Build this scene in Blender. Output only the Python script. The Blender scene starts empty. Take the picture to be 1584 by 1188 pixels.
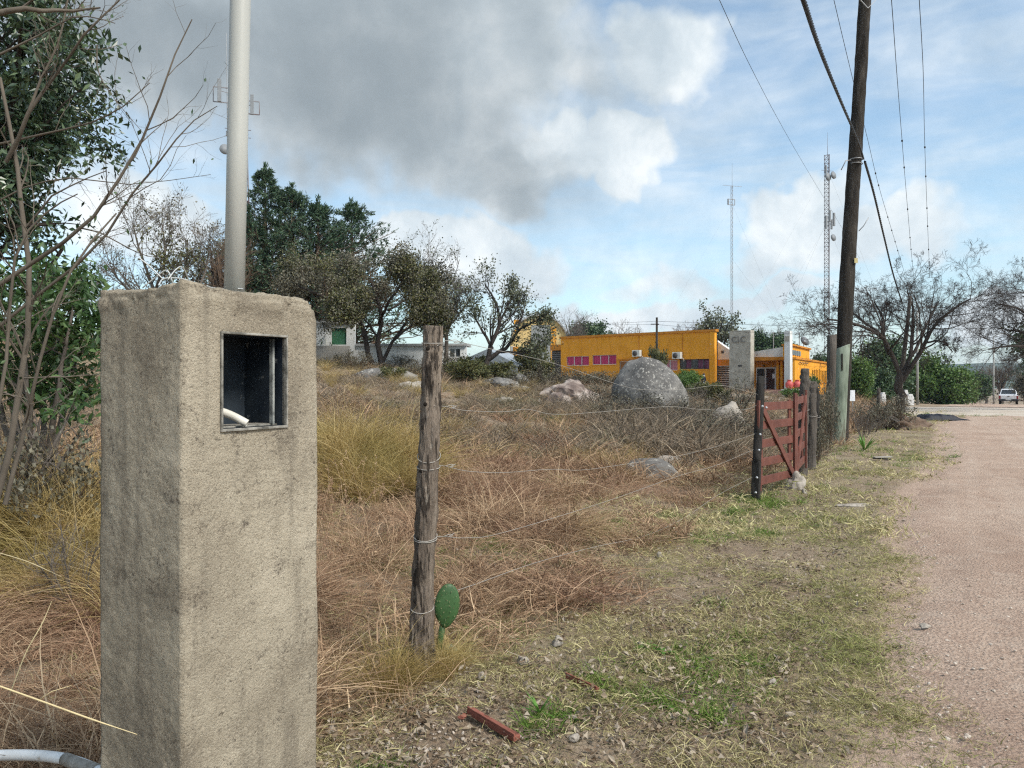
import bpy, bmesh, math, random
import numpy as np
from mathutils import Vector, Matrix

# ------------------------------------------------------------------ camera, sky, sun, exposure
SC = bpy.context.scene
COL = SC.collection
FPX, CX, HZ, EYE = 1190.0, 792.0, 590.0, 1.5      # focal length and horizon of the photograph (1584 px wide)
cam_d = bpy.data.cameras.new('camera')
cam = bpy.data.objects.new('camera', cam_d)
COL.objects.link(cam)
cam.location = (0, 0, EYE)
cam.rotation_euler = (math.radians(90), 0, 0)
cam_d.sensor_width = 36
cam_d.lens = 36 * FPX / 1584
cam_d.shift_y = -4 / 1584
cam_d.clip_start = 0.05
cam_d.clip_end = 6000
SC.camera = cam
SC.view_settings.view_transform = 'Standard'
SC.view_settings.look = 'None'
SC.view_settings.gamma = 1
SC.view_settings.exposure = 0.62
SC.view_settings.use_curve_mapping = False
SC.render.film_transparent = False
SC.cycles.max_bounces = 4
SC.cycles.diffuse_bounces = 2
SC.cycles.glossy_bounces = 2
SC.cycles.transmission_bounces = 3
SC.cycles.transparent_max_bounces = 4
SC.cycles.adaptive_threshold = 0.025
SC.cycles.use_denoising = False
SC.cycles.filter_width = 1.25
SC.cycles.caustics_reflective = False
SC.cycles.caustics_refractive = False

SUN_H = (0.76, -0.65)                 # the sun stands behind the viewer's right shoulder
SUN_EL = math.radians(46)
sl = bpy.data.lights.new('sun', 'SUN')
sl.energy = 3.0
sl.angle = math.radians(15)
sl.color = (1.0, 0.95, 0.87)
sun = bpy.data.objects.new('sun', sl)
COL.objects.link(sun)
sun.location = (30, -20, 60)
_sd = Vector((SUN_H[0] * math.cos(SUN_EL), SUN_H[1] * math.cos(SUN_EL), math.sin(SUN_EL)))
sun.rotation_euler = _sd.to_track_quat('Z', 'Y').to_euler()


class NT:
    """Small helper round a node tree."""
    def __init__(self, tree):
        self.t = tree
        tree.nodes.clear()
    def n(self, kind, ins=None, **props):
        nd = self.t.nodes.new(kind)
        for k, v in props.items():
            setattr(nd, k, v)
        for k, v in (ins or {}).items():
            s = nd.inputs[k]
            if isinstance(v, bpy.types.NodeSocket):
                self.t.links.new(v, s)
            else:
                s.default_value = v
        return nd
    def math(self, op, a, b=0.0, c=None, clamp=False):
        nd = self.t.nodes.new('ShaderNodeMath')
        nd.operation = op
        nd.use_clamp = clamp
        for i, v in enumerate((a, b, c)):
            if v is None:
                continue
            if isinstance(v, bpy.types.NodeSocket):
                self.t.links.new(v, nd.inputs[i])
            else:
                nd.inputs[i].default_value = v
        return nd.outputs[0]
    def maprange(self, v, a, b, c=0.0, d=1.0, smooth=True):
        nd = self.n('ShaderNodeMapRange', {'Value': v, 'From Min': a, 'From Max': b, 'To Min': c, 'To Max': d})
        nd.interpolation_type = 'SMOOTHSTEP' if smooth else 'LINEAR'
        return nd.outputs['Result']
    def noise(self, vec, scale, detail=4.0, rough=0.55, dist=0.0):
        return self.n('ShaderNodeTexNoise', {'Vector': vec, 'Scale': scale, 'Detail': detail, 'Roughness': rough, 'Distortion': dist})
    def mix(self, f, a, b, blend='MIX'):
        nd = self.t.nodes.new('ShaderNodeMix')
        nd.data_type = 'RGBA'
        nd.blend_type = blend
        for s, v in ((nd.inputs[0], f), (nd.inputs[6], a), (nd.inputs[7], b)):
            if isinstance(v, bpy.types.NodeSocket):
                self.t.links.new(v, s)
            else:
                s.default_value = v if not isinstance(v, tuple) or len(v) == 4 else (*v, 1)
        return nd.outputs[2]
    def ramp(self, fac, stops):
        nd = self.t.nodes.new('ShaderNodeValToRGB')
        el = nd.color_ramp.elements
        while len(el) < len(stops):
            el.new(0.5)
        for e, (p, c) in zip(el, stops):
            e.position = p
            e.color = (*c, 1)
        self.t.links.new(fac, nd.inputs[0])
        return nd.outputs[0]


# ---- sky: clear Nishita blue behind clouds laid out by compass bearing and height
world = bpy.data.worlds.new('World')
SC.world = world
world.use_nodes = True
w = NT(world.node_tree)
sky = w.n('ShaderNodeTexSky', sky_type='NISHITA', sun_disc=False)
sky.sun_elevation = SUN_EL
sky.sun_rotation = math.atan2(SUN_H[0], SUN_H[1])
sky.altitude = 500
sky.air_density = 1.0
sky.dust_density = 1.2
sky.ozone_density = 0.4
geo = w.n('ShaderNodeTexCoord').outputs['Generated']
nz1 = w.noise(geo, 5.0, 4, 0.55)
nz2 = w.noise(geo, 13.0, 4, 0.55)
sep = w.n('ShaderNodeSeparateXYZ', {0: geo})
az = w.math('ARCTAN2', sep.outputs[0], sep.outputs[1])
el = w.math('ARCSINE', sep.outputs[2])
wsep = w.n('ShaderNodeSeparateColor', {0: nz1.outputs['Color']})
wsep2 = w.n('ShaderNodeSeparateColor', {0: nz2.outputs['Color']})
def warp(x, a, b, k1, k2):
    return w.math('ADD', x, w.math('ADD', w.math('MULTIPLY', w.math('SUBTRACT', a, 0.5), k1), w.math('MULTIPLY', w.math('SUBTRACT', b, 0.5), k2)))
azw = warp(az, wsep.outputs[0], wsep2.outputs[0], 0.20, 0.07)
elw = warp(el, wsep.outputs[1], wsep2.outputs[1], 0.16, 0.06)
def blob(px, py, rx, ry, hard=0.35, tilt=0.0, amp=1.0):
    a0 = math.atan((px - CX) / FPX)
    e0 = math.atan((HZ - py) / FPX * math.cos(a0))
    k = math.cos(a0) ** 2 / FPX
    da = w.math('SUBTRACT', azw, a0)
    de = w.math('SUBTRACT', elw, e0)
    if tilt:
        c, s = math.cos(tilt), math.sin(tilt)
        da, de = (w.math('ADD', w.math('MULTIPLY', da, c), w.math('MULTIPLY', de, s)),
                  w.math('SUBTRACT', w.math('MULTIPLY', de, c), w.math('MULTIPLY', da, s)))
    xa = w.math('DIVIDE', da, rx * k)
    xe = w.math('DIVIDE', de, ry * k)
    d = w.math('SQRT', w.math('ADD', w.math('MULTIPLY', xa, xa), w.math('MULTIPLY', xe, xe)))
    return w.maprange(d, hard, 1.25, amp, 0.0)
def biggest(lst):
    r = lst[0]
    for x in lst[1:]:
        r = w.math('MAXIMUM', r, x)
    return r
grey = biggest([blob(600, 120, 400, 215, 0.4), blob(770, 275, 190, 105, 0.2), blob(250, 60, 400, 150, 0.3), blob(360, -420, 1100, 400, 0.6),
                blob(820, 60, 190, 170, 0.2), blob(930, 110, 200, 190, 0.0, 0, 0.75)])
white = biggest([blob(760, 400, 190, 62), blob(640, 385, 120, 45), blob(960, 485, 190, 42), blob(190, 320, 240, 85, 0.2),
                 blob(1215, 318, 125, 62), blob(1290, 375, 230, 70, 0.3), blob(1050, 80, 120, 110, 0.3), blob(960, 240, 78, 72, 0.45),
                 blob(865, 240, 80, 66, 0.3), blob(1190, 455, 170, 42, 0.2), blob(1030, 425, 130, 36, 0.1, 0, 0.75),
                 blob(1520, 480, 130, 42, 0.2), blob(520, 392, 220, 34, 0.1, 0, 0.7),
                 blob(-900, 330, 500, 170), blob(2600, 300, 600, 170), blob(-2400, 250, 700, 240)])
fb = w.noise(geo, 7.0, 5, 0.6).outputs['Fac']
low = w.noise(geo, 3.6, 2, 0.5).outputs['Fac']
cov_in = w.math('ADD', w.math('MULTIPLY', biggest([grey, white]), 0.95), w.math('MULTIPLY', w.math('SUBTRACT', fb, 0.5), 0.75))
cov = w.maprange(cov_in, 0.10, 0.80, 0.0, 1.0)
cirvec = w.n('ShaderNodeMapping', {'Vector': geo, 'Rotation': (0.0, 0.6, 0.3), 'Scale': (2.0, 3.0, 11.0)}).outputs[0]
cirrus = w.maprange(w.noise(cirvec, 1.6, 4, 0.6, 0.3).outputs['Fac'], 0.26, 0.74, 0.14, 0.74)
cov = w.math('MAXIMUM', cov, cirrus)
# veil of bright haze low over the horizon
veil = w.maprange(el, 0.0, 0.15, 0.60, 0.0)
cov = w.math('MAXIMUM', cov, veil)
puff = w.noise(geo, 11.0, 5, 0.58, 0.2).outputs['Fac']
dark = w.math('MULTIPLY', grey, w.maprange(w.math('ADD', w.math('MULTIPLY', puff, 0.30), low), 0.45, 0.95, 1.0, 0.55))
dark = w.math('MULTIPLY', dark, w.math('SUBTRACT', 1.0, w.math('MULTIPLY', white, 0.75)), clamp=True)
wcol = w.ramp(puff, [(0.30, (0.40, 0.465, 0.515)), (0.47, (0.50, 0.56, 0.60)), (0.66, (0.67, 0.705, 0.72))])
ccol = w.mix(dark, wcol, (0.205, 0.240, 0.265, 1))
tint = w.mix(1.0, sky.outputs[0], (0.86, 1.0, 0.98, 1), 'MULTIPLY')
bg1 = w.n('ShaderNodeBackground', {'Color': tint, 'Strength': 0.135})
bg2 = w.n('ShaderNodeBackground', {'Color': ccol, 'Strength': 1.0})
mx = w.n('ShaderNodeMixShader', {0: cov, 1: bg1.outputs[0], 2: bg2.outputs[0]})
w.n('ShaderNodeOutputWorld', {0: mx.outputs[0]})
world.cycles.sampling_method = 'MANUAL'
world.cycles.sample_map_resolution = 512


# ------------------------------------------------------------------ numpy helpers
def _hash(ix, iy, iz):
    h = (ix * 374761393 + iy * 668265263 + iz * 2147483647 + 1442695041) & 0xFFFFFFFF
    h = ((h ^ (h >> 13)) * 1274126177) & 0xFFFFFFFF
    h = ((h ^ (h >> 16)) * 2246822519) & 0xFFFFFFFF
    return ((h ^ (h >> 15)) & 0xFFFF) / 32767.5 - 1.0
def vnoise(p):
    p = np.asarray(p, float)
    i = np.floor(p).astype(np.int64)
    f = p - i
    f = f * f * (3 - 2 * f)
    out = 0
    for dx in (0, 1):
        for dy in (0, 1):
            for dz in (0, 1):
                wgt = (f[:, 0] if dx else 1 - f[:, 0]) * (f[:, 1] if dy else 1 - f[:, 1]) * (f[:, 2] if dz else 1 - f[:, 2])
                out = out + wgt * _hash(i[:, 0] + dx, i[:, 1] + dy, i[:, 2] + dz)
    return out
def fbm(p, octaves=4, gain=0.5):
    p = np.asarray(p, float)
    out, a = 0, 1.0
    for k in range(octaves):
        out = out + a * vnoise(p + 17.3 * k)
        p = p * 2.03
        a *= gain
    return out
def n2(x, y, s, octaves=3, z=0.0):
    x = np.asarray(x, float); y = np.asarray(y, float)
    sh = np.broadcast(x, y).shape
    xx = np.broadcast_to(x, sh).ravel(); yy = np.broadcast_to(y, sh).ravel()
    return fbm(np.stack([xx * s, yy * s, np.full(xx.shape, z)], 1), octaves).reshape(sh)
def sst(a, b, x):
    t = np.clip((np.asarray(x, float) - a) / (b - a), 0, 1)
    return t * t * (3 - 2 * t)
def unit(v):
    return v / np.maximum(np.linalg.norm(v, axis=-1, keepdims=True), 1e-9)


# ------------------------------------------------------------------ the lie of the land
TH = math.radians(29.5)                                   # the road runs 29.5 degrees to the right of the view
ST, CT = math.sin(TH), math.cos(TH)
def su(x, y):                                             # along the road, and to the left of its edge
    return x * ST + y * CT, -x * CT + y * ST
def xy(s, u):
    return s * ST - u * CT, s * CT + u * ST
def H(x, y):
    x = np.asarray(x, float); y = np.asarray(y, float)
    s, u = su(x, y)
    rise = np.where(u > 3, (u - 3), 0)
    rise = np.where(rise > 40, 40 + (rise - 40) * 0.3, rise)
    rise = rise * rise / (rise + 1.2)
    z = 0.1 * rise * (1 - 0.5 * sst(34, 68, s)) * sst(-60, -5, s + 0 * u)
    z = np.where(z > 7, 7 + (z - 7) * 0.1, z)
    z = z - 0.021 * np.maximum(s - 50, 0) * sst(12, 0, u) * (1 - sst(130, 400, s)) - 9 * sst(110, 300, s) * sst(30, -10, u)
    r = np.sqrt(x * x + y * y)
    fade = np.exp(-r / 60)
    z = z + (0.05 * n2(x, y, 0.6) + 0.018 * n2(x, y, 2.3, 2, 3.0)) * sst(-0.1, 1.6, u) * fade
    z = z + 0.22 * n2(x, y, 0.16, 2, 9.0) * sst(4, 14, u) * sst(400, 100, r)
    return z
def h1(x, y):
    return float(H(np.array([x]), np.array([y]))[0])
def P(px, py, d):
    return Vector(((px - CX) / FPX * d, d, EYE + (HZ - py) / FPX * d))
def G(px, d, dz=0.0):
    x = (px - CX) / FPX * d
    return Vector((x, d, h1(x, d) + dz))


# ------------------------------------------------------------------ objects and meshes
def tag(o, label=None, cat=None, group=None, kind=None):
    if label: o['label'] = label
    if cat: o['category'] = cat
    if group: o['group'] = group
    if kind: o['kind'] = kind
    return o
def thing(name, label, cat, loc=(0, 0, 0), rz=0.0, group=None, scale=1.0):
    o = bpy.data.objects.new(name, None)
    COL.objects.link(o)
    o.location = loc
    o.rotation_euler = (0, 0, rz)
    o.scale = (scale,) * 3 if isinstance(scale, (int, float)) else scale
    o.empty_display_size = 0.2
    return tag(o, label, cat, group)
def link(name, mesh, mat=None, parent=None):
    if mat is not None and not mesh.materials:
        mesh.materials.append(mat)
    o = bpy.data.objects.new(name, mesh)
    COL.objects.link(o)
    o.parent = parent
    return o
def mesh_np(name, V, F, mat=None, smooth=False, attr=None):
    """A mesh from numpy arrays; F is an array of quads or triangles, or a list of such arrays."""
    V = np.asarray(V, float)
    Fs = [np.asarray(f) for f in (F if isinstance(F, list) else [F]) if len(f)]
    m = bpy.data.meshes.new(name)
    m.vertices.add(len(V))
    m.vertices.foreach_set('co', V.astype(np.float32).ravel())
    loops = np.concatenate([f.ravel() for f in Fs]).astype(np.int32)
    sizes = np.concatenate([np.full(len(f), f.shape[1]) for f in Fs]).astype(np.int32)
    m.loops.add(len(loops))
    m.loops.foreach_set('vertex_index', loops)
    m.polygons.add(len(sizes))
    m.polygons.foreach_set('loop_start', np.concatenate([[0], np.cumsum(sizes)[:-1]]).astype(np.int32))
    m.polygons.foreach_set('use_smooth', np.full(len(sizes), smooth))
    m.update(calc_edges=True)
    m.validate()
    if attr:
        for k, v in attr.items():
            a = m.attributes.new(k, 'FLOAT', 'POINT')
            a.data.foreach_set('value', np.asarray(v, np.float32))
    if mat is not None:
        m.materials.append(mat)
    return m
class MB:
    """Collects boxes, tubes and polygons for one mesh."""
    def __init__(self):
        self.v, self.f = [], []
    def add(self, vs, fs):
        k = len(self.v)
        self.v += [tuple(p) for p in vs]
        self.f += [tuple(i + k for i in q) for q in fs]
        return self
    def box(self, x0, y0, z0, x1, y1, z1, M=None):
        vs = [(x, y, z) for z in (z0, z1) for y in (y0, y1) for x in (x0, x1)]
        if M is not None:
            vs = [M @ Vector(p) for p in vs]
        return self.add(vs, [(0, 2, 3, 1), (4, 5, 7, 6), (0, 1, 5, 4), (2, 6, 7, 3), (0, 4, 6, 2), (1, 3, 7, 5)])
    def prism(self, poly, y0, y1, M=None):
        """poly in x,z extruded along y"""
        n = len(poly)
        vs = [(x, y0, z) for x, z in poly] + [(x, y1, z) for x, z in poly]
        if M is not None:
            vs = [M @ Vector(p) for p in vs]
        return self.add(vs, [tuple(range(n))[::-1], tuple(range(n, 2 * n))] + [(i, (i + 1) % n, n + (i + 1) % n, n + i) for i in range(n)][::1])
    def beam(self, a, b, wd, ht, upv=(0, 0, 1)):
        a, b = Vector(a), Vector(b)
        t = (b - a).normalized()
        s = t.cross(Vector(upv))
        if s.length < 1e-4:
            s = t.cross(Vector((0, 1, 0)))
        s.normalize()
        q = s.cross(t)
        vs = [p + s * (i * wd / 2) + q * (j * ht / 2) for p in (a, b) for i, j in ((-1, -1), (1, -1), (1, 1), (-1, 1))]
        return self.add(vs, [(3, 2, 1, 0), (4, 5, 6, 7), (0, 1, 5, 4), (1, 2, 6, 5), (2, 3, 7, 6), (3, 0, 4, 7)])
    def tube(self, pts, r, sides=8, cap=True):
        pts = [Vector(p) for p in pts]
        n = len(pts)
        rad = [r] * n if isinstance(r, (int, float)) else r
        k = len(self.v)
        q = None
        for i, p in enumerate(pts):
            t = (pts[min(i + 1, n - 1)] - pts[max(i - 1, 0)]).normalized()
            if q is None:
                q = t.cross(Vector((0.31, 0.27, 0.91)))
                if q.length < 1e-3:
                    q = t.cross(Vector((1, 0, 0)))
            q = (q - t * q.dot(t)).normalized()
            b = t.cross(q)
            for j in range(sides):
                a = 2 * math.pi * j / sides
                self.v.append(tuple(p + q * (math.cos(a) * rad[i]) + b * (math.sin(a) * rad[i])))
        for i in range(n - 1):
            for j in range(sides):
                a0, a1 = k + i * sides + j, k + i * sides + (j + 1) % sides
                self.f.append((a0, a1, a1 + sides, a0 + sides))
        if cap:
            self.f.append(tuple(k + j for j in range(sides))[::-1])
            self.f.append(tuple(k + (n - 1) * sides + j for j in range(sides)))
        return self
    def lathe(self, prof, sides=16, c=(0, 0, 0)):
        k = len(self.v)
        for r, z in prof:
            for j in range(sides):
                a = 2 * math.pi * j / sides
                self.v.append((c[0] + r * math.cos(a), c[1] + r * math.sin(a), c[2] + z))
        for i in range(len(prof) - 1):
            for j in range(sides):
                a0, a1 = k + i * sides + j, k + i * sides + (j + 1) % sides
                self.f.append((a0, a1, a1 + sides, a0 + sides))
        self.f.append(tuple(k + j for j in range(sides))[::-1])
        self.f.append(tuple(k + (len(prof) - 1) * sides + j for j in range(sides)))
        return self
    def mesh(self, name, mat=None, smooth=False, bevel=0.0):
        m = bpy.data.meshes.new(name)
        m.from_pydata(self.v, [], self.f)
        bm = bmesh.new()
        bm.from_mesh(m)
        bmesh.ops.recalc_face_normals(bm, faces=bm.faces)
        if bevel:
            bmesh.ops.bevel(bm, geom=[e for e in bm.edges if e.calc_face_angle(0) > 0.6], offset=bevel, segments=2, profile=0.5, affect='EDGES')
        for f in bm.faces:
            f.smooth = smooth
        bm.to_mesh(m)
        bm.free()
        if mat is not None:
            m.materials.append(mat)
        return m
    def build(self, name, mat=None, parent=None, smooth=False, bevel=0.0):
        return link(name, self.mesh(name, mat, smooth, bevel), None, parent)

def tubes_np(Pts, R, sides=4):
    """Many polylines of equal length (B,K,3) with radii (B,K) -> vertices and quads."""
    B, K, _ = Pts.shape
    t = np.empty_like(Pts)
    t[:, 1:-1] = Pts[:, 2:] - Pts[:, :-2]
    t[:, 0] = Pts[:, 1] - Pts[:, 0]
    t[:, -1] = Pts[:, -1] - Pts[:, -2]
    t = unit(t)
    ref = np.cross(unit(Pts[:, -1] - Pts[:, 0]), np.array([0.37, 0.61, 0.70]))
    ref = unit(ref + 1e-6)[:, None, :]
    q = unit(ref - t * (ref * t).sum(-1, keepdims=True))
    b = np.cross(t, q)
    a = 2 * np.pi * np.arange(sides) / sides
    V = Pts[:, :, None, :] + R[:, :, None, None] * (q[:, :, None, :] * np.cos(a)[None, None, :, None] + b[:, :, None, :] * np.sin(a)[None, None, :, None])
    idx = np.arange(B * K * sides).reshape(B, K, sides)
    a0 = idx[:, :-1]; a1 = np.roll(idx, -1, 2)[:, :-1]; b0 = idx[:, 1:]; b1 = np.roll(idx, -1, 2)[:, 1:]
    return V.reshape(-1, 3), np.stack([a0, a1, b1, b0], -1).reshape(-1, 4)
def join_np(parts):
    Vs, Fs, k = [], [], 0
    for V, F in parts:
        Vs.append(V); Fs.append(F + k); k += len(V)
    return np.concatenate(Vs), np.concatenate(Fs)
def resample(ctrl, K):
    """Catmull-Rom through control points, K points."""
    c = np.asarray(ctrl, float)
    c = np.vstack([2 * c[0] - c[1], c, 2 * c[-1] - c[-2]])
    n = len(c) - 3
    out = []
    for t in np.linspace(0, n - 1e-6, K):
        i = int(t); f = t - i
        p0, p1, p2, p3 = c[i:i + 4]
        out.append(0.5 * ((2 * p1) + (-p0 + p2) * f + (2 * p0 - 5 * p1 + 4 * p2 - p3) * f * f + (-p0 + 3 * p1 - 3 * p2 + p3) * f ** 3))
    return np.array(out)
def grow(Pts, R, rng, n, t0=0.3, t1=1.0, ln=0.55, ang=(30, 60), rr=0.6, wander=0.18, up=0.0, K=5, tip=0.35, lmin=0.0, tail=True):
    """Children of every branch: (B,K,3),(B,K) -> (C,K,3),(C,K)."""
    B, K0, _ = Pts.shape
    plen = np.linalg.norm(np.diff(Pts, axis=1), axis=2).sum(1)
    par = np.repeat(np.arange(B), n)
    C = len(par)
    t = rng.uniform(t0, t1, C)
    if tail:
        t[::n] = rng.uniform(0.92, 1.0, len(t[::n]))
    f = t * (K0 - 1)
    i = np.minimum(f.astype(int), K0 - 2)
    fr = (f - i)[:, None]
    start = Pts[par, i] * (1 - fr) + Pts[par, i + 1] * fr
    r0 = (R[par, i] * (1 - fr[:, 0]) + R[par, i + 1] * fr[:, 0]) * rr
    tan = unit(Pts[par, i + 1] - Pts[par, i])
    perp = rng.normal(size=(C, 3))
    perp = unit(perp - tan * (perp * tan).sum(1, keepdims=True))
    a = np.radians(rng.uniform(ang[0], ang[1], C))[:, None]
    d = unit(tan * np.cos(a) + perp * np.sin(a) + np.array([0, 0, up]))
    L = np.maximum(plen[par] * ln * rng.uniform(0.55, 1.25, C) * (1.15 - 0.5 * t), lmin)
    out = np.empty((C, K, 3))
    out[:, 0] = start
    for k in range(1, K):
        out[:, k] = out[:, k - 1] + d * (L / (K - 1))[:, None]
        d = unit(d + rng.normal(size=(C, 3)) * wander + np.array([0, 0, up * 0.5]))
    rad = r0[:, None] * np.linspace(1, tip, K)[None, :]
    return out, rad
def leaves_np(pos, rng, L=0.08, W=0.035, droop=0.0, dirs=None, fold=0.25, vary=0.35):
    """Leaf-shaped folded quads at the given points."""
    n = len(pos)
    d = rng.normal(size=(n, 3))
    if dirs is not None:
        d = unit(d) * 0.8 + dirs
    d[:, 2] -= droop
    d = unit(d)
    s = rng.normal(size=(n, 3))
    s = unit(s - d * (s * d).sum(1, keepdims=True))
    nn = np.cross(d, s)
    l = (L * rng.uniform(1 - vary, 1 + vary, n))[:, None]
    wd = (W * rng.uniform(1 - vary, 1 + vary, n))[:, None]
    V = np.stack([pos, pos + d * l * 0.45 + s * wd + nn * wd * fold, pos + d * l, pos + d * l * 0.45 - s * wd + nn * wd * fold], 1)
    return V.reshape(-1, 3), np.arange(4 * n).reshape(n, 4)
def copy_tree(o, parent=None):
    c = o.copy()
    COL.objects.link(c)
    c.parent = parent
    for ch in [x for x in COL.objects if x.parent == o]:
        copy_tree(ch, c)
    return c


# ------------------------------------------------------------------ materials
def new_mat(name):
    m = bpy.data.materials.new(name)
    m.use_nodes = True
    return m, NT(m.node_tree)
def coords(t, kind):
    if kind == 'world':
        return t.n('ShaderNodeNewGeometry').outputs['Position']
    return t.n('ShaderNodeTexCoord').outputs['Object']
def finish(t, col, rough=0.8, bump=None, bump_d=0.01, bump_s=0.6, spec=0.3, metal=0.0, transl=0.0):
    b = t.n('ShaderNodeBsdfPrincipled', {'Roughness': rough, 'Metallic': metal, 'Specular IOR Level': spec})
    if isinstance(col, bpy.types.NodeSocket):
        t.t.links.new(col, b.inputs['Base Color'])
    else:
        b.inputs['Base Color'].default_value = (*col, 1)
    if bump is not None:
        bp = t.n('ShaderNodeBump', {'Height': bump, 'Distance': bump_d, 'Strength': bump_s})
        t.t.links.new(bp.outputs[0], b.inputs['Normal'])
    out = b.outputs[0]
    if transl:
        tr = t.n('ShaderNodeBsdfTranslucent')
        if isinstance(col, bpy.types.NodeSocket):
            t.t.links.new(col, tr.inputs[0])
        else:
            tr.inputs[0].default_value = (*col, 1)
        out = t.n('ShaderNodeMixShader', {0: transl, 1: out, 2: tr.outputs[0]}).outputs[0]
    t.n('ShaderNodeOutputMaterial', {0: out})
def surf(name, stops, scale=4.0, rough=0.85, space='object', bump=0.01, bscale=None, detail=6, spec=0.25, speck=None, stretch=None, metal=0.0, bstr=0.6, dist=0.0):
    """A surface with a noise colour ramp, optional specks (colour, scale, threshold) and fine relief."""
    m, t = new_mat(name)
    c = coords(t, space)
    if stretch:
        c = t.n('ShaderNodeMapping', {'Vector': c, 'Scale': stretch}).outputs[0]
    nf = t.noise(c, scale, detail, 0.6, dist).outputs['Fac']
    col = t.ramp(nf, stops)
    for sp in (speck or []):
        f = t.maprange(t.noise(c, sp[1], 5, 0.65).outputs['Fac'], sp[2], sp[2] + sp[3], 0.0, sp[4])
        col = t.mix(f, col, (*sp[0], 1))
    bn = t.noise(c, bscale or scale * 6, 6, 0.65).outputs['Fac']
    finish(t, col, rough, bn if bump else None, bump, bstr, spec, metal)
    return m
def flat(name, col, rough=0.6, spec=0.4, metal=0.0, vary=0.12, scale=6.0, bump=0.0, bscale=40.0):
    lo = tuple(c * (1 - vary) for c in col); hi = tuple(min(1, c * (1 + vary)) for c in col)
    return surf(name, [(0.3, lo), (0.7, hi)], scale, rough, 'object', bump, bscale, 4, spec, metal=metal)
def leaf_mat(name, stops, rough=0.5, spec=0.35, transl=0.25, patch=None):
    """Leaves: colour from each leaf's own random number."""
    m, t = new_mat(name)
    r = t.n('ShaderNodeNewGeometry').outputs['Random Per Island']
    col = t.ramp(r, stops)
    if patch:
        c = coords(t, 'world')
        f = t.maprange(t.noise(c, patch[1], 3, 0.5).outputs['Fac'], 0.45, 0.62, 0.0, patch[2])
        col = t.mix(f, col, (*patch[0], 1))
    finish(t, col, rough, spec=spec, transl=transl)
    return m
def blade_mat(name, stops, patches=(), rough=0.6, transl=0.2):
    """Grass: colour from the number stored on each blade, shifted by patches of the field."""
    m, t = new_mat(name)
    a = t.n('ShaderNodeAttribute', attribute_name='shade').outputs['Fac']
    rnd = t.n('ShaderNodeObjectInfo').outputs['Random']
    f = t.math('ADD', t.math('MULTIPLY', a, 0.72), t.math('MULTIPLY', rnd, 0.28))
    col = t.ramp(f, stops)
    for pc, ps, lo, hi, am in patches:
        k = t.maprange(t.noise(coords(t, 'world'), ps, 3, 0.5).outputs['Fac'], lo, hi, 0.0, am)
        col = t.mix(k, col, (*pc, 1))
    finish(t, col, rough, spec=0.2, transl=transl)
    return m

# ------------------------------------------------------------------ setting: ground, road, hills
def ground_material():
    m, t = new_mat('ground_soil')
    c = coords(t, 'world')
    n1 = t.noise(c, 0.9, 6, 0.6).outputs['Fac']
    col = t.ramp(n1, [(0.30, (0.20, 0.142, 0.10)), (0.50, (0.285, 0.215, 0.152)), (0.70, (0.37, 0.295, 0.215))])
    n2_ = t.noise(c, 26.0, 6, 0.7).outputs['Fac']
    col = t.mix(t.maprange(n2_, 0.48, 0.68, 0.0, 0.55), col, (0.30, 0.255, 0.18, 1))
    n3 = t.noise(c, 60.0, 4, 0.7).outputs['Fac']
    col = t.mix(t.maprange(n3, 0.55, 0.70, 0.0, 0.6), col, (0.075, 0.06, 0.042, 1))
    n4 = t.noise(c, 0.35, 4, 0.5).outputs['Fac']
    col = t.mix(t.maprange(n4, 0.50, 0.66, 0.0, 0.35), col, (0.17, 0.165, 0.08, 1))
    dirt = t.n('ShaderNodeAttribute', attribute_name='dirt').outputs['Fac']
    dn = t.math('ADD', dirt, t.math('MULTIPLY', t.math('SUBTRACT', t.noise(c, 5.5, 6, 0.7).outputs['Fac'], 0.5), 1.5))
    dcol = t.ramp(n2_, [(0.35, (0.33, 0.235, 0.178)), (0.6, (0.48, 0.36, 0.28))])
    col = t.mix(t.maprange(dn, 0.30, 0.75, 0.0, 0.95), col, dcol)
    h = t.math('ADD', t.math('MULTIPLY', n2_, 0.6), t.math('MULTIPLY', n3, 0.5))
    finish(t, col, 0.95, h, 0.05, 0.8, 0.1)
    return m
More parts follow.
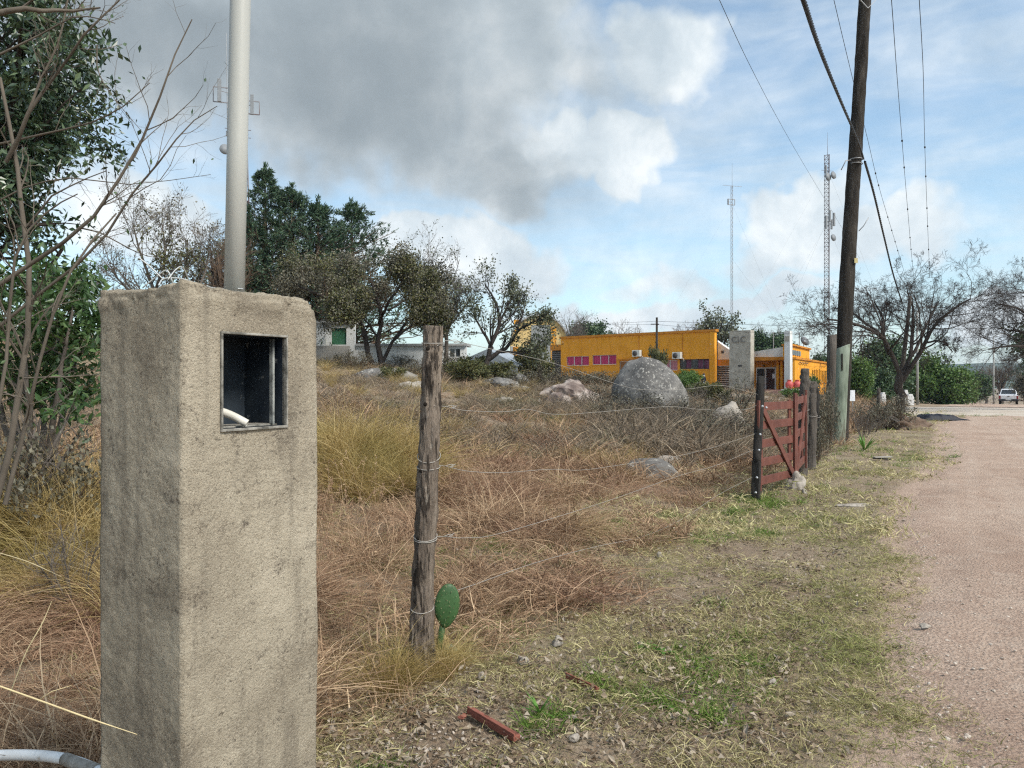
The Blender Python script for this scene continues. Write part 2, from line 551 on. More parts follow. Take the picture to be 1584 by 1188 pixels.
def road_material():
    m, t = new_mat('road_dirt')
    c = coords(t, 'world')
    n1 = t.noise(c, 0.55, 5, 0.6).outputs['Fac']
    col = t.ramp(n1, [(0.28, (0.385, 0.272, 0.205)), (0.52, (0.475, 0.352, 0.272)), (0.72, (0.55, 0.43, 0.338))])
    fine = t.noise(c, 38.0, 6, 0.75).outputs['Fac']
    col = t.mix(t.maprange(fine, 0.40, 0.60, 0.62, 0.0), col, (0.25, 0.168, 0.125, 1))
    grit = t.n('ShaderNodeTexVoronoi', {'Vector': c, 'Scale': 55.0}).outputs['Distance']
    col = t.mix(t.maprange(grit, 0.16, 0.30, 0.55, 0.0), col, (0.53, 0.45, 0.38, 1))
    mp = t.noise(c, 6.5, 6, 0.7, 0.5).outputs['Fac']
    col = t.mix(t.maprange(mp, 0.50, 0.66, 0.0, 0.6), col, (0.325, 0.222, 0.168, 1))
    trk = t.n('ShaderNodeMapping', {'Vector': c, 'Rotation': (0, 0, -TH), 'Scale': (0.75, 14.0, 1)}, vector_type='TEXTURE').outputs[0]
    col = t.mix(t.maprange(t.noise(trk, 1.0, 4, 0.6).outputs['Fac'], 0.46, 0.64, 0.0, 0.35), col, (0.53, 0.43, 0.345, 1))
    sm = t.noise(c, 2.6, 5, 0.65).outputs['Fac']
    col = t.mix(t.maprange(sm, 0.50, 0.72, 0.0, 0.45), col, (0.54, 0.435, 0.35, 1))
    h = t.math('ADD', t.math('MULTIPLY', fine, 0.7), t.math('MULTIPLY', grit, -0.35))
    finish(t, col, 0.92, h, 0.035, 0.9, 0.12)
    return m
M_ROAD = road_material()
g = np.linspace(-1, 1, 440)
gx = 6 * np.sinh(6.33 * g)
gy = np.concatenate([np.linspace(-60, -2.2, 14)[:-1], -2 + 6 * (np.sinh(6.35 * np.linspace(0, 1, 330)))])
XX, YY = np.meshgrid(gx, gy)
ZZ = H(XX, YY)
_s, _u = su(XX, YY)
dirt_at = lambda s_, u_: sst(0.55, -0.1, u_ - (0.10 + 0.34 * np.exp(-((s_ - 10) / 4.0) ** 2)) ) * (u_ < 3) * (u_ > -12)
nyy, nxx = XX.shape
ii = np.arange(nyy * nxx).reshape(nyy, nxx)
tag(link('ground', mesh_np('ground', np.stack([XX, YY, ZZ], -1).reshape(-1, 3),
     np.stack([ii[:-1, :-1], ii[:-1, 1:], ii[1:, 1:], ii[1:, :-1]], -1).reshape(-1, 4), ground_material(), True, {'dirt': dirt_at(_s, _u).ravel()})), kind='structure')

def road_edge(s):
    s = np.asarray(s, float)
    return 0.10 + 0.34 * np.exp(-((s - 10) / 4.0) ** 2) + 0.13 * n2(s, 0 * s, 0.55, 2) + 0.05 * n2(s, 0 * s, 2.6, 3, 4.0)
def grid_road(name, s_arr, u_arr, inside):
    S, U = np.meshgrid(s_arr, u_arr, indexing='ij')
    X, Y = xy(S, U)
    Z = H(X, Y) + inside(S, U)
    k = np.arange(S.size).reshape(S.shape)
    F = np.stack([k[:-1, :-1], k[1:, :-1], k[1:, 1:], k[:-1, 1:]], -1).reshape(-1, 4)
    return tag(link(name, mesh_np(name, np.stack([X, Y, Z], -1).reshape(-1, 3), F, M_ROAD, True)), kind='structure')
def road_in(S, U):
    e = road_edge(S)
    d = np.minimum(e - U, U + 7.2 + 0.3 * n2(S, 0 * S, 0.4, 2, 7.0))
    rut = 0.014 * n2(S, U, 0.9, 3, 2.0) + 0.010 * n2(S, U, 4.0, 2, 2.0)
    d = d + 0.16 * n2(S, U, 2.2, 5, 5.0) - 0.04
    return np.where(d > 0, 0.022 * sst(0, 0.30, d) + rut * sst(0, 0.5, d) + 0.004, -0.10 * sst(0, 0.3, -d))
sa = np.concatenate([np.arange(-8, 26, 0.12), np.arange(26, 60, 0.4), np.arange(60, 130, 1.5)])
ua = np.concatenate([np.linspace(-8.4, -1.0, 60)[:-1], np.linspace(-1.0, 1.2, 46)])
grid_road('dirt_road', sa, ua, road_in)
M_ROAD2 = surf('crossing_gravel', [(0.3, (0.40, 0.335, 0.275)), (0.6, (0.50, 0.44, 0.37)), (0.75, (0.54, 0.49, 0.42))], 0.5, 0.95, 'world', 0.01, 20, 6, 0.1)
def cross_in(S, U):
    mid = 45 + 0.06 * U
    d = 6.5 - np.abs(S - mid) + 0.9 * n2(S, U, 0.25, 3, 5.0)
    return np.where(d > 0, 0.034 * sst(0, 0.6, d) + 0.008, -0.15 * sst(0, 0.5, -d))
_mr, M_ROAD = M_ROAD, M_ROAD2
grid_road('crossing_road', np.arange(34, 58, 0.35), np.concatenate([np.arange(-60, 2, 0.9), np.arange(2, 40, 1.5)]), cross_in)
M_ROAD = _mr

# distant wooded hills
def hills():
    M = surf('hill_woods', [(0.35, (0.035, 0.055, 0.040)), (0.65, (0.075, 0.095, 0.065))], 0.02, 1.0, 'world', 0.0)
    a = np.radians(np.linspace(-75, 85, 220))
    rows = []
    prof = 27 + 9 * n2(a * 5, 0 * a, 1.0, 4) + 4 * np.sin(a * 3.0 + 1)
    for fr, rad in ((0, 1300), (0.45, 1360), (0.8, 1430), (1.0, 1500), (0.0, 1750)):
        z = -20 + fr * (prof + 20) + 3 * n2(a * 30, 0 * a + rad, 1.0, 2) * (fr > 0)
        rows.append(np.stack([rad * np.sin(a), rad * np.cos(a), z], 1))
    V = np.concatenate(rows)
    k = np.arange(len(V)).reshape(5, -1)
    tag(link('hills', mesh_np('hills', V, np.stack([k[:-1, :-1], k[:-1, 1:], k[1:, 1:], k[1:, :-1]], -1).reshape(-1, 4), M, True)), kind='structure')
hills()

# ------------------------------------------------------------------ grass, litter and gravel: nobody could count them
def scatter(name, label, cat, pts, rot, scl, idx, sources):
    """One object of kind stuff: the sources instanced at the points."""
    coll = bpy.data.collections.new(name + '_sources')
    for k, mm in enumerate(sources):
        so = bpy.data.objects.new('%s_source_%02d' % (name, k), mm)
        coll.objects.link(so)
    m = bpy.data.meshes.new(name)
    n = len(pts)
    m.vertices.add(n)
    m.vertices.foreach_set('co', np.asarray(pts, np.float32).ravel())
    a = m.attributes.new('rot', 'FLOAT_VECTOR', 'POINT'); a.data.foreach_set('vector', np.asarray(rot, np.float32).ravel())
    a = m.attributes.new('scl', 'FLOAT_VECTOR', 'POINT'); a.data.foreach_set('vector', np.asarray(scl, np.float32).ravel())
    a = m.attributes.new('idx', 'INT', 'POINT'); a.data.foreach_set('value', np.asarray(idx, np.int32))
    m.update()
    o = link(name, m)
    ng = bpy.data.node_groups.new(name, 'GeometryNodeTree')
    ng.interface.new_socket('Geometry', in_out='INPUT', socket_type='NodeSocketGeometry')
    ng.interface.new_socket('Geometry', in_out='OUTPUT', socket_type='NodeSocketGeometry')
    nd, lk = ng.nodes, ng.links
    gi, go = nd.new('NodeGroupInput'), nd.new('NodeGroupOutput')
    ip = nd.new('GeometryNodeInstanceOnPoints')
    ci = nd.new('GeometryNodeCollectionInfo')
    ci.inputs['Collection'].default_value = coll
    ci.inputs['Separate Children'].default_value = True
    ci.inputs['Reset Children'].default_value = True
    def na(nm, ty):
        q = nd.new('GeometryNodeInputNamedAttribute'); q.data_type = ty
        q.inputs['Name'].default_value = nm
        return q.outputs['Attribute']
    ip.inputs['Pick Instance'].default_value = True
    lk.new(gi.outputs[0], ip.inputs['Points'])
    lk.new(ci.outputs[0], ip.inputs['Instance'])
    lk.new(na('idx', 'INT'), ip.inputs['Instance Index'])
    lk.new(na('rot', 'FLOAT_VECTOR'), ip.inputs['Rotation'])
    lk.new(na('scl', 'FLOAT_VECTOR'), ip.inputs['Scale'])
    lk.new(ip.outputs[0], go.inputs[0])
    md = o.modifiers.new('scatter', 'NODES')
    md.node_group = ng
    return tag(o, label, cat, None, 'stuff')

def tuft(name, mat, seed, n, rad, ht, lean, droop, wd, K=4, hvar=0.5, spread=0.0):
    """A tuft of n curved blades rooted in a disc."""
    rng = np.random.default_rng(seed)
    r = rad * np.sqrt(rng.uniform(0, 1, n)); a = rng.uniform(0, 2 * np.pi, n)
    base = np.stack([r * np.cos(a), r * np.sin(a), np.full(n, -0.02)], 1)
    out = np.stack([np.cos(a), np.sin(a), 0 * a], 1) * (r / rad)[:, None] * spread + rng.normal(size=(n, 3)) * lean
    out[:, 2] = 0
    d = unit(out + np.array([0, 0, 1.0]))
    L = ht * rng.uniform(1 - hvar, 1 + hvar * 0.6, n)
    pts = np.empty((n, K, 3)); pts[:, 0] = base
    side = unit(np.cross(d, rng.normal(size=(n, 3))))
    bend = unit(out + rng.normal(size=(n, 3)) * 0.3) * np.array([1, 1, 0.2])
    for k in range(1, K):
        pts[:, k] = pts[:, k - 1] + d * (L / (K - 1))[:, None]
        d = unit(d + bend * droop * rng.uniform(0.3, 1.3, n)[:, None] - np.array([0, 0, droop * 0.55]) * rng.uniform(0, 1, n)[:, None])
    pts[:, :, 2] = np.maximum(pts[:, :, 2], -0.02)
    wk = wd * np.linspace(1, 0.18, K)[None, :] * rng.uniform(0.6, 1.3, n)[:, None]
    V = np.stack([pts - side[:, None, :] * wk[..., None], pts + side[:, None, :] * wk[..., None]], 2)
    ix = np.arange(n * K * 2).reshape(n, K, 2)
    F = np.stack([ix[:, :-1, 0], ix[:, :-1, 1], ix[:, 1:, 1], ix[:, 1:, 0]], -1).reshape(-1, 4)
    sh = np.repeat(rng.uniform(0, 1, n), K * 2)
    return mesh_np(name, V.reshape(-1, 3), F, mat, False, {'shade': sh})

STRAW = [(0.0, (0.075, 0.042, 0.026)), (0.30, (0.235, 0.142, 0.085)), (0.65, (0.43, 0.29, 0.178)), (1.0, (0.72, 0.55, 0.355))]
M_DRY = blade_mat('dry_grass', STRAW, [((0.30, 0.165, 0.115), 0.55, 0.46, 0.64, 0.40), ((0.42, 0.34, 0.12), 0.4, 0.56, 0.68, 0.4)])
M_GOLD = blade_mat('golden_grass', [(0.0, (0.16, 0.105, 0.032)), (0.3, (0.30, 0.210, 0.075)), (0.6, (0.48, 0.350, 0.140)), (1.0, (0.72, 0.57, 0.31))],
                   [((0.24, 0.215, 0.060), 1.6, 0.46, 0.64, 0.40)])
M_TURF = blade_mat('verge_grass', [(0.0, (0.15, 0.125, 0.055)), (0.35, (0.30, 0.265, 0.12)), (0.65, (0.48, 0.42, 0.21)), (1.0, (0.70, 0.62, 0.37))],
                   [((0.19, 0.225, 0.055), 0.75, 0.48, 0.66, 0.6)])
M_GREEN = blade_mat('green_grass', [(0.0, (0.055, 0.11, 0.018)), (0.5, (0.115, 0.20, 0.03)), (1.0, (0.24, 0.30, 0.075))])
M_GREY = blade_mat('dead_weeds', [(0.0, (0.075, 0.058, 0.042)), (0.4, (0.19, 0.148, 0.105)), (0.75, (0.32, 0.25, 0.175)), (1.0, (0.50, 0.41, 0.29))],
                   [((0.115, 0.125, 0.055), 0.5, 0.52, 0.66, 0.5)])
T_DRY = [tuft('dry_tuft', M_DRY, 10 + k, 150, 0.16, 0.30 + 0.03 * k, 0.65, 1.0, 0.0025, 5, 0.6, 0.8) for k in range(4)]
T_DRYLOW = [tuft('matted_tuft', M_DRY, 20 + k, 110, 0.26, 0.20, 1.8, 1.0, 0.0025, 4, 0.6) for k in range(3)]
T_DRYFAR = [tuft('far_tuft', M_DRY, 26 + k, 55, 0.20, 0.28, 0.8, 0.9, 0.0050, 4, 0.6, 0.8) for k in range(3)]
T_GOLD = [tuft('gold_tuft', M_GOLD, 30 + k, 260, 0.17, 0.95, 0.30, 0.50, 0.0032, 6, 0.45, 0.40) for k in range(3)]
T_TURF = [tuft('turf_tuft', M_TURF, 40 + k, 110, 0.18, 0.046, 1.8, 0.7, 0.0017, 3) for k in range(4)] + [tuft('far_turf', M_TURF, 46 + k, 40, 0.22, 0.065, 1.4, 0.6, 0.0045, 3) for k in range(2)]
T_GREEN = [tuft('green_tuft', M_GREEN, 50 + k, 90, 0.10, 0.085, 0.8, 0.55, 0.0022, 4) for k in range(3)]
T_GREY = [tuft('weed_tuft', M_GREY, 60 + k, 60, 0.26, 0.36, 0.9, 0.6, 0.0065, 4) for k in range(3)]

RG = np.random.default_rng(77)
def sector(n, dmin, dmax, a0=-46, a1=44, power=0.5):
    """Random ground points, thinning out with distance."""
    d = np.exp(RG.uniform(np.log(dmin), np.log(dmax), n))
    a = np.radians(RG.uniform(a0, a1, n))
    return d * np.sin(a), d * np.cos(a), d
CLEAR = [((px - CX) / FPX * d_, d_, r_) for px, d_, r_ in ((735, 3.36, 0.09), (765, 3.28, 0.09), (792, 3.2, 0.09), (885, 3.78, 0.07), (915, 3.70, 0.09), (900, 3.74, 0.08), (808, 4.02, 0.07), (862, 4.35, 0.08), (745, 3.78, 0.05),
         (735, 4.35, 0.05), (992, 4.35, 0.06), (1158, 3.95, 0.05), (1195, 3.82, 0.06), (1020, 6.35, 0.08), (512, 3.25, 0.05), (530, 3.62, 0.06), (888, 3.15, 0.06), (715, 3.36, 0.05),
         (1000, 4.35, 0.06), (1030, 4.25, 0.05), (1090, 4.2, 0.05), (1030, 3.55, 0.05), (1322, 9.2, 0.22), (1034, 6.9, 0.12), (1233, 10.3, 0.2), (1010, 11.6, 0.5), (1020, 12.0, 0.5), (1032, 13.2, 0.35), (972, 15.8, 0.45))]
def soil_at(x, y):
    return np.exp(-((x + 0.42) ** 2 / 0.16 + (y - 3.0) ** 2 / 0.30))
def pillar_clear(x, y, r=0.36):
    ok = np.hypot(x + 0.83, y - 2.11) > r
    for cx_, cy_, cr in CLEAR:
        ok = ok & (np.hypot(x - cx_, y - cy_) > cr)
    return ok
def brush(x, y):
    px = CX + FPX * x / np.maximum(y, 0.5)
    return np.exp(-((px - 1035) / 150) ** 2) * sst(12.0, 15, y) * sst(30, 26, y)
def emit(name, label, cat, x, y, idx, sources, smin, smax, tilt=0.15, lift=0.0, grow_with=None):
    n = len(x)
    sc = RG.uniform(smin, smax, n)
    if grow_with is not None:
        sc = sc * grow_with
    rot = np.stack([RG.normal(size=n) * tilt, RG.normal(size=n) * tilt, RG.uniform(0, 6.283, n)], 1)
    scatter(name, label, cat, np.stack([x, y, H(x, y) + lift], 1), rot, np.stack([sc, sc, sc], 1), idx, sources)

# dry field grass
x, y, d = sector(19000, 2.2, 60, -52, 40, 0)
s, u = su(x, y)
edge = 2.15 + 0.35 * n2(x, y, 0.8, 2, 1.0)
dens = sst(0.0, 0.9, u - edge) * pillar_clear(x, y) * (1 - 0.75 * sst(14, 24, d) * sst(4, 9, u)) * (1 - 0.85 * brush(x, y)) * (1 - 0.85 * soil_at(x, y))
bare = sst(0.25, 0.6, n2(x, y, 0.45, 2, 5.0))
clump = n2(x, y, 1.25, 2, 15.0)
keep = RG.uniform(size=len(x)) < dens * (1 - 0.7 * bare) * np.where(d < 4.2, 0.6, 1) * (0.35 + 0.65 * sst(-0.35, 0.25, clump))
x, y, d, u, clump = x[keep], y[keep], d[keep], u[keep], clump[keep]
low_ = (RG.uniform(size=len(x)) < np.where(u < 3.0, 0.8, 0.75 - 0.6 * sst(-0.15, 0.35, clump)))
idx = np.where(d > 11, 7 + RG.integers(0, 3, len(x)), np.where(low_, 4 + RG.integers(0, 3, len(x)), RG.integers(0, 4, len(x))))
emit('dry_grass', 'tangled brown and straw coloured dry grass covering the fenced field', 'grass', x, y, idx, T_DRY + T_DRYLOW + T_DRYFAR, 0.6, 1.1, 0.25, 0, (1 + 0.022 * d) * (0.7 + 0.6 * sst(-0.4, 0.5, clump)))

# grey dead weeds further back and round the boulder
x, y, d = sector(9000, 9, 75, -46, 36, 0)
s, u = su(x, y)
dens = sst(4.5, 8, u) * sst(10, 15, d)
keep = RG.uniform(size=len(x)) < np.maximum(dens * (0.35 + 0.65 * sst(-0.2, 0.3, n2(x, y, 0.35, 2, 8.0))), brush(x, y))
x, y, d = x[keep], y[keep], d[keep]
emit('dead_weeds', 'grey brown dead weeds over the rising ground behind', 'weeds', x, y, RG.integers(0, 3, len(x)), T_GREY, 0.6, 1.2, 0.2, 0, (1 + 0.010 * d) * (1 + 0.7 * brush(x, y)))

# taller stalks with seed heads
def stalks(seed):
    rng = np.random.default_rng(seed)
    n = 9
    b0 = np.concatenate([rng.normal(size=(n, 2)) * 0.10, np.full((n, 1), -0.02)], 1)
    dr = unit(np.stack([rng.normal(size=n) * 0.35, rng.normal(size=n) * 0.35, np.ones(n)], 1))
    pts = [b0]
    L = rng.uniform(0.35, 0.75, n)
    for k in range(4):
        pts.append(pts[-1] + dr * (L / 4)[:, None]); dr = unit(dr + rng.normal(size=(n, 3)) * 0.13)
    pts = np.stack(pts, 1)
    V1 = tubes_np(pts, np.full((n, 5), 0.0013) * np.linspace(1.2, 0.6, 5), 3)
    hp = np.repeat(pts[:, -1], 9, 0) - np.repeat(dr, 9, 0) * rng.uniform(0, 0.09, (n * 9, 1))
    V2 = leaves_np(hp, rng, 0.022, 0.0035, 0.2, np.repeat(dr, 9, 0), 0.3)
    V, F = join_np([V1, V2])
    return mesh_np('stalks', V, F, M_DRY, False, {'shade': rng.uniform(0.3, 1, len(V))})
x, y, d = sector(2600, 2.8, 22, -50, 34, 0)
s, u = su(x, y)
keep = (RG.uniform(size=len(x)) < sst(2.4, 3.4, u) * 0.3 * sst(-0.1, 0.4, n2(x, y, 0.7, 2, 31.0))) & pillar_clear(x, y, 0.4)
x, y = x[keep], y[keep]
emit('seed_stalks', 'thin dry stalks with seed heads standing above the field grass', 'grass', x, y, RG.integers(0, 4, len(x)), [stalks(200 + k) for k in range(4)], 0.7, 1.2, 0.15)

# golden tussocks
gp = []
for px, d0, n, sp, k in ((562, 10.0, 42, 0.42, 1.0), (625, 9.0, 18, 0.35, 0.66), (520, 9.4, 14, 0.4, 0.75), (95, 5.7, 34, 0.42, 0.80), (60, 4.9, 12, 0.4, 0.55), (130, 5.0, 12, 0.35, 0.5),
                         (745, 10.5, 5, 0.8, 0.4), (945, 12.5, 12, 0.6, 0.45), (470, 12, 8, 1.0, 0.7), (610, 3.72, 3, 0.07, 0.34), (635, 3.66, 2, 0.05, 0.28), (684, 3.84, 3, 0.03, 0.30), (700, 3.9, 2, 0.03, 0.26), (700, 17, 6, 2.0, 0.4),
                         (-60, 6.5, 20, 0.8, 0.8), (580, 30, 30, 5, 0.7), (520, 25, 24, 4, 0.7), (900, 18, 10, 1.5, 0.4)):
    for _ in range(n):
        c = G(px, d0)
        gp.append((c.x + RG.normal() * sp, c.y + RG.normal() * sp, k * RG.uniform(0.75, 1.2)))
gp = np.array(gp)
gp = gp[pillar_clear(gp[:, 0], gp[:, 1])]
emit('golden_grass', 'tall golden green tussock grass in clumps', 'grass', gp[:, 0], gp[:, 1], RG.integers(0, 3, len(gp)), T_GOLD, 0.9, 1.1, 0.1, 0, gp[:, 2])

# short grass of the verge
x, y, d = sector(22000, 1.9, 45, -30, 42, 0)
s, u = su(x, y)
e = road_edge(s)
dens = sst(-0.12, 0.14, u - e + 0.14 * n2(x, y, 1.5, 3, 2.0)) * (1 - 0.5 * sst(2.3, 3.2, u)) * (u < 6)
dirt = sst(0.05, 0.45, n2(x, y, 0.9, 3, 6.0)) * 0.85
soil = soil_at(x, y)
keep = RG.uniform(size=len(x)) < dens * (1 - dirt) * (1 - 0.9 * soil) * pillar_clear(x, y, 0.3)
x, y, d = x[keep], y[keep], d[keep]
emit('verge_grass', 'short trodden green and straw coloured grass beside the dirt road', 'grass', x, y, np.where(d > 8, 4 + RG.integers(0, 2, len(x)), RG.integers(0, 4, len(x))), T_TURF, 0.6, 1.35, 0.2, 0, 1 + 0.02 * d)
x, y, d = sector(9000, 2.4, 40, -12, 40, 0)
s, u = su(x, y)
e = road_edge(s)
gm = sst(0.10, 0.5, n2(x, y, 0.8, 3, 12.0))
keep = (RG.uniform(size=len(x)) < gm * sst(0.3, 0.8, u - e) * 0.20) & (u < 4.5)
x, y, d = x[keep], y[keep], d[keep]
extra = []
for px, dd, n, sp in ((1165, 9.3, 16, 0.3), (1195, 9.5, 10, 0.2), (1120, 8.6, 12, 0.25), (1180, 7.6, 10, 0.2), (840, 3.3, 8, 0.06), (1020, 7.0, 6, 0.2), (1085, 4.15, 4, 0.06), (1100, 7.2, 8, 0.25),
                      (880, 21, 26, 0.5), (850, 20, 10, 0.4), (1345, 17.0, 14, 0.6), (1390, 15.5, 16, 0.8), (1420, 33, 40, 1.6)):
    for _ in range(n):
        c = G(px, dd)
        extra.append((c.x + RG.normal() * sp, c.y + RG.normal() * sp, dd))
extra = np.array(extra)
x = np.concatenate([x, extra[:, 0]]); y = np.concatenate([y, extra[:, 1]]); d = np.concatenate([d, extra[:, 2]])
emit('green_grass', 'fresh green grass patches in the verge', 'grass', x, y, RG.integers(0, 3, len(x)), T_GREEN, 0.6, 1.3, 0.2, 0, 1 + 0.03 * d)

# leaf litter
M_LITTER = leaf_mat('leaf_litter', [(0.0, (0.12, 0.075, 0.046)), (0.4, (0.20, 0.145, 0.098)), (0.82, (0.29, 0.23, 0.165)), (0.96, (0.40, 0.34, 0.27)), (1.0, (0.38, 0.22, 0.11))], 0.8, 0.1, 0.1)
def litter_mesh(seed):
    rng = np.random.default_rng(seed)
    n = 9
    pos = np.concatenate([rng.normal(size=(n, 2)) * 0.10, rng.uniform(0.008, 0.03, (n, 1))], 1)
    dr = rng.normal(size=(n, 3)); dr[:, 2] *= 0.25
    V, F = leaves_np(pos, rng, 0.030, 0.0095, 0, unit(dr) * 3, 0.7)
    return mesh_np('litter', V, F, M_LITTER)
x, y, d = sector(9000, 2.2, 18, -16, 36, 0)
s, u = su(x, y)
keep = (RG.uniform(size=len(x)) < (0.03 + 0.42 * sst(-0.05, 0.5, n2(x, y, 0.85, 3, 21.0))) * sst(0.0, 0.7, u - road_edge(s)) * (1 - 0.7 * sst(2.4, 3.4, u))) & pillar_clear(x, y, 0.3)
x, y, d = x[keep], y[keep], d[keep]
emit('leaf_litter', 'curled dry fallen leaves strewn over the verge', 'leaves', x, y, RG.integers(0, 4, len(x)), [litter_mesh(k) for k in range(4)], 0.6, 1.25, 0.15)

# twigs and straw lying about
def straw_mesh(seed):
    rng = np.random.default_rng(seed)
    n = 8
    p0 = np.concatenate([rng.normal(size=(n, 2)) * 0.12, rng.uniform(0.01, 0.04, (n, 1))], 1)
    dr = rng.normal(size=(n, 3)); dr[:, 2] *= 0.12; dr = unit(dr)
    pts = np.stack([p0 + dr * rng.uniform(0.03, 0.12, (n, 1)) * k / 2 for k in range(3)], 1)
    V, F = tubes_np(pts, np.full((n, 3), 0.0011), 3)
    return mesh_np('straw', V, F, M_LITTER)
x, y, d = sector(2600, 2.2, 14, -42, 36, 0)
s, u = su(x, y)
keep = (u - road_edge(s) > 0.35) & pillar_clear(x, y, 0.3) & (RG.uniform(size=len(x)) < 0.7)
x, y = x[keep], y[keep]
emit('straw', 'broken straw and thin twigs lying on the ground', 'straw', x, y, RG.integers(0, 3, len(x)), [straw_mesh(k) for k in range(3)], 0.7, 1.5, 0.08)

# gravel
def rock_mesh(name, mat, seed, sub=2, squash=(1, 0.8, 0.6), rough=0.28, freq=1.3, flat_base=True, octv=4, facet=0.0, crisp=False):
    bm = bmesh.new()
    bmesh.ops.create_icosphere(bm, subdivisions=sub, radius=1)
    V = np.array([v.co[:] for v in bm.verts])
    off = np.random.default_rng(seed).uniform(-50, 50, 3)
    if facet:
        rng = np.random.default_rng(seed + 5)
        for _ in range(9):
            nn = unit(rng.normal(size=3)); cut = rng.uniform(0.55, 0.9)
            dd = V @ nn
            V = V - np.outer(np.maximum(dd - cut, 0) * facet, nn)
    V = V * (1 + rough * fbm(V * freq + off, octv))[:, None]
    V = V * np.array(squash)
    if flat_base:
        V[:, 2] = np.where(V[:, 2] < -0.25 * squash[2], -0.25 * squash[2] + (V[:, 2] + 0.25 * squash[2]) * 0.2, V[:, 2])
    for v, c in zip(bm.verts, V):
        v.co = c
    for f in bm.faces:
        f.smooth = sub >= 3 and not crisp
    m = bpy.data.meshes.new(name)
    bm.to_mesh(m); bm.free()
    m.materials.append(mat)
    return m
M_PEB = surf('pebble', [(0.3, (0.33, 0.27, 0.215)), (0.7, (0.56, 0.49, 0.42))], 2.0, 0.9, 'world', 0.0)
PEB = [rock_mesh('pebble', M_PEB, k, 1, (1, 0.75, 0.5), 0.3) for k in range(4)]
x, y, d = sector(14000, 2.0, 24, -8, 44, 0)
s, u = su(x, y)
on_road = u < road_edge(s)
keep = RG.uniform(size=len(x)) < np.where(on_road, 0.25 + 0.6 * sst(-0.7, 0.0, u - road_edge(s)), 0.13)
x, y, on_road = x[keep], y[keep], on_road[keep]
sz = 0.0035 + 0.010 * RG.uniform(size=len(x)) ** 3 + np.where(RG.uniform(size=len(x)) < 0.006, 0.014, 0)
emit('gravel', 'small pale gravel scattered on the dirt road', 'gravel', x, y, RG.integers(0, 4, len(x)), PEB, 0.9, 1.1, 0.3, np.where(on_road, 0.026, 0.006), sz)
x, y, d = sector(1800, 2.3, 5, -16, 4, 0)
s, u = su(x, y)
keep = 1.2 * soil_at(x, y) > RG.uniform(size=len(x)) * 1.0
x, y = x[keep & pillar_clear(x, y, 0.3)], y[keep & pillar_clear(x, y, 0.3)]
emit('rubble', 'crumbs of pale rubble on bare soil beside the pillar', 'rubble', x, y, RG.integers(0, 4, len(x)), PEB, 0.003, 0.013, 0.3, 0.006)

# ------------------------------------------------------------------ concrete meter pillar
def stucco():
    m, t = new_mat('stucco')
    c = coords(t, 'object')
    n1 = t.noise(c, 2.6, 7, 0.62, 0.6).outputs['Fac']
    col = t.ramp(n1, [(0.30, (0.165, 0.138, 0.105)), (0.43, (0.300, 0.256, 0.192)), (0.56, (0.400, 0.348, 0.264)), (0.70, (0.50, 0.438, 0.338))])
    n2_ = t.noise(c, 9.0, 6, 0.7, 0.8).outputs['Fac']
    col = t.mix(t.maprange(n2_, 0.53, 0.70, 0.0, 0.42), col, (0.19, 0.158, 0.122, 1))
    pit = t.noise(c, 95.0, 6, 0.75, 0.4).outputs['Fac']
    col = t.mix(t.maprange(t.math('ADD', pit, t.math('MULTIPLY', t.math('SUBTRACT', n2_, 0.5), 0.55)), 0.56, 0.68, 0.0, 0.8), col, (0.085, 0.070, 0.056, 1))
    col = t.mix(t.maprange(pit, 0.32, 0.45, 0.40, 0.0), col, (0.46, 0.41, 0.33, 1))
    st = t.n('ShaderNodeMapping', {'Vector': c, 'Scale': (6.0, 6.0, 0.8)}).outputs[0]
    run = t.noise(st, 1.6, 5, 0.6).outputs['Fac']
    col = t.mix(t.maprange(run, 0.50, 0.66, 0.0, 0.55), col, (0.165, 0.140, 0.108, 1))
    grain = t.noise(c, 210.0, 3, 0.7).outputs['Fac']
    col = t.mix(t.maprange(grain, 0.52, 0.68, 0.0, 0.45), col, (0.12, 0.10, 0.08, 1))
    col = t.mix(t.maprange(grain, 0.32, 0.46, 0.45, 0.0), col, (0.56, 0.49, 0.385, 1))
    med = t.noise(c, 34.0, 6, 0.7).outputs['Fac']
    h = t.math('ADD', t.math('MULTIPLY', pit, -0.8), t.math('ADD', t.math('MULTIPLY', med, 0.25), t.math('MULTIPLY', grain, 0.4)))
    finish(t, col, 0.95, h, 0.010, 0.9, 0.12)
    return m
PN = Vector((-0.793, 1.85, 0))                     # nearest corner
PF = Vector((0.5105, 0.8599, 0))                   # along the lit face
PG = Vector((-0.8599, 0.5105, 0))                  # along the shaded face
PW, PD, PT = 0.450, 0.342, 1.741
OB = (0.114, 0.324, 1.379, 1.621)                  # opening: from, to, bottom, top
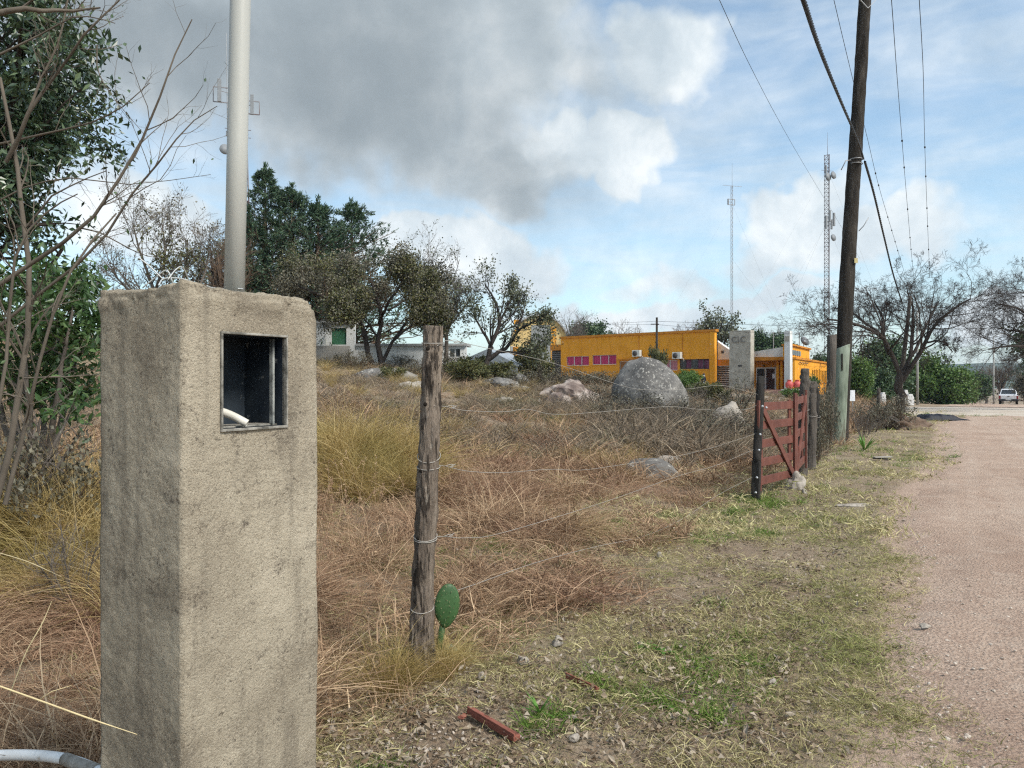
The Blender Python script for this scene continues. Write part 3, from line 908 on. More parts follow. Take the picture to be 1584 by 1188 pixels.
def pillar():
    root = thing('meter_pillar', 'rough cement rendered meter pillar with open box, standing at the fence corner', 'pillar', (PN.x, PN.y, 0.0), math.atan2(PF.y, PF.x))
    # local axes: x along the lit face, y along the shaded face, z up
    ts = np.unique(np.concatenate([np.linspace(0, PW, 76), OB[:2]]))
    zs = np.unique(np.concatenate([np.linspace(-0.25, PT, 320), OB[2:]]))
    ys = np.linspace(0, PD, 58)
    V, F = [], []
    def patch(A, B, mk, skip=None):
        k = len(V)
        for b in B:
            for a in A:
                V.append(mk(a, b))
        na_ = len(A)
        for j in range(len(B) - 1):
            for i in range(na_ - 1):
                if skip and skip((A[i] + A[i + 1]) / 2, (B[j] + B[j + 1]) / 2):
                    continue
                q = k + j * na_ + i
                F.append((q, q + 1, q + 1 + na_, q + na_))
    patch(ts, zs, lambda a, b: (a, 0, b), lambda a, b: OB[0] < a < OB[1] and OB[2] < b < OB[3])
    patch(ts, zs, lambda a, b: (a, PD, b))
    patch(ys, zs, lambda a, b: (0, a, b))
    patch(ys, zs, lambda a, b: (PW, a, b))
    patch(ts, ys, lambda a, b: (a, b, PT))
    V = np.array(V, float)
    c = np.array([PW / 2, PD / 2])
    # soften the arrises, then rough it up; the opening's rim stays true
    ex = np.minimum(V[:, 0], PW - V[:, 0]); ey = np.minimum(V[:, 1], PD - V[:, 1]); ez = PT - V[:, 2]
    def soft(e1, e2, r):
        q = np.clip(1 - np.maximum(e1, e2) / r, 0, 1)
        return q * q
    k = 0.004 * soft(ex, ey, 0.009)
    rim = np.maximum(np.maximum(OB[0] - V[:, 0], V[:, 0] - OB[1]), np.maximum(OB[2] - V[:, 2], V[:, 2] - OB[3]))
    rimw = np.where(V[:, 1] < 0.001, sst(0.0, 0.02, rim), 1.0)
    big = fbm(V * np.array([5, 5, 4]) + 3, 3)
    mid = fbm(V * 24 + 9, 3)
    fine = fbm(V * 70 + 1, 2)
    amp = 0.0030 * big + 0.0008 * mid + 0.0005 * fine + 0.0013 * np.minimum(fbm(V * 110 + 5, 2), 0)
    out = np.stack([np.where(V[:, 0] < 1e-4, -1, np.where(V[:, 0] > PW - 1e-4, 1, 0)), np.where(V[:, 1] < 1e-4, -1, np.where(V[:, 1] > PD - 1e-4, 1, 0)), np.where(V[:, 2] > PT - 1e-4, 1, 0)], 1).astype(float)
    W = V + out * ((amp - k) * rimw)[:, None]
    # ragged top: sunk and crumbled near the arris
    near_top = sst(0.12, 0.0, ez)
    edge_d = np.minimum(ex, ey)
    W[:, 2] += near_top * (0.005 * big + 0.003 * mid * sst(0.05, 0, edge_d) + 0.0025 * fine - 0.006 * sst(0.03, 0, edge_d) * (ez < 0.02))
    W[:, 2] += near_top * 0.006 * np.exp(-((V[:, 0]) ** 2 + V[:, 1] ** 2) / 0.01)
    chip = np.exp(-(((V[:, 0] - PW) / 0.03) ** 2 + (V[:, 1] / 0.04) ** 2 + (ez / 0.035) ** 2))
    W += np.array([-0.6, 0.4, -0.7]) * (chip * 0.022)[:, None]
    # a wavy overhanging lip of mortar below the cap
    lip = np.exp(-((ez - 0.045 - 0.012 * big) / 0.018) ** 2) * (1 - (V[:, 2] > PT - 1e-4))
    W += out * (lip * (0.0025 + 0.004 * mid))[:, None]
    m = mesh_np('column', W, np.array(F), stucco(), True)
    bm = bmesh.new(); bm.from_mesh(m)
    bmesh.ops.remove_doubles(bm, verts=bm.verts, dist=0.0004)
    bmesh.ops.recalc_face_normals(bm, faces=bm.faces)
    bm.to_mesh(m); bm.free()
    link('column', m, None, root)
    a, b, c0, d0 = OB
    # lining of the meter box, a tray open to the front
    dp = 0.165
    box = MB()
    e = 0.004
    box.add([(a, 0.004, c0), (b, 0.004, c0), (b, 0.004, d0), (a, 0.004, d0), (a, dp, c0), (b, dp, c0), (b, dp, d0), (a, dp, d0)],
            [(0, 1, 5, 4), (1, 2, 6, 5), (2, 3, 7, 6), (3, 0, 4, 7), (4, 5, 6, 7)])
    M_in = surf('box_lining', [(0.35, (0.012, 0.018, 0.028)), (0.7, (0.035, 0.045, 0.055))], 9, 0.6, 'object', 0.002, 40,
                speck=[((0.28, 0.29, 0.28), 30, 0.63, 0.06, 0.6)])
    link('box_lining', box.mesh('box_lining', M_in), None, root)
    M_rim = surf('box_rim', [(0.38, (0.11, 0.105, 0.09)), (0.62, (0.34, 0.32, 0.28))], 26, 0.8, 'object', 0.003, 60, speck=[((0.05, 0.05, 0.05), 22, 0.60, 0.08, 0.7)])
    for nm, r in (('box_frame', (a - 0.006, c0 - 0.007, b + 0.006, c0)), ('box_frame', (a - 0.006, d0, b + 0.006, d0 + 0.006)), ('box_frame', (a - 0.006, c0, a, d0)), ('box_frame', (b, c0, b + 0.005, d0))):
        MB().box(r[0], -0.007, r[1], r[2], 0.012, r[3]).build(nm, M_rim, root, bevel=0.0015)
    M_hinge = surf('frame_flange', [(0.35, (0.05, 0.055, 0.055)), (0.6, (0.30, 0.31, 0.29))], 24, 0.75, 'object', 0.003, 70)
    MB().box(b - 0.026, 0.020, c0 + 0.004, b - 0.019, 0.034, d0 - 0.004).build('hinge_flange', M_hinge, root, bevel=0.001)
    MB().box(a + 0.006, 0.03, c0 + 0.0005, b - 0.002, 0.12, c0 + 0.004).build('sill_dust', M_rim, root)
    MB().box(a + 0.015, dp - 0.02, d0 - 0.035, a + 0.075, dp - 0.004, d0 - 0.022).build('terminal_strip', M_rim, root, bevel=0.001)
    M_pvc = surf('ivory_conduit', [(0.3, (0.50, 0.47, 0.40)), (0.7, (0.66, 0.63, 0.56))], 30, 0.45, 'object', 0.001, 60, speck=[((0.2, 0.18, 0.15), 40, 0.62, 0.1, 0.5)])
    pts = resample([(a - 0.02, 0.115, c0 + 0.048), (a + 0.022, 0.085, c0 + 0.050), (a + 0.055, 0.045, c0 + 0.036), (a + 0.085, 0.006, c0 + 0.010)], 14)
    cm = MB().tube(pts, 0.0105, 14, cap=False).tube(pts[::-1], 0.0082, 14, cap=False)
    link('conduit', cm.mesh('conduit', M_pvc, True), None, root)
    # loose wires curling on the cap
    M_wire = flat('loose_wire', (0.50, 0.51, 0.50), 0.5, 0.4, 0.3)
    for q, cpts in enumerate([[(0.02, 0.12, PT + 0.0), (0.05, 0.14, PT + 0.022), (0.12, 0.16, PT + 0.030), (0.18, 0.14, PT + 0.012), (0.235, 0.12, PT + 0.008)],
                              [(0.03, 0.20, PT), (0.05, 0.17, PT + 0.03), (0.065, 0.15, PT + 0.045), (0.075, 0.14, PT + 0.012)],
                              [(0.055, 0.15, PT + 0.02), (0.035, 0.18, PT + 0.055), (0.02, 0.20, PT + 0.075)],
                              [(0.06, 0.14, PT + 0.02), (0.09, 0.15, PT + 0.05), (0.125, 0.17, PT + 0.062), (0.16, 0.19, PT + 0.03)],
                              [(0.17, 0.13, PT + 0.015), (0.22, 0.16, PT + 0.016), (0.26, 0.10, PT + 0.014), (0.235, 0.085, PT + 0.012)]]):
        MB().tube(resample(cpts, 14), 0.0018, 5).build('loose_wire', M_wire, root, True)
pillar()
# pale mast rising from the cap
mb = PN + PF * 0.25 + PG * 0.12
M_MAST = surf('grey_pvc_mast', [(0.3, (0.36, 0.36, 0.33)), (0.7, (0.45, 0.45, 0.415))], 2.5, 0.42, 'object', 0.0008, 50, 4, 0.4, stretch=(1, 1, 0.2))
mast = thing('service_mast', 'tall smooth pale grey round mast rising from the cement pillar', 'mast', (mb.x, mb.y, PT - 0.06))
MB().tube([(0.0205 * z, 0.0, z) for z in np.linspace(0, 3.4, 8)], 0.0275, 32).build('pipe', M_MAST, mast, True)
MB().tube([(0.0205 * z, 0.0, z) for z in (3.40, 3.48)], 0.032, 24).build('end_cap', M_MAST, mast, True)
# white hose end on the ground
M_HOSE = surf('white_hose', [(0.3, (0.55, 0.56, 0.56)), (0.7, (0.74, 0.75, 0.75))], 12, 0.4, 'object', 0.001, 40, speck=[((0.22, 0.19, 0.15), 14, 0.60, 0.08, 0.7)])
pts = [P(px, py, dd) for px, py, dd in ((-120, 1185, 2.55), (-40, 1171, 2.55), (40, 1168, 2.5), (100, 1174, 2.45), (150, 1192, 2.38), (190, 1225, 2.3))]
hose = thing('hose', 'end of a white plastic hose curving over dry grass by the pillar', 'hose', (pts[0].x, pts[0].y, pts[0].z - 0.02))
MB().tube(resample([p - hose.location for p in pts], 24), 0.017, 14).build('tube', M_HOSE, hose, True)
MB().tube(resample([p - hose.location for p in pts[3:5]], 6), 0.0195, 14).build('coupling', surf('muddy_coupling', [(0.3, (0.16, 0.14, 0.11)), (0.7, (0.36, 0.34, 0.31))], 30, 0.8, 'object', 0.003, 60), hose, True)

# ------------------------------------------------------------------ fence posts, wires, gate
def bark(name, stops, scale=9, sp=None):
    return surf(name, stops, scale, 0.95, 'object', 0.03, 40, 7, 0.1, sp, stretch=(1, 1, 0.16), bstr=1.0, dist=0.6)
M_BARK = bark('grey_bark', [(0.28, (0.065, 0.050, 0.040)), (0.48, (0.175, 0.140, 0.112)), (0.62, (0.265, 0.215, 0.170)), (0.78, (0.36, 0.30, 0.245))], 11, [((0.030, 0.024, 0.020), 24, 0.54, 0.05, 0.85), ((0.42, 0.37, 0.31), 34, 0.60, 0.06, 0.5)])
M_DARKWOOD = bark('dark_wood', [(0.3, (0.020, 0.019, 0.018)), (0.6, (0.052, 0.047, 0.043)), (0.8, (0.105, 0.095, 0.085))], 10)
M_GREYWOOD = bark('weathered_wood', [(0.3, (0.050, 0.042, 0.036)), (0.55, (0.120, 0.104, 0.090)), (0.8, (0.21, 0.185, 0.16))], 9)
M_WIRE = flat('galvanised_wire', (0.36, 0.335, 0.30), 0.6, 0.3, 0.2)
M_KNOT = flat('knot_hole', (0.02, 0.016, 0.013), 0.95, 0.1)
def trunk_np(path, radii, sides=28, rings=70, rough=0.10, grooves=0.06, seed=0, f=(1.0, 1.0, 1.0)):
    pts = resample(path, rings)
    rr = np.interp(np.linspace(0, 1, rings), np.linspace(0, 1, len(radii)), radii)
    V, F = tubes_np(pts[None], rr[None], sides)
    ax = np.repeat(pts, sides, 0)
    o = V - ax
    r = np.linalg.norm(o, axis=1, keepdims=True)
    q = unit(o)
    L = np.linalg.norm(np.diff(pts, axis=0), axis=1).sum()
    z = np.repeat(np.linspace(0, L, rings), sides)
    base = rr.mean()
    den = np.stack([q[:, 0] * 4.5, q[:, 1] * 4.5, z / base * 0.5 + q[:, 2] * 2], 1) + seed
    n = rough * fbm(np.stack([q[:, 0] * 1.2, q[:, 1] * 1.2, z / base * 0.35], 1) + seed * 3.1, 3) + grooves * (np.abs(fbm(den, 4)) * 2 - 0.7) + grooves * 0.35 * fbm(den * np.array([3, 3, 2.2]), 3)
    V = ax + o * (1 + n)[:, None]
    top = len(V) - sides
    V = np.vstack([V, pts[-1] + (pts[-1] - pts[-2]) * 0.1, pts[0]])
    cap = np.array([[top + j, top + (j + 1) % sides, len(V) - 2] for j in range(sides)])
    return V, [F, cap]
bp0 = P(652, 1058, 3.83); bp0.z = h1(bp0.x, bp0.y)
bp1 = P(671, 505, 3.86)
post = thing('fence_post', 'thick grey bark covered fence post strung with wire', 'post', (bp0.x, bp0.y, bp0.z))
ax = [Vector((0, 0, -0.15)), Vector((0.004, 0, 0.35)), Vector((0.030, 0, 0.9)), Vector((0.046, 0.02, 1.4)), bp1 - bp0]
V, F = trunk_np([tuple(p) for p in ax], [0.062, 0.058, 0.052, 0.051, 0.049, 0.047], 64, 260, 0.12, 0.10, 4)
link('shaft', mesh_np('shaft', V, F, M_BARK, True), None, post)
def axis_at(z):
    zz = [p.z for p in ax]
    return Vector((np.interp(z, zz, [p.x for p in ax]), np.interp(z, zz, [p.y for p in ax]), z))
def zpx(py, d=3.84):
    return EYE + (HZ - py) / FPX * d - bp0.z
for py, sg in ((530, 0.3), (705, 1.5), (722, 0.5), (828, 0.9), (833, 0.4), (938, 0.8)):
    c = axis_at(zpx(py))
    loop = [c + Vector((math.cos(a) * 0.0575, math.sin(a) * 0.0575, 0.02 * sg * math.sin(a))) for a in np.linspace(0, 2 * math.pi, 25)]
    MB().tube(loop, 0.0022, 5).build('wire_tie', M_WIRE, post, True)
for py, off in ((540, -0.02), (625, -0.022), (727, -0.028), (829, -0.03), (925, -0.03)):
    c = axis_at(zpx(py)) + Vector((off, -0.046, 0))
    bm_ = MB().lathe([(0.011, 0), (0.009, 0.004), (0.002, 0.005)], 10).mesh('drill_hole', M_KNOT, True)
    o = link('drill_hole', bm_, None, post); o.location = c; o.rotation_euler = (math.radians(90), 0, 0)

gp0 = P(1168, 779, 9.55); gp0.z = h1(gp0.x, gp0.y)
gp1 = P(1177, 582, 9.7)
gpost = thing('gate_post', 'dark squared gate post with white insulators holding the wires', 'post', tuple(gp0))
dv = gp1 - gp0
MB().beam((0, 0, -0.2), (0.02, 0.0, 0.5), 0.10, 0.09, (0.5, 0.86, 0)).build('foot', M_DARKWOOD, gpost, False, 0.012)
mpost = MB().tube(resample([(0.02, 0, 0.48), dv * 0.55 + Vector((0.0, 0, 0)), tuple(dv)], 14), [0.054] * 12 + [0.052, 0.045], 10)
link('shaft', mpost.mesh('shaft', M_DARKWOOD, True), None, gpost)
M_INS = flat('white_insulator', (0.48, 0.49, 0.50), 0.4, 0.4)
GW = [608, 628, 671, 695, 737]
for q, py in enumerate((628, 630, 671, 695, 737, 760)):
    z = EYE + (HZ - py) / FPX * 9.6 - gp0.z
    o = link('insulator', MB().lathe([(0.007, 0), (0.015, 0.006), (0.010, 0.014), (0.014, 0.022), (0.006, 0.028), (0.005, 0.034)], 10).mesh('insulator', M_INS, True), None, gpost)
    o.location = Vector((dv.x * z / dv.z - (0.02 if q != 1 else -0.03), -0.054, z))
    o.rotation_euler = (math.radians(90), 0, math.radians(-12))
WIRES = [('top', [(676, 535, 3.80), (695, 527, 3.95), (760, 540, 4.6), (860, 563, 5.9), (960, 596, 7.2), (1000, 603, 7.8), (1060, 602, 8.5), (1108, 596, 9.0), (1135, 600, 9.2), (1172, 610, 9.62)]),
         ('second', [(672, 628, 3.80), (690, 629, 3.95), (720, 635, 4.3), (780, 637, 4.9), (815, 633, 5.3), (860, 641, 5.8), (930, 637, 6.6), (1000, 631, 7.4), (1040, 629, 7.9), (1080, 633, 8.5), (1130, 635, 9.1), (1155, 633, 9.4), (1170, 627, 9.58)]),
         ('third', [(668, 719, 3.80), (688, 721, 3.95), (725, 729, 4.3), (780, 731, 4.8), (850, 726, 5.6), (900, 727, 6.2), (960, 719, 6.9), (1050, 705, 8.1), (1110, 690, 8.9), (1168, 671, 9.58)]),
         ('fourth', [(660, 832, 3.79), (686, 830, 3.93), (720, 832, 4.2), (770, 826, 4.7), (880, 794, 5.8), (960, 768, 6.7), (1050, 736, 7.9), (1110, 719, 8.7), (1166, 695, 9.58)]),
         ('lowest', [(655, 938, 3.79), (676, 924, 3.95), (740, 902, 4.4), (830, 870, 5.2), (920, 846, 6.1), (1000, 828, 7.0), (1060, 800, 7.8), (1110, 766, 8.6), (1166, 737, 9.58)])]
for nm, pts in WIRES:
    pp = [P(*q) for q in pts]
    wroot = thing('fence_wire', '%s slack strand of fence wire between bark post and dark gate post' % nm, 'wire', tuple(pp[0]), group='strands of the wire fence')
    MB().tube(resample([p - pp[0] for p in pp], 70), 0.0016, 5).build('strand', M_WIRE, wroot, True)
    k = pp[1] - pp[0]
    MB().tube(resample([k, k + Vector((0.03, 0.03, 0.006)), k + Vector((0.045, 0.05, -0.004)), k + Vector((0.02, 0.03, -0.008)), k + Vector((0.05, 0.08, 0.002))], 12), 0.0016, 5).build('twist', M_WIRE, wroot, True)

# wooden gate of two leaves
M_GATE = surf('red_brown_gate', [(0.3, (0.095, 0.034, 0.025)), (0.6, (0.155, 0.056, 0.040)), (0.8, (0.21, 0.088, 0.066))], 5, 0.7, 'object', 0.004, 40, 6, 0.3,
              speck=[((0.07, 0.035, 0.028), 18, 0.6, 0.1, 0.6)], stretch=(1, 1, 1))
def gate_leaf(A, B, zt, zb, label, rails, brace_down, stile_a, stile_b):
    """A leaf from A to B on the ground plan."""
    L = (Vector(B) - Vector(A)).length
    rz = math.atan2(B[1] - A[1], B[0] - A[0])
    g0 = h1(*A)
    root = thing('wooden_gate', label, 'gate', (A[0], A[1], g0), rz, 'leaves of the red brown gate')
    for k in range(rails):
        z = zb + 0.06 + (zt - zb - 0.12) * k / (rails - 1)
        MB().box(0.02, -0.012, z - 0.052, L - 0.02, 0.012, z + 0.052).build('rail', M_GATE, root, bevel=0.003)
    if stile_a:
        MB().box(0.0, -0.040, zb - 0.06, 0.085, -0.0125, zt + 0.02).build('stile', M_GATE, root, bevel=0.004)
    if stile_b:
        MB().box(L - 0.09, -0.042, zb - 0.08, L, -0.0125, zt + stile_b).build('stile', M_GATE, root, bevel=0.004)
    for sx in (0.16, L - 0.17):
        MB().box(sx, 0.0125, zb - 0.01, sx + 0.09, 0.036, zt + 0.01).build('back_stile', M_GATE, root, bevel=0.004)
    a_, b_ = ((0.07, -0.028, zt - 0.02), (L - 0.12, -0.028, zb + 0.05)) if brace_down else ((0.10, -0.028, zb + 0.03), (L - 0.10, -0.028, zt - 0.03))
    MB().beam(a_, b_, 0.028, 0.085, (0, -1, 0.001)).build('brace', M_GATE, root, bevel=0.003) if False else MB().beam(a_, b_, 0.027, 0.085).build('brace', M_GATE, root, bevel=0.003)
    return root
A = (gp0.x + 0.03, gp0.y + 0.06); C = (3.90, 10.62); B = (4.60, 12.10)
gate_leaf(A, C, 1.22, 0.16, 'red brown slatted gate leaf hung on the dark post, brace running down', 5, True, True, 0.10)
gate_leaf(C, B, 1.26, 0.20, 'red brown slatted gate leaf meeting the far grey post', 5, False, True, 0.08)
def old_post(label, px, d, ytop, lean, r, mat, seed):
    b = G(px, d)
    top = P(px, ytop, d)
    root = thing('fence_post', label, 'post', tuple(b))
    hgt = top.z - b.z
    V, F = trunk_np([(0, 0, -0.15), (lean * 0.3, 0, hgt * 0.4), (lean * 0.8, 0.01, hgt * 0.8), (lean, 0, hgt)], [r * 1.05, r, r * 0.95, r * 0.85], 16, 40, 0.18, 0.16, seed)
    link('shaft', mesh_np('shaft', V, F, mat, True), None, root)
    c = Vector((lean * 0.5, 0, hgt * 0.62))
    loop = [c + Vector((math.cos(a) * r * 1.12, math.sin(a) * r * 1.12, 0.02 * math.sin(a))) for a in np.linspace(0, 2 * math.pi, 20)]
    MB().tube(loop, 0.003, 5).build('wire_tie', M_WIRE, root, True)
    return root
old_post('weathered grey post at the hinge side of the far gate leaf', 1240, 12.2, 570, 0.06, 0.075, M_GREYWOOD, 2)
old_post('crooked grey stump of a post just beyond the gate', 1254, 13.0, 590, 0.03, 0.085, M_GREYWOOD, 5)
old_post('thin dark post leaning in the brush beyond the gate', 1265, 14.4, 600, -0.02, 0.05, M_DARKWOOD, 8)
old_post('low thin post in weeds past the utility pole', 1358, 24, 600, 0.03, 0.06, M_GREYWOOD, 9)
# small stump post at the foot of the building fence and the white tipped one
# ------------------------------------------------------------------ utility poles and cables
M_POLE = bark('tarred_pole', [(0.3, (0.018, 0.016, 0.014)), (0.55, (0.045, 0.039, 0.033)), (0.8, (0.095, 0.082, 0.069))], 8)
M_STUB = surf('green_grey_stub', [(0.3, (0.095, 0.115, 0.085)), (0.5, (0.205, 0.240, 0.185)), (0.75, (0.32, 0.35, 0.285))], 6, 0.9, 'object', 0.006, 30, 6, 0.15,
              speck=[((0.085, 0.075, 0.050), 5.0, 0.52, 0.12, 0.8)], stretch=(1, 1, 0.18))
M_STEEL = flat('dull_steel', (0.28, 0.28, 0.28), 0.5, 0.5, 0.6)
M_CABLE = flat('black_cable', (0.02, 0.02, 0.022), 0.6, 0.3)
ub = G(1301, 18.8)
ut = P(1345, -120, 19.2)
up_ = thing('utility_pole', 'tall leaning dark wooden utility pole beside the dirt road', 'utility pole', tuple(ub))
dv = ut - ub
V, F = trunk_np([(0.02, 0.12, -0.2), tuple(dv * 0.33 + Vector((-0.02, 0.12, 0))), tuple(dv * 0.66 + Vector((0.02, 0.1, 0))), tuple(dv)], [0.185, 0.175, 0.155, 0.135], 20, 90, 0.03, 0.04, 3)
link('shaft', mesh_np('shaft', V, F, M_POLE, True), None, up_)
def on_pole(py):
    f = (EYE + (HZ - py) / FPX * 19 - ub.z) / dv.z
    return dv * f
c = on_pole(-28)
MB().beam(c + Vector((-0.9, -0.16, 0.02)), c + Vector((0.9, -0.16, 0.02)), 0.09, 0.11).build('crossarm', M_POLE, up_, False, 0.01)
for sgn in (-1, 1):
    MB().beam(on_pole(14) + Vector((0.0, -0.17, 0)), c + Vector((sgn * 0.62, -0.17, 0.0)), 0.035, 0.012).build('arm_brace', M_STEEL, up_)
for xo in (-0.85, -0.3, 0.3, 0.85):
    o = link('insulator', MB().lathe([(0.02, 0), (0.05, 0.03), (0.03, 0.06), (0.045, 0.09), (0.02, 0.13)], 10).mesh('insulator', M_INS, True), None, up_)
    o.location = c + Vector((xo, -0.16, 0.07))
for py in (245, 252):
    q = on_pole(py)
    MB().tube([q + Vector((0.02 + 0.165 * math.cos(a), 0.1 + 0.165 * math.sin(a), 0)) for a in np.linspace(0, 6.283, 22)], 0.012, 6).build('clamp_band', M_STEEL, up_, True)
q = on_pole(248)
MB().tube([q + Vector((-0.16, -0.05, 0)), q + Vector((-0.30, -0.08, -0.03)), q + Vector((-0.42, -0.1, -0.26))], 0.012, 6).build('step_bolt', M_STEEL, up_, True)
q = on_pole(358)
MB().tube([q + Vector((0.15, 0, 0)), q + Vector((0.25, -0.05, 0.12)), q + Vector((0.36, -0.08, 0.32))], 0.010, 6).build('loose_strap', M_STEEL, up_, True)
q = on_pole(405)
MB().box(q.x + 0.05, q.y - 0.085, q.z - 0.05, q.x + 0.13, q.y - 0.07, q.z + 0.07).build('number_tag', flat('tag', (0.5, 0.42, 0.2), 0.5), up_)
sb = G(1298, 18.3)
st_ = thing('support_stub', 'split green grey timber stub strapped to the foot of the utility pole', 'post', tuple(sb))
def stub(root, hgt, w1, w2, dp, lean, mat, cut):
    V, Fq = [], []
    for k, z in enumerate(np.linspace(-0.2, hgt, 12)):
        f = max(z, 0) / hgt
        ww = (w1 + (w2 - w1) * f) * (1 + 0.05 * math.sin(5 * f + cut))
        for a in np.linspace(0, 2 * math.pi, 13)[:-1]:
            ca, sa_ = math.cos(a), math.sin(a)
            V.append((lean * f + ww * 0.5 * math.copysign(abs(ca) ** 0.6, ca), dp * 0.5 * math.copysign(abs(sa_) ** 0.6, sa_), z + (cut * ca * 0.06 if k == 11 else 0)))
    for k in range(11):
        for j in range(12):
            Fq.append((k * 12 + j, k * 12 + (j + 1) % 12, (k + 1) * 12 + (j + 1) % 12, (k + 1) * 12 + j))
    Fq.append(tuple(11 * 12 + j for j in range(12)))
    mb_ = MB(); mb_.add(V, Fq)
    link('shaft', mb_.mesh('shaft', mat, True), None, root)
stub(st_, P(1300, 536, 18.3).z - sb.z, 0.24, 0.30, 0.20, 0.10, M_STUB, 1.0)
MB().box(-0.010 + 0.02, -0.109, 1.75, 0.022 + 0.02, -0.098, 2.15).build('bolt_slot', M_KNOT, st_)
sb2 = G(1285, 18.9)
st2 = thing('support_stub', 'short flat topped dark timber stub beside the utility pole', 'post', tuple(sb2))
stub(st2, P(1287, 518, 18.9).z - sb2.z, 0.20, 0.21, 0.2, 0.03, M_GREYWOOD, 0.3)

def cable(label, pts, r, beads=(), twist=False, mat=M_CABLE, name='overhead_cable', group='overhead cables'):
    pp = [P(*q) for q in pts]
    root = thing(name, label, 'cable', tuple(pp[0]), group=group)
    path = resample([p - pp[0] for p in pp], 60)
    if twist:
        ts = np.linspace(0, 1, 420)
        path = np.stack([np.interp(ts, np.linspace(0, 1, 60), path[:, k]) for k in range(3)], 1)
        for ph in (0.0, 2.1, 4.2):
            o_ = np.stack([np.cos(ts * 190 + ph), 0 * ts, np.sin(ts * 190 + ph)], 1) * r * 0.75
            V, F = tubes_np((path + o_)[None], np.full((1, 420), r * 0.85), 5)
            link('conductor', mesh_np('conductor', V, F, mat, True), None, root)
    else:
        MB().tube(path, r, 5).build('conductor', mat, root, True)
    for f in beads:
        i = min(int(f * 59), 58)
        a, b = Vector(path[i]), Vector(path[i + 1])
        dr = (b - a).normalized()
        mid = a + (b - a) * (f * 59 - i)
        MB().tube([mid - dr * 0.09, mid - dr * 0.05, mid + dr * 0.05, mid + dr * 0.09], [r * 1.3, r * 3.6, r * 3.6, r * 1.3], 6).build('spacer', mat, root, True)
    return root
cable('thick twisted black cable bundle sagging to the clamp on the utility pole', [(1215, -80, 5.8), (1243, 0, 6.6), (1268, 75, 8.6), (1298, 150, 12.0), (1327, 218, 17.0), (1336, 246, 18.9)], 0.016, (), True)
cable('twisted black cable bundle running on from the pole clamp into the bare tree', [(1338, 250, 19.0), (1352, 300, 22), (1368, 368, 27), (1382, 425, 32), (1396, 470, 37)], 0.022, (), True)
cable('lone thin wire slanting down towards the lattice tower', [(1095, -40, 11), (1113, 0, 13), (1158, 97, 18), (1205, 187, 26), (1248, 262, 36), (1295, 340, 50), (1330, 400, 62)], 0.006)
cable('thin conductor passing behind the pole head with bead spacers', [(1284, -30, 15), (1290, 0, 16.5), (1318, 118, 21), (1342, 215, 25), (1360, 290, 29), (1385, 375, 35), (1400, 425, 38)], 0.007, (0.62, 0.66, 0.75, 0.79, 0.83, 0.87, 0.91))
cable('thin conductor with bead spacers, middle of the three right of the pole', [(1375, -30, 13), (1379, 0, 14), (1387, 110, 18), (1394, 200, 22), (1402, 300, 28), (1411, 405, 36), (1414, 430, 38)], 0.007, (0.53, 0.60, 0.70, 0.76, 0.79, 0.83, 0.88))
cable('rightmost thin conductor with bead spacers above the dirt road', [(1420, -30, 13), (1422, 0, 14), (1428, 110, 18), (1430, 205, 23), (1433, 300, 29), (1437, 400, 36), (1438, 430, 38)], 0.007, (0.54, 0.62, 0.70, 0.74, 0.80, 0.85, 0.9))

sp_b = G(1388, 37.0)
sp = thing('utility_pole', 'slanting grey wooden pole in front of the bare tree', 'utility pole', tuple(sp_b))
V, F = trunk_np([(0, 0, -0.2), (0.25, 0.0, 2.2), (0.48, 0, 4.2), (0.62, 0, 5.6)], [0.115, 0.105, 0.09, 0.075], 14, 50, 0.03, 0.05, 6)
link('shaft', mesh_np('shaft', V, F, M_GREYWOOD, True), None, sp)
M_PALEPOLE = flat('pale_pole', (0.36, 0.36, 0.34), 0.7, 0.2)
for px, d, yt, lab in ((1419, 62, 480, 'slim pale street pole before the green trees'), (1537, 92, 520, 'slim grey street pole standing beside the white pickup')):
    b = G(px, d)
    r_ = thing('street_pole', lab, 'pole', tuple(b))
    hh = P(px, yt, d).z - b.z
    MB().tube([(0, 0, -0.2), (0, 0, hh)], [0.11, 0.075], 10).build('shaft', M_PALEPOLE, r_, True)
    MB().tube([(0, 0, hh - 0.1), (0.5, 0, hh + 0.25), (1.1, 0, hh + 0.3)], 0.035, 6).build('arm', M_PALEPOLE, r_, True)
    MB().box(0.95, -0.12, hh + 0.22, 1.5, 0.12, hh + 0.34).build('lamp_head', M_PALEPOLE, r_, bevel=0.03)
bp = G(1016, 62)
r_ = thing('utility_pole', 'slender dark pole standing before the orange facade', 'utility pole', tuple(bp))
hh = P(1016, 491, 62).z - bp.z
MB().tube([(0, 0, -0.2), (0, 0, hh)], [0.11, 0.085], 10).build('shaft', M_POLE, r_, True)
MB().beam((-0.5, -0.1, hh - 0.55), (0.15, -0.1, hh - 0.55), 0.06, 0.06).build('crossarm', M_POLE, r_)
for k, (py, lab) in enumerate(((500, 'upper thin line stretched over the orange building to the right'), (513, 'lower thin line stretched over the entrance to the right'))):
    cable(lab, [(1016, 497 + 5 * k, 62), (1130, py + 1 - 2 * k, 60), (1290, py + 6, 56), (1450, py + 9 + k, 54), (1700, py + 4, 54)], 0.012, name='overhead_line')
    cable(('upper' if k == 0 else 'lower') + ' thin line running left from the slender dark pole to the hangar', [(1016, 497 + 5 * k, 62), (930, 500 + 3 * k, 66), (850, 497 + 9 * k, 72)], 0.010, name='overhead_line')

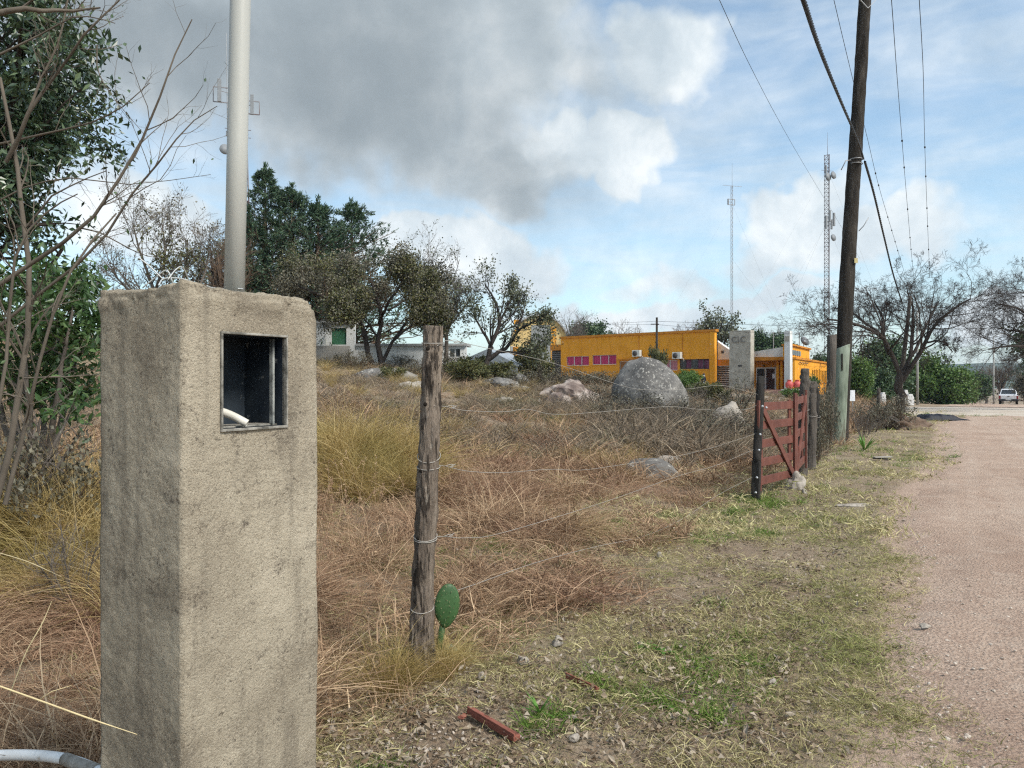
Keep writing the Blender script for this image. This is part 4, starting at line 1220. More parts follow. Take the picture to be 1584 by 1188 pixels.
# ------------------------------------------------------------------ small things on the ground
M_CACTUS = surf('cactus_green', [(0.3, (0.030, 0.075, 0.025)), (0.6, (0.050, 0.110, 0.038)), (0.8, (0.085, 0.150, 0.058))], 7, 0.5, 'object', 0.003, 50, 5, 0.35,
                speck=[((0.30, 0.33, 0.16), 60, 0.64, 0.06, 0.7)])
M_CACTUS2 = flat('cactus_dull', (0.20, 0.25, 0.18), 0.6, 0.25, 0, 0.2, 20)
M_SPINE = flat('spine', (0.30, 0.29, 0.16), 0.6)
def cactus_pad(parent, c, w_, h_, th, rz, tilt, mat, seed):
    bm = bmesh.new()
    bmesh.ops.create_icosphere(bm, subdivisions=3, radius=1)
    V = np.array([v.co[:] for v in bm.verts])
    wid = np.where(V[:, 2] < 0, 1 - 0.32 * V[:, 2] ** 2, 1)
    V = np.stack([V[:, 0] * w_ * wid, V[:, 1] * th * (1 + 0.15 * vnoise(V * 3 + seed)), V[:, 2] * h_ + h_], 1)
    for v, q in zip(bm.verts, V):
        v.co = q
    for f in bm.faces:
        f.smooth = True
    m = bpy.data.meshes.new('pad'); bm.to_mesh(m); bm.free(); m.materials.append(mat)
    o = link('pad', m, None, parent)
    o.location = c; o.rotation_euler = (0, tilt, rz)
    rng = np.random.default_rng(seed)
    sp = []
    for a in np.linspace(-0.9, 0.9, 6):
        for b in np.linspace(-0.85, 0.85, 7) + rng.uniform(-0.1, 0.1):
            if a * a + b * b < 0.95:
                a_, b_ = a + rng.uniform(-0.12, 0.12), b + rng.uniform(-0.1, 0.1)
                z = h_ + b_ * h_; x = a_ * w_
                yy = -th * math.sqrt(max(0, 1 - a * a - b * b))
                for _ in range(2):
                    dr = np.array([rng.normal() * 0.5, -1, rng.normal() * 0.5]); dr = dr / np.linalg.norm(dr) * 0.010
                    sp.append([[x, yy, z], [x + dr[0] / 2, yy + dr[1] / 2, z + dr[2] / 2], [x + dr[0], yy + dr[1], z + dr[2]]])
    V, F = tubes_np(np.array(sp), np.full((len(sp), 3), 0.0010), 3)
    so = link('spines', mesh_np('spines', V, F, M_SPINE), None, o); so['kind'] = 'stuff'
cb = P(688, 975, 3.95); cb.z = h1(cb.x, cb.y)
root = thing('prickly_pear', 'bright green prickly pear pad standing upright behind the bark post', 'cactus', tuple(cb))
cactus_pad(root, (0, 0, P(688, 972, 3.95).z - cb.z), 0.066, 0.115, 0.020, 0.25, 0.10, M_CACTUS, 1)
MB().tube([(-0.045, 0.05, -0.03), (-0.03, 0.03, 0.10), (-0.008, 0.005, P(688, 962, 3.95).z - cb.z)], [0.022, 0.018, 0.016], 8).build('stem', M_CACTUS, root, True)
cb = G(690, 4.1)
root = thing('prickly_pear', 'dull grey green cactus pad lying low at the foot of bark post', 'cactus', tuple(cb))
cactus_pad(root, (0.0, -0.05, 0.0), 0.045, 0.045, 0.015, 0.3, 0.5, M_CACTUS2, 2)

M_ROCK = surf('pale_stone', [(0.3, (0.22, 0.19, 0.16)), (0.55, (0.36, 0.32, 0.275)), (0.8, (0.50, 0.46, 0.40))], 3, 0.95, 'object', 0.03, 14, 7, 0.15,
              speck=[((0.12, 0.11, 0.095), 8, 0.56, 0.1, 0.6)])
M_BOULDER = surf('lichen_granite', [(0.30, (0.075, 0.072, 0.069)), (0.5, (0.145, 0.138, 0.130)), (0.64, (0.22, 0.208, 0.192)), (0.78, (0.32, 0.30, 0.27))], 1.1, 0.95, 'object', 0.03, 9, 8, 0.15,
                 speck=[((0.07, 0.068, 0.066), 1.6, 0.52, 0.16, 0.7), ((0.36, 0.34, 0.31), 3.2, 0.58, 0.06, 0.75), ((0.42, 0.40, 0.36), 12.0, 0.58, 0.04, 0.85), ((0.05, 0.05, 0.05), 8, 0.58, 0.08, 0.6)])
M_REDROCK = surf('red_granite', [(0.32, (0.105, 0.078, 0.070)), (0.47, (0.20, 0.155, 0.135)), (0.56, (0.36, 0.30, 0.26)), (0.75, (0.50, 0.44, 0.385))], 2.2, 0.95, 'object', 0.05, 6, 8, 0.15)
def rock(label, px, d, w_, h_, dep, mat, seed, sub=4, rough=0.16, freq=1.0, facet=0.6, sink=0.0, rz=0.0, name='rock', tilt=0.0, crisp=False):
    b = G(px, d)
    o = link(name, rock_mesh(name, mat, seed, sub, (w_ / 2, dep / 2, h_), rough, freq, True, 5, facet, crisp))
    o.location = (b.x, b.y, b.z - sink + (0.08 * h_ if d > 8 else 0.3 * h_ + 0.008))
    o.rotation_euler = (0, tilt, rz)
    return tag(o, label, 'rock')
def boulder():
    b = G(1004, 25)
    bm = bmesh.new()
    bmesh.ops.create_icosphere(bm, subdivisions=5, radius=1)
    V = np.array([v.co[:] for v in bm.verts])
    V[:, 2] = np.where(V[:, 2] < -0.3, -0.3, V[:, 2])
    z = (V[:, 2] + 0.3) / 1.3
    prof = np.interp(z, [0, 0.15, 0.45, 0.75, 0.92, 1.0], [1.12, 1.08, 1.05, 1.0, 1.05, 1.0])
    V[:, 0] *= prof; V[:, 1] *= prof
    rngb = np.random.default_rng(12)
    for _ in range(12):
        nn = unit(rngb.normal(size=3) + np.array([0, -0.3, 0.35])); dd = V @ nn
        V = V - np.outer(np.maximum(dd - rngb.uniform(0.80, 0.94), 0) * 0.9, nn)
    V = V * (1 + 0.06 * fbm(V * 1.3 + 7, 3) + 0.022 * fbm(V * 6 + 3, 4))[:, None]
    V[:, 0] += -0.10 * z + 0.05
    V = V * np.array([1.20, 1.0, 1.54])
    for v, c in zip(bm.verts, V):
        v.co = c
    for f in bm.faces:
        f.smooth = True
    m = bpy.data.meshes.new('boulder'); bm.to_mesh(m); bm.free(); m.materials.append(M_BOULDER)
    o = link('boulder', m)
    o.location = (b.x, b.y, P(1004, 556, 25).z - 1.46)
    tag(o, 'huge rounded grey granite boulder speckled with lichen before the orange building', 'boulder')
boulder()
rock('broken pinkish rock outcrop with pale fractured faces', 888, 28, 2.7, 0.78, 1.6, M_REDROCK, 21, 4, 0.30, 2.4, 1.0, 0.1, crisp=True)
rock('tawny fractured stone at the foot of the pinkish outcrop', 862, 26.6, 0.9, 0.42, 0.7, M_REDROCK, 25, 3, 0.25, 1.4, 1.0, 0.02, 0.5, crisp=True)
rock('pale fractured stone right of the pinkish outcrop', 912, 26.8, 0.8, 0.34, 0.6, M_REDROCK, 27, 3, 0.25, 1.4, 1.0, 0.02, 1.0, crisp=True)
rock('pale blocky stone beside the dark gate post top', 1135, 22, 1.5, 0.78, 1.0, M_ROCK, 35, 3, 0.24, 1.9, 1.0, 0.12, 0.3, crisp=True)
rock('grey stone half hidden beneath the dry bush by the entrance', 1086, 36, 1.3, 0.8, 1.0, M_BOULDER, 33, 3, 0.2, 1.2, 0.8, 0.0)
rock('low grey slab sloping through the dry grass', 1010, 11.9, 0.95, 0.34, 0.8, M_BOULDER, 41, 4, 0.14, 1.0, 0.8, 0.08, 0.4, tilt=0.32)
rock('pale flat stone lying above the grey slab', 1032, 13.4, 0.5, 0.13, 0.3, M_ROCK, 43, 3, 0.2, 1.2, 0.8, 0.0, 0.1)
rock('long white stone in the dry weeds below the boulder', 972, 16.0, 0.75, 0.15, 0.24, M_ROCK, 45, 3, 0.2, 1.5, 0.8, -0.03, -0.25)
rock('small pale stone left of the long white stone', 940, 16.3, 0.3, 0.12, 0.24, M_ROCK, 46, 3, 0.2, 1.5, 0.8, 0, 0.4)
rock('broad grey ledge on the slope under the spreading tree', 590, 33, 3.2, 0.5, 1.6, M_BOULDER, 51, 4, 0.2, 1.4, 0.8, 0.05, 0.2)
rock('slanting pale ledge beside the bark post on the slope', 636, 27, 1.7, 0.42, 1.0, M_ROCK, 53, 4, 0.2, 1.4, 0.8, 0.05, -0.3)
rock('grey rubble hump in weeds right of the bark post', 775, 30, 2.2, 0.48, 1.4, M_BOULDER, 55, 4, 0.34, 2.2, 1.0, 0.05, crisp=True)
rock('small grey stone on top of the weedy rise', 803, 34, 0.9, 0.55, 0.8, M_BOULDER, 57, 3, 0.2, 1.5, 0.9, -0.2)
rock('flat white stone lying in the weeds before the rubble hump', 780, 24, 0.7, 0.13, 0.3, M_ROCK, 58, 3, 0.2, 1.5, 0.8, -0.06, 0.1)
rock('small white stone between rubble hump and pinkish outcrop', 833, 25, 0.4, 0.16, 0.3, M_ROCK, 59, 3, 0.2, 1.5, 0.8, -0.03, -0.5)
rock('jagged grey rock propped against the gate foot', 1233, 10.35, 0.24, 0.20, 0.22, M_ROCK, 61, 4, 0.3, 1.6, 0.9, -0.02, 0.5)
rock('small cream stone at the tip of the jagged gate rock', 1244, 10.0, 0.09, 0.055, 0.08, M_ROCK, 63, 3, 0.2, 1.5, 0.8, 0.0)
rock('flat pale stone set in the verge near the road', 1322, 9.2, 0.50, 0.022, 0.13, M_ROCK, 65, 3, 0.25, 2.0, 0.7, -0.004)
rock('white chip of stone at the ragged road edge', 1430, 4.6, 0.075, 0.02, 0.05, M_ROCK, 67, 3, 0.25, 2.0, 0.7, -0.024, 0.4)
for k, (px, d, s_, lab) in enumerate([(808, 4.02, 0.075, 'pale lump of stone beside the green tuft near the two red strips'), (862, 4.35, 0.085, 'whitish flaky stone in the leaf litter mid verge'), (745, 3.78, 0.055, 'tan pebble between the bark post and pale stone lump'),
        (735, 4.35, 0.05, 'small grey pebble right of the low cactus pad'), (992, 4.35, 0.06, 'orange tan stone beside the green weed rosette'), (1158, 3.95, 0.045, 'pale disc of stone left of the straw tuft on the verge'),
        (1195, 3.82, 0.055, 'white stone touching the straw tuft on the verge'), (1020, 6.35, 0.07, 'cream stone in thin grass below the yellow scrap'), (512, 3.25, 0.04, 'chalky chip on bare soil right of the pillar'),
        (530, 3.62, 0.06, 'whitish stone on bare soil behind the pillar'), (888, 3.15, 0.05, 'bone white stone below the shorter red strip')]):
    rock(lab, px, d, s_, s_ * 0.45, s_ * 0.8, M_ROCK, 80 + k, 3, 0.25, 1.6, 0.8, 0.0, k * 0.7, name='stone')
M_TERRA = surf('terracotta', [(0.3, (0.17, 0.060, 0.042)), (0.7, (0.28, 0.105, 0.075))], 20, 0.8, 'object', 0.004, 50, 5, 0.2, speck=[((0.45, 0.33, 0.26), 25, 0.60, 0.1, 0.5)])
def strip(label, pa, pb, d1, d2, wd, th):
    a = G(pa, d1, 0.036); b = G(pb, d2, 0.026)
    root = thing('tile_strip', label, 'tile strip', tuple(a), group='broken red strips')
    v = b - a
    MB().beam((0, 0, 0), v, wd, th).build('slab', M_TERRA, root, False, 0.003)
    s_ = v.normalized().cross(Vector((0, 0, 1)))
    MB().beam(s_ * (wd / 2 - 0.005) + Vector((0, 0, th * 0.5 + 0.004)), v + s_ * (wd / 2 - 0.005) + Vector((0, 0, th * 0.5 + 0.004)), 0.008, 0.012).build('lip', M_TERRA, root, False, 0.002)
strip('longer broken terracotta strip lying on bare ground nearest the viewer', 727, 800, 3.39, 3.13, 0.036, 0.024)
strip('shorter broken terracotta strip lying in the grass further back', 877, 925, 3.80, 3.66, 0.026, 0.018)
rock('curved shard of red tile left of the longer terracotta strip', 715, 3.36, 0.045, 0.014, 0.03, M_TERRA, 98, 3, 0.2, 1.5, 0.8, -0.01, 0.8, name='tile_shard')['category'] = 'shard'
M_YEL = flat('yellow_plastic', (0.72, 0.60, 0.03), 0.4, 0.4, 0, 0.2, 30)
yb = P(1034, 846, 7.0)
o = link('plastic_scrap', mesh_np('plastic_scrap', np.array([(-0.05, 0, 0.03), (-0.01, -0.02, 0.0), (0.05, 0.0, 0.03), (0.055, 0.03, -0.01), (0.0, 0.01, -0.04), (-0.02, 0.03, 0.045), (0.02, 0.02, 0.05)]) * 0.95,
        np.array([(0, 1, 5), (1, 2, 6), (1, 6, 5), (1, 4, 3), (1, 3, 2), (0, 4, 1), (2, 3, 6), (5, 6, 3), (0, 5, 4), (5, 3, 4)]), M_YEL))
o.location = yb
tag(o, 'crumpled bright yellow plastic scrap caught in grass near the wires', 'scrap')
M_WEED = leaf_mat('weed_leaf', [(0, (0.06, 0.16, 0.025)), (0.6, (0.11, 0.24, 0.04)), (1, (0.20, 0.34, 0.08))], 0.5, 0.3, 0.25)
def weed(label, px, d, n, L, W, seed, up=0.35):
    rng = np.random.default_rng(seed)
    b = G(px, d)
    root = thing('weed', label, 'weed', (b.x, b.y, b.z), group='green weeds in the verge')
    for k in range(n):
        a = rng.uniform(0, 6.283); el_ = rng.uniform(0.15, 0.7) * up * 2
        l = L * rng.uniform(0.6, 1.2); w_ = W * rng.uniform(0.7, 1.2)
        pts = []
        dirv = np.array([math.cos(a), math.sin(a), el_])
        sd = np.array([-math.sin(a), math.cos(a), 0])
        p = np.array([0, 0, 0.01]); rows = []
        for j, wf in enumerate((0.25, 0.8, 1.0, 0.7, 0.05)):
            rows += [p - sd * w_ * wf + np.array([0, 0, 0.12 * w_]), p, p + sd * w_ * wf + np.array([0, 0, 0.12 * w_])]
            p = p + dirv / np.linalg.norm(dirv) * l / 4
            dirv = dirv + np.array([0, 0, -0.22])
        Fq = [(j * 3 + i, j * 3 + i + 1, j * 3 + i + 4, j * 3 + i + 3) for j in range(4) for i in range(2)]
        link('leaf', mesh_np('leaf', np.array(rows), np.array(Fq), M_WEED, True), None, root)
weed('leafy green weed rosette in the middle of the verge', 1000, 4.35, 14, 0.085, 0.014, 1)
weed('broad green weed beside the orange tan stone', 1030, 4.25, 9, 0.07, 0.016, 2)
weed('dark green weed under dry leaves right of the rosettes', 1090, 4.2, 12, 0.075, 0.012, 3)
weed('lone bright green leaf pair on the lower verge', 1030, 3.55, 4, 0.05, 0.014, 4, 0.2)
weed('grassy green weed by the shorter red strip', 835, 3.38, 18, 0.10, 0.005, 5, 1.2)
weed('flat green weed near the low cactus pad', 795, 4.35, 7, 0.055, 0.013, 6, 0.2)
weed('spiky blue green plant under the green grey stub', 1337, 16.8, 26, 0.42, 0.022, 7, 1.6)
M_BOARD = flat('grey_board', (0.33, 0.30, 0.26), 0.8, 0.2)
b = G(1365, 14.6, 0.03)
r_ = thing('plank_pile', 'two weathered board offcuts lying crosswise on the verge', 'boards', tuple(b))
MB().beam((-0.16, 0, 0.02), (0.18, 0.03, 0.03), 0.10, 0.02).build('board', M_BOARD, r_, bevel=0.003)
MB().beam((-0.12, 0.1, -0.005), (0.10, -0.12, -0.002), 0.10, 0.02).build('board', M_DARKWOOD, r_, bevel=0.003)
b = G(1398, 27.5, 0.22)
o = MB().beam((-0.30, 0, 0.10), (0.32, -0.1, -0.02), 0.10, 0.03).build('white_board', flat('white_board', (0.62, 0.62, 0.58), 0.7)); o.location = b
tag(o, 'white board tilted on the mound below the bare tree', 'board')
# dry brown mound with roots
M_MOUND = surf('root_mound', [(0.3, (0.085, 0.058, 0.042)), (0.6, (0.17, 0.118, 0.085)), (0.8, (0.27, 0.20, 0.145))], 5, 0.95, 'object', 0.05, 20)
b = G(1375, 24.5)
r_ = thing('earth_mound', 'low mound of brown earth and roots under the bare tree', 'mound', tuple(b))
mo = link('soil', rock_mesh('soil', M_MOUND, 9, 5, (1.05, 0.8, 0.50), 0.42, 2.2, True, 6), None, r_)
for q, pth in enumerate([[(-0.6, -0.72, 0.62), (-0.45, -0.8, 0.45), (-0.25, -0.9, 0.3), (0.05, -0.95, 0.1)], [(-0.2, -0.5, 0.8), (-0.5, -0.75, 0.6), (-0.3, -0.85, 0.42), (0.2, -0.95, 0.02)]]):
    MB().tube(resample(pth, 12), [0.05] * 6 + [0.04] * 6, 7).build('root', M_GREYWOOD, r_, True)
# black tarpaulin on the road
def tarp():
    b = G(1450, 29.5)
    nx, ny = 60, 26
    X, Y = np.meshgrid(np.linspace(-0.82, 0.80, nx), np.linspace(-0.5, 0.5, ny))
    ed = np.minimum(np.minimum(X + 0.82, 0.80 - X) / 0.35, np.minimum(Y + 0.5, 0.5 - Y) / 0.16)
    Z = 0.20 * sst(0, 1, ed) * (1 - 0.25 * sst(0.1, 0.8, X)) + 0.030 * n2(X, Y, 7, 3, 1) + 0.012
    X2 = X + 0.03 * n2(X, Y, 5, 2, 3) + 0.20 * sst(0.6, 0.8, X) * (Y < 0)
    V = np.stack([X2, Y, Z], -1).reshape(-1, 3)
    k = np.arange(nx * ny).reshape(ny, nx)
    M = surf('black_tarpaulin', [(0.3, (0.008, 0.009, 0.015)), (0.7, (0.020, 0.022, 0.032))], 6, 0.6, 'object', 0.01, 20, 5, 0.25)
    o = link('tarpaulin', mesh_np('tarpaulin', V, np.stack([k[:-1, :-1], k[:-1, 1:], k[1:, 1:], k[1:, :-1]], -1).reshape(-1, 4), M, True))
    o.location = (b.x, b.y, b.z + 0.01)
    o.modifiers.new('solid', 'SOLIDIFY').thickness = 0.006
    tag(o, 'rumpled black tarpaulin heaped at the edge of the dirt road', 'tarpaulin')
tarp()
# long loose stalks leaning over the grass by the pillar
M_STALK = flat('straw_stalk', (0.62, 0.50, 0.28), 0.6, 0.3, 0, 0.15, 30)
for k, (lab, pts) in enumerate((('long pale straw stalk lying across the shaded foot of the pillar', [(-10, 1058, 1.80), (60, 1083, 1.78), (140, 1112, 1.74), (212, 1136, 1.70)]),
                                ('dry stalk slanting through the grass left of the pillar', [(15, 1075, 3.0), (40, 1010, 3.05), (65, 965, 3.1), (80, 930, 3.15)]),
                                ('reddish dry stem slanting behind the pillar foot', [(-20, 850, 3.6), (40, 868, 3.4), (95, 892, 3.2)]))):
    pp = [P(*q) for q in pts]
    r_ = thing('dry_stalk', lab, 'stalk', tuple(pp[0]))
    MB().tube(resample([p - pp[0] for p in pp], 14), [0.0022] * 10 + [0.0016, 0.0013, 0.001, 0.0007], 5).build('stem', M_STALK, r_, True)
    e_ = pp[1] - pp[0]
    MB().tube([e_, e_ + Vector((0.03, 0, 0.02)), e_ + Vector((0.07, 0.01, 0.03))], [0.0012, 0.001, 0.0005], 4).build('side_blade', M_STALK, r_, True)

# ------------------------------------------------------------------ the orange building and its neighbours
FL = np.array([4.9, 77.0]); EX = np.array([0.7426, -0.6696]); EY = np.array([0.6696, 0.7426])
FRZ = math.atan2(EX[1], EX[0])
def fx(px, y=0.0):
    k = (px - CX) / FPX
    o = FL + EY * y
    return (k * o[1] - o[0]) / (EX[0] - k * EX[1])
def fz(px, py, y=0.0):
    o = FL + EY * y + EX * fx(px, y)
    return EYE + (HZ - py) / FPX * o[1]
def plaster(name, a, b, peel, amount=0.8, th=0.62):
    m, t = new_mat(name)
    c = coords(t, 'object')
    col = t.ramp(t.noise(c, 0.7, 6, 0.6).outputs['Fac'], [(0.3, a), (0.7, b)])
    st = t.n('ShaderNodeMapping', {'Vector': c, 'Scale': (2.2, 2.2, 0.25)}).outputs[0]
    col = t.mix(t.maprange(t.noise(st, 1.5, 5, 0.6).outputs['Fac'], 0.50, 0.72, 0, 0.45), col, tuple(x * 0.60 for x in a) + (1,))
    z = t.n('ShaderNodeSeparateXYZ', {0: c}).outputs[2]
    f = t.maprange(t.noise(c, 1.6, 6, 0.62).outputs['Fac'], th, th + 0.03, 0.0, amount)
    col = t.mix(f, col, (*peel, 1))
    finish(t, col, 0.85, t.noise(c, 14, 5, 0.6).outputs['Fac'], 0.01, 0.4, 0.2)
    return m
M_ORANGE = plaster('orange_plaster', (0.70, 0.29, 0.022), (0.80, 0.36, 0.038), (0.62, 0.52, 0.42), 0.75, 0.665)
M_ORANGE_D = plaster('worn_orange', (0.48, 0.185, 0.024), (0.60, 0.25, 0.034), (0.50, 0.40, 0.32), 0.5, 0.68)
M_CREAM = plaster('cream_plaster', (0.60, 0.42, 0.17), (0.68, 0.51, 0.24), (0.40, 0.24, 0.08), 0.6, 0.62)
M_WHITEP = plaster('white_plaster', (0.56, 0.56, 0.54), (0.70, 0.70, 0.68), (0.33, 0.31, 0.28), 0.7, 0.64)
M_GLASS = flat('dark_glass', (0.03, 0.035, 0.04), 0.12, 0.6)
M_FRAME = flat('white_frame', (0.62, 0.61, 0.60), 0.5)
M_DKFRAME = flat('dark_frame', (0.05, 0.045, 0.045), 0.5)
M_STONE = surf('pylon_stone', [(0.3, (0.30, 0.27, 0.22)), (0.6, (0.44, 0.41, 0.35)), (0.8, (0.54, 0.51, 0.45))], 2.0, 0.95, 'object', 0.03, 9, 7, 0.15,
               speck=[((0.16, 0.14, 0.115), 5, 0.58, 0.06, 0.7)])
M_ROOF = flat('grey_roofing', (0.32, 0.32, 0.31), 0.9)
M_CURT = {k: surf('curtain_' + k, [(0.35, tuple(x * 0.6 for x in c)), (0.65, c)], 1.0, 0.9, 'object', 0.0, None, 2, 0.1, stretch=(9, 9, 0.2)) for k, c in
          (('magenta', (0.56, 0.07, 0.17)), ('pink', (0.58, 0.26, 0.30)), ('brown', (0.42, 0.20, 0.08)), ('plum', (0.19, 0.075, 0.12)))}
Z0 = -0.3                                              # foundations go below ground
def wall_with_holes(x0, x1, z0, z1, holes, y0, y1):
    """Wall slab between x0..x1, z0..z1 with rectangular openings, as one grid of blocks."""
    xs = sorted({x0, x1, *[h[0] for h in holes], *[h[1] for h in holes]})
    zs = sorted({z0, z1, *[h[2] for h in holes], *[h[3] for h in holes]})
    def solid(i, j):
        if not (0 <= i < len(xs) - 1 and 0 <= j < len(zs) - 1):
            return False
        cx, cz = (xs[i] + xs[i + 1]) / 2, (zs[j] + zs[j + 1]) / 2
        return not any(h[0] < cx < h[1] and h[2] < cz < h[3] for h in holes)
    mb_ = MB()
    for i in range(len(xs) - 1):
        for j in range(len(zs) - 1):
            if not solid(i, j):
                continue
            a, b, c, d_ = xs[i], xs[i + 1], zs[j], zs[j + 1]
            q = [(a, y0, c), (b, y0, c), (b, y0, d_), (a, y0, d_), (a, y1, c), (b, y1, c), (b, y1, d_), (a, y1, d_)]
            fs = [(0, 1, 2, 3), (5, 4, 7, 6)]
            if not solid(i - 1, j): fs.append((4, 0, 3, 7))
            if not solid(i + 1, j): fs.append((1, 5, 6, 2))
            if not solid(i, j - 1): fs.append((4, 5, 1, 0))
            if not solid(i, j + 1): fs.append((3, 2, 6, 7))
            mb_.add(q, fs)
    return mb_
def weld(o, dist=0.001):
    bm = bmesh.new(); bm.from_mesh(o.data)
    bmesh.ops.remove_doubles(bm, verts=bm.verts, dist=dist)
    bmesh.ops.recalc_face_normals(bm, faces=bm.faces)
    bm.to_mesh(o.data); bm.free()
    return o
def window(parent, x0, x1, z0, z1, y, curtains, frame=M_FRAME):
    """Frame with mullions, a pane per light, a curtain behind each pane, a sill."""
    wroot = MB().box(x0, y + 0.10, z0, x1, y + 0.13, z0 + 0.05).build('window', frame, parent)
    n = len(curtains)
    MB().box(x0, y + 0.10, z1 - 0.05, x1, y + 0.13, z1).build('frame', frame, wroot)
    for k in range(n + 1):
        xm = x0 + (x1 - x0) * k / n
        xa, xb = max(x0, xm - 0.035), min(x1, xm + 0.035)
        MB().box(xa, y + 0.095, z0 + 0.051, xb, y + 0.128, z1 - 0.051).build('mullion', frame, wroot)
    for k, c in enumerate(curtains):
        xa, xb = x0 + (x1 - x0) * k / n + 0.036, x0 + (x1 - x0) * (k + 1) / n - 0.036
        if c == 'glass':
            MB().box(xa, y + 0.11, z0 + 0.051, xb, y + 0.118, z1 - 0.051).build('pane', M_GLASS, wroot)
        else:
            MB().box(xa, y + 0.150, z0 + 0.051, xb, y + 0.16, z1 - 0.051).build('curtain', M_CURT[c], wroot)
    MB().box(x0 - 0.06, y - 0.05, z0 - 0.07, x1 + 0.06, y + 0.09, z0 - 0.003).build('sill', M_ORANGE, wroot)
    return wroot
def building():
    root = thing('orange_building', 'long flat roofed orange building with pink curtained windows behind the boulder', 'building', (FL[0], FL[1], 0), FRZ)
    xr = fx(1106)
    zt = fz(868, 524)
    wins = [(876, 911, 551, 565.5, ['magenta'] * 3), (916, 953.5, 549, 564, ['magenta'] * 3), (958, 1002, 558.5, 573.5, ['brown', 'pink', 'pink']), (1012, 1048, 557, 573, ['pink'] * 3), (1051, 1097, 555.5, 571, ['glass', 'plum', 'glass', 'plum', 'plum'])]
    holes = [(fx(a), fx(b), fz((a + b) / 2, d_), fz((a + b) / 2, c)) for a, b, c, d_, _ in wins]
    weld(wall_with_holes(0, xr, Z0, zt, holes, 0, 0.3).build('facade', M_ORANGE, root))
    for h, wn in zip(holes, wins):
        window(root, h[0], h[1], h[2], h[3], 0.0, wn[4], M_FRAME if wn[4][0] != 'glass' else M_DKFRAME)
    MB().box(0.001, 0.45, Z0, xr - 0.001, 0.5, zt - 0.6).build('backing', M_DKFRAME, root)
    sl_ = -0.62
    def slab(name, plan, z0_, z1_, mat):
        n_ = len(plan)
        return MB().add([(x_, y_, z_) for z_ in (z0_, z1_) for x_, y_ in plan], [tuple(range(n_))[::-1], tuple(range(n_, 2 * n_))] + [(i, (i + 1) % n_, n_ + (i + 1) % n_, n_ + i) for i in range(n_)]).build(name, mat, root)
    slab('side_wall', [(0.0, 0.301), (0.3, 0.301), (0.3 + 8 * sl_, 8.3), (8 * sl_, 8.3)], Z0, zt, M_ORANGE)
    slab('side_wall', [(xr - 0.3, 0.301), (xr, 0.301), (xr + 8 * sl_, 8.3), (xr - 0.3 + 8 * sl_, 8.3)], Z0, zt, M_ORANGE)
    slab('back_wall', [(0.3 + 8 * sl_, 8.0), (xr - 0.31 + 8 * sl_, 8.0), (xr - 0.31 + 8 * sl_, 8.3), (0.3 + 8 * sl_, 8.3)], Z0, zt, M_ORANGE)
    slab('roof', [(0.31, 0.51), (xr - 0.45, 0.51), (xr - 0.45 + 7.4 * sl_, 7.95), (0.31 + 7.4 * sl_, 7.95)], zt - 0.5, zt - 0.35, M_ROOF)
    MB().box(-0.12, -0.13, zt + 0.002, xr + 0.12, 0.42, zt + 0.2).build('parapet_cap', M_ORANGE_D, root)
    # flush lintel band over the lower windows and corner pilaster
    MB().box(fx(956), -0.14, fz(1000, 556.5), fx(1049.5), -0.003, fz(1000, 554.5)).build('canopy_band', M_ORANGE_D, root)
    MB().box(fx(1099), -0.10, Z0, fx(1106), -0.003, zt - 0.02).build('corner_pilaster', M_ORANGE, root)
    for px in (988, 1055.5):
        MB().box(fx(px), -0.05, fz(px, 545), fx(px) + 0.05, -0.003, zt - 0.03).build('drain_pipe', M_ORANGE_D, root)
    # entrance: louvred link, white gables, door, beam
    y1 = 1.2
    xa, xb = fx(1106.5, y1), fx(1129, y1)
    mb_ = MB(); mb_.prism([(xa, fz(1107, 556, y1)), (xb, fz(1128, 556, y1)), (xb, fz(1128, 541.5, y1)), (xa, fz(1107, 526, y1))], y1, y1 + 0.5)
    mb_.build('white_gable', M_WHITEP, root)
    MB().box((xa + xb) / 2 - 0.12, y1 - 0.03, fz(1116, 546.5, y1), (xa + xb) / 2 + 0.12, y1 - 0.002, fz(1116, 542.5, y1)).build('vent', M_DKFRAME, root)
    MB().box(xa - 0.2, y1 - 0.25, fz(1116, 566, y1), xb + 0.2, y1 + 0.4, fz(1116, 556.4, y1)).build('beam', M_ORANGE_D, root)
    zl0, zl1 = fz(1116, 597, y1), fz(1116, 566.3, y1)
    MB().box(xa, y1 + 0.12, Z0, xb, y1 + 0.2, zl1).build('louvre_backing', M_DKFRAME, root)
    for k in range(11):
        z = zl0 + (zl1 - zl0) * (k + 0.5) / 11
        MB().beam((xa, y1 + 0.03, z), (xb, y1 + 0.03, z), 0.10, 0.022, (0, -0.5, 0.86)).build('louvre_slat', M_FRAME, root)
    yp = -0.6
    # door recess between pylon and column
    xc, xd = fx(1160, y1), fx(1214, y1)
    zf = fz(1185, 602.5, y1)
    mb_ = MB(); mb_.prism([(xc, fz(1161, 552.4, y1)), (xd + 0.1, fz(1216, 552.4, y1)), (xd + 0.1, fz(1216, 536.5, y1)), (xc, fz(1161, 545.5, y1))], y1 - 0.3, y1 + 0.4)
    mb_.build('white_gable', M_WHITEP, root)
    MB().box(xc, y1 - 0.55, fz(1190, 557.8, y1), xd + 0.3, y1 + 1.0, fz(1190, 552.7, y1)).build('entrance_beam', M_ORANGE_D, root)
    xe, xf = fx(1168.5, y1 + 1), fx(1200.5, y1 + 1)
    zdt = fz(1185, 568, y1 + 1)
    weld(wall_with_holes(xc - 0.5, xd + 0.8, Z0, fz(1190, 558.1, y1), [(xe, xf, zf, zdt)], y1 + 1.0, y1 + 1.2).build('entrance_wall', M_ORANGE_D, root))
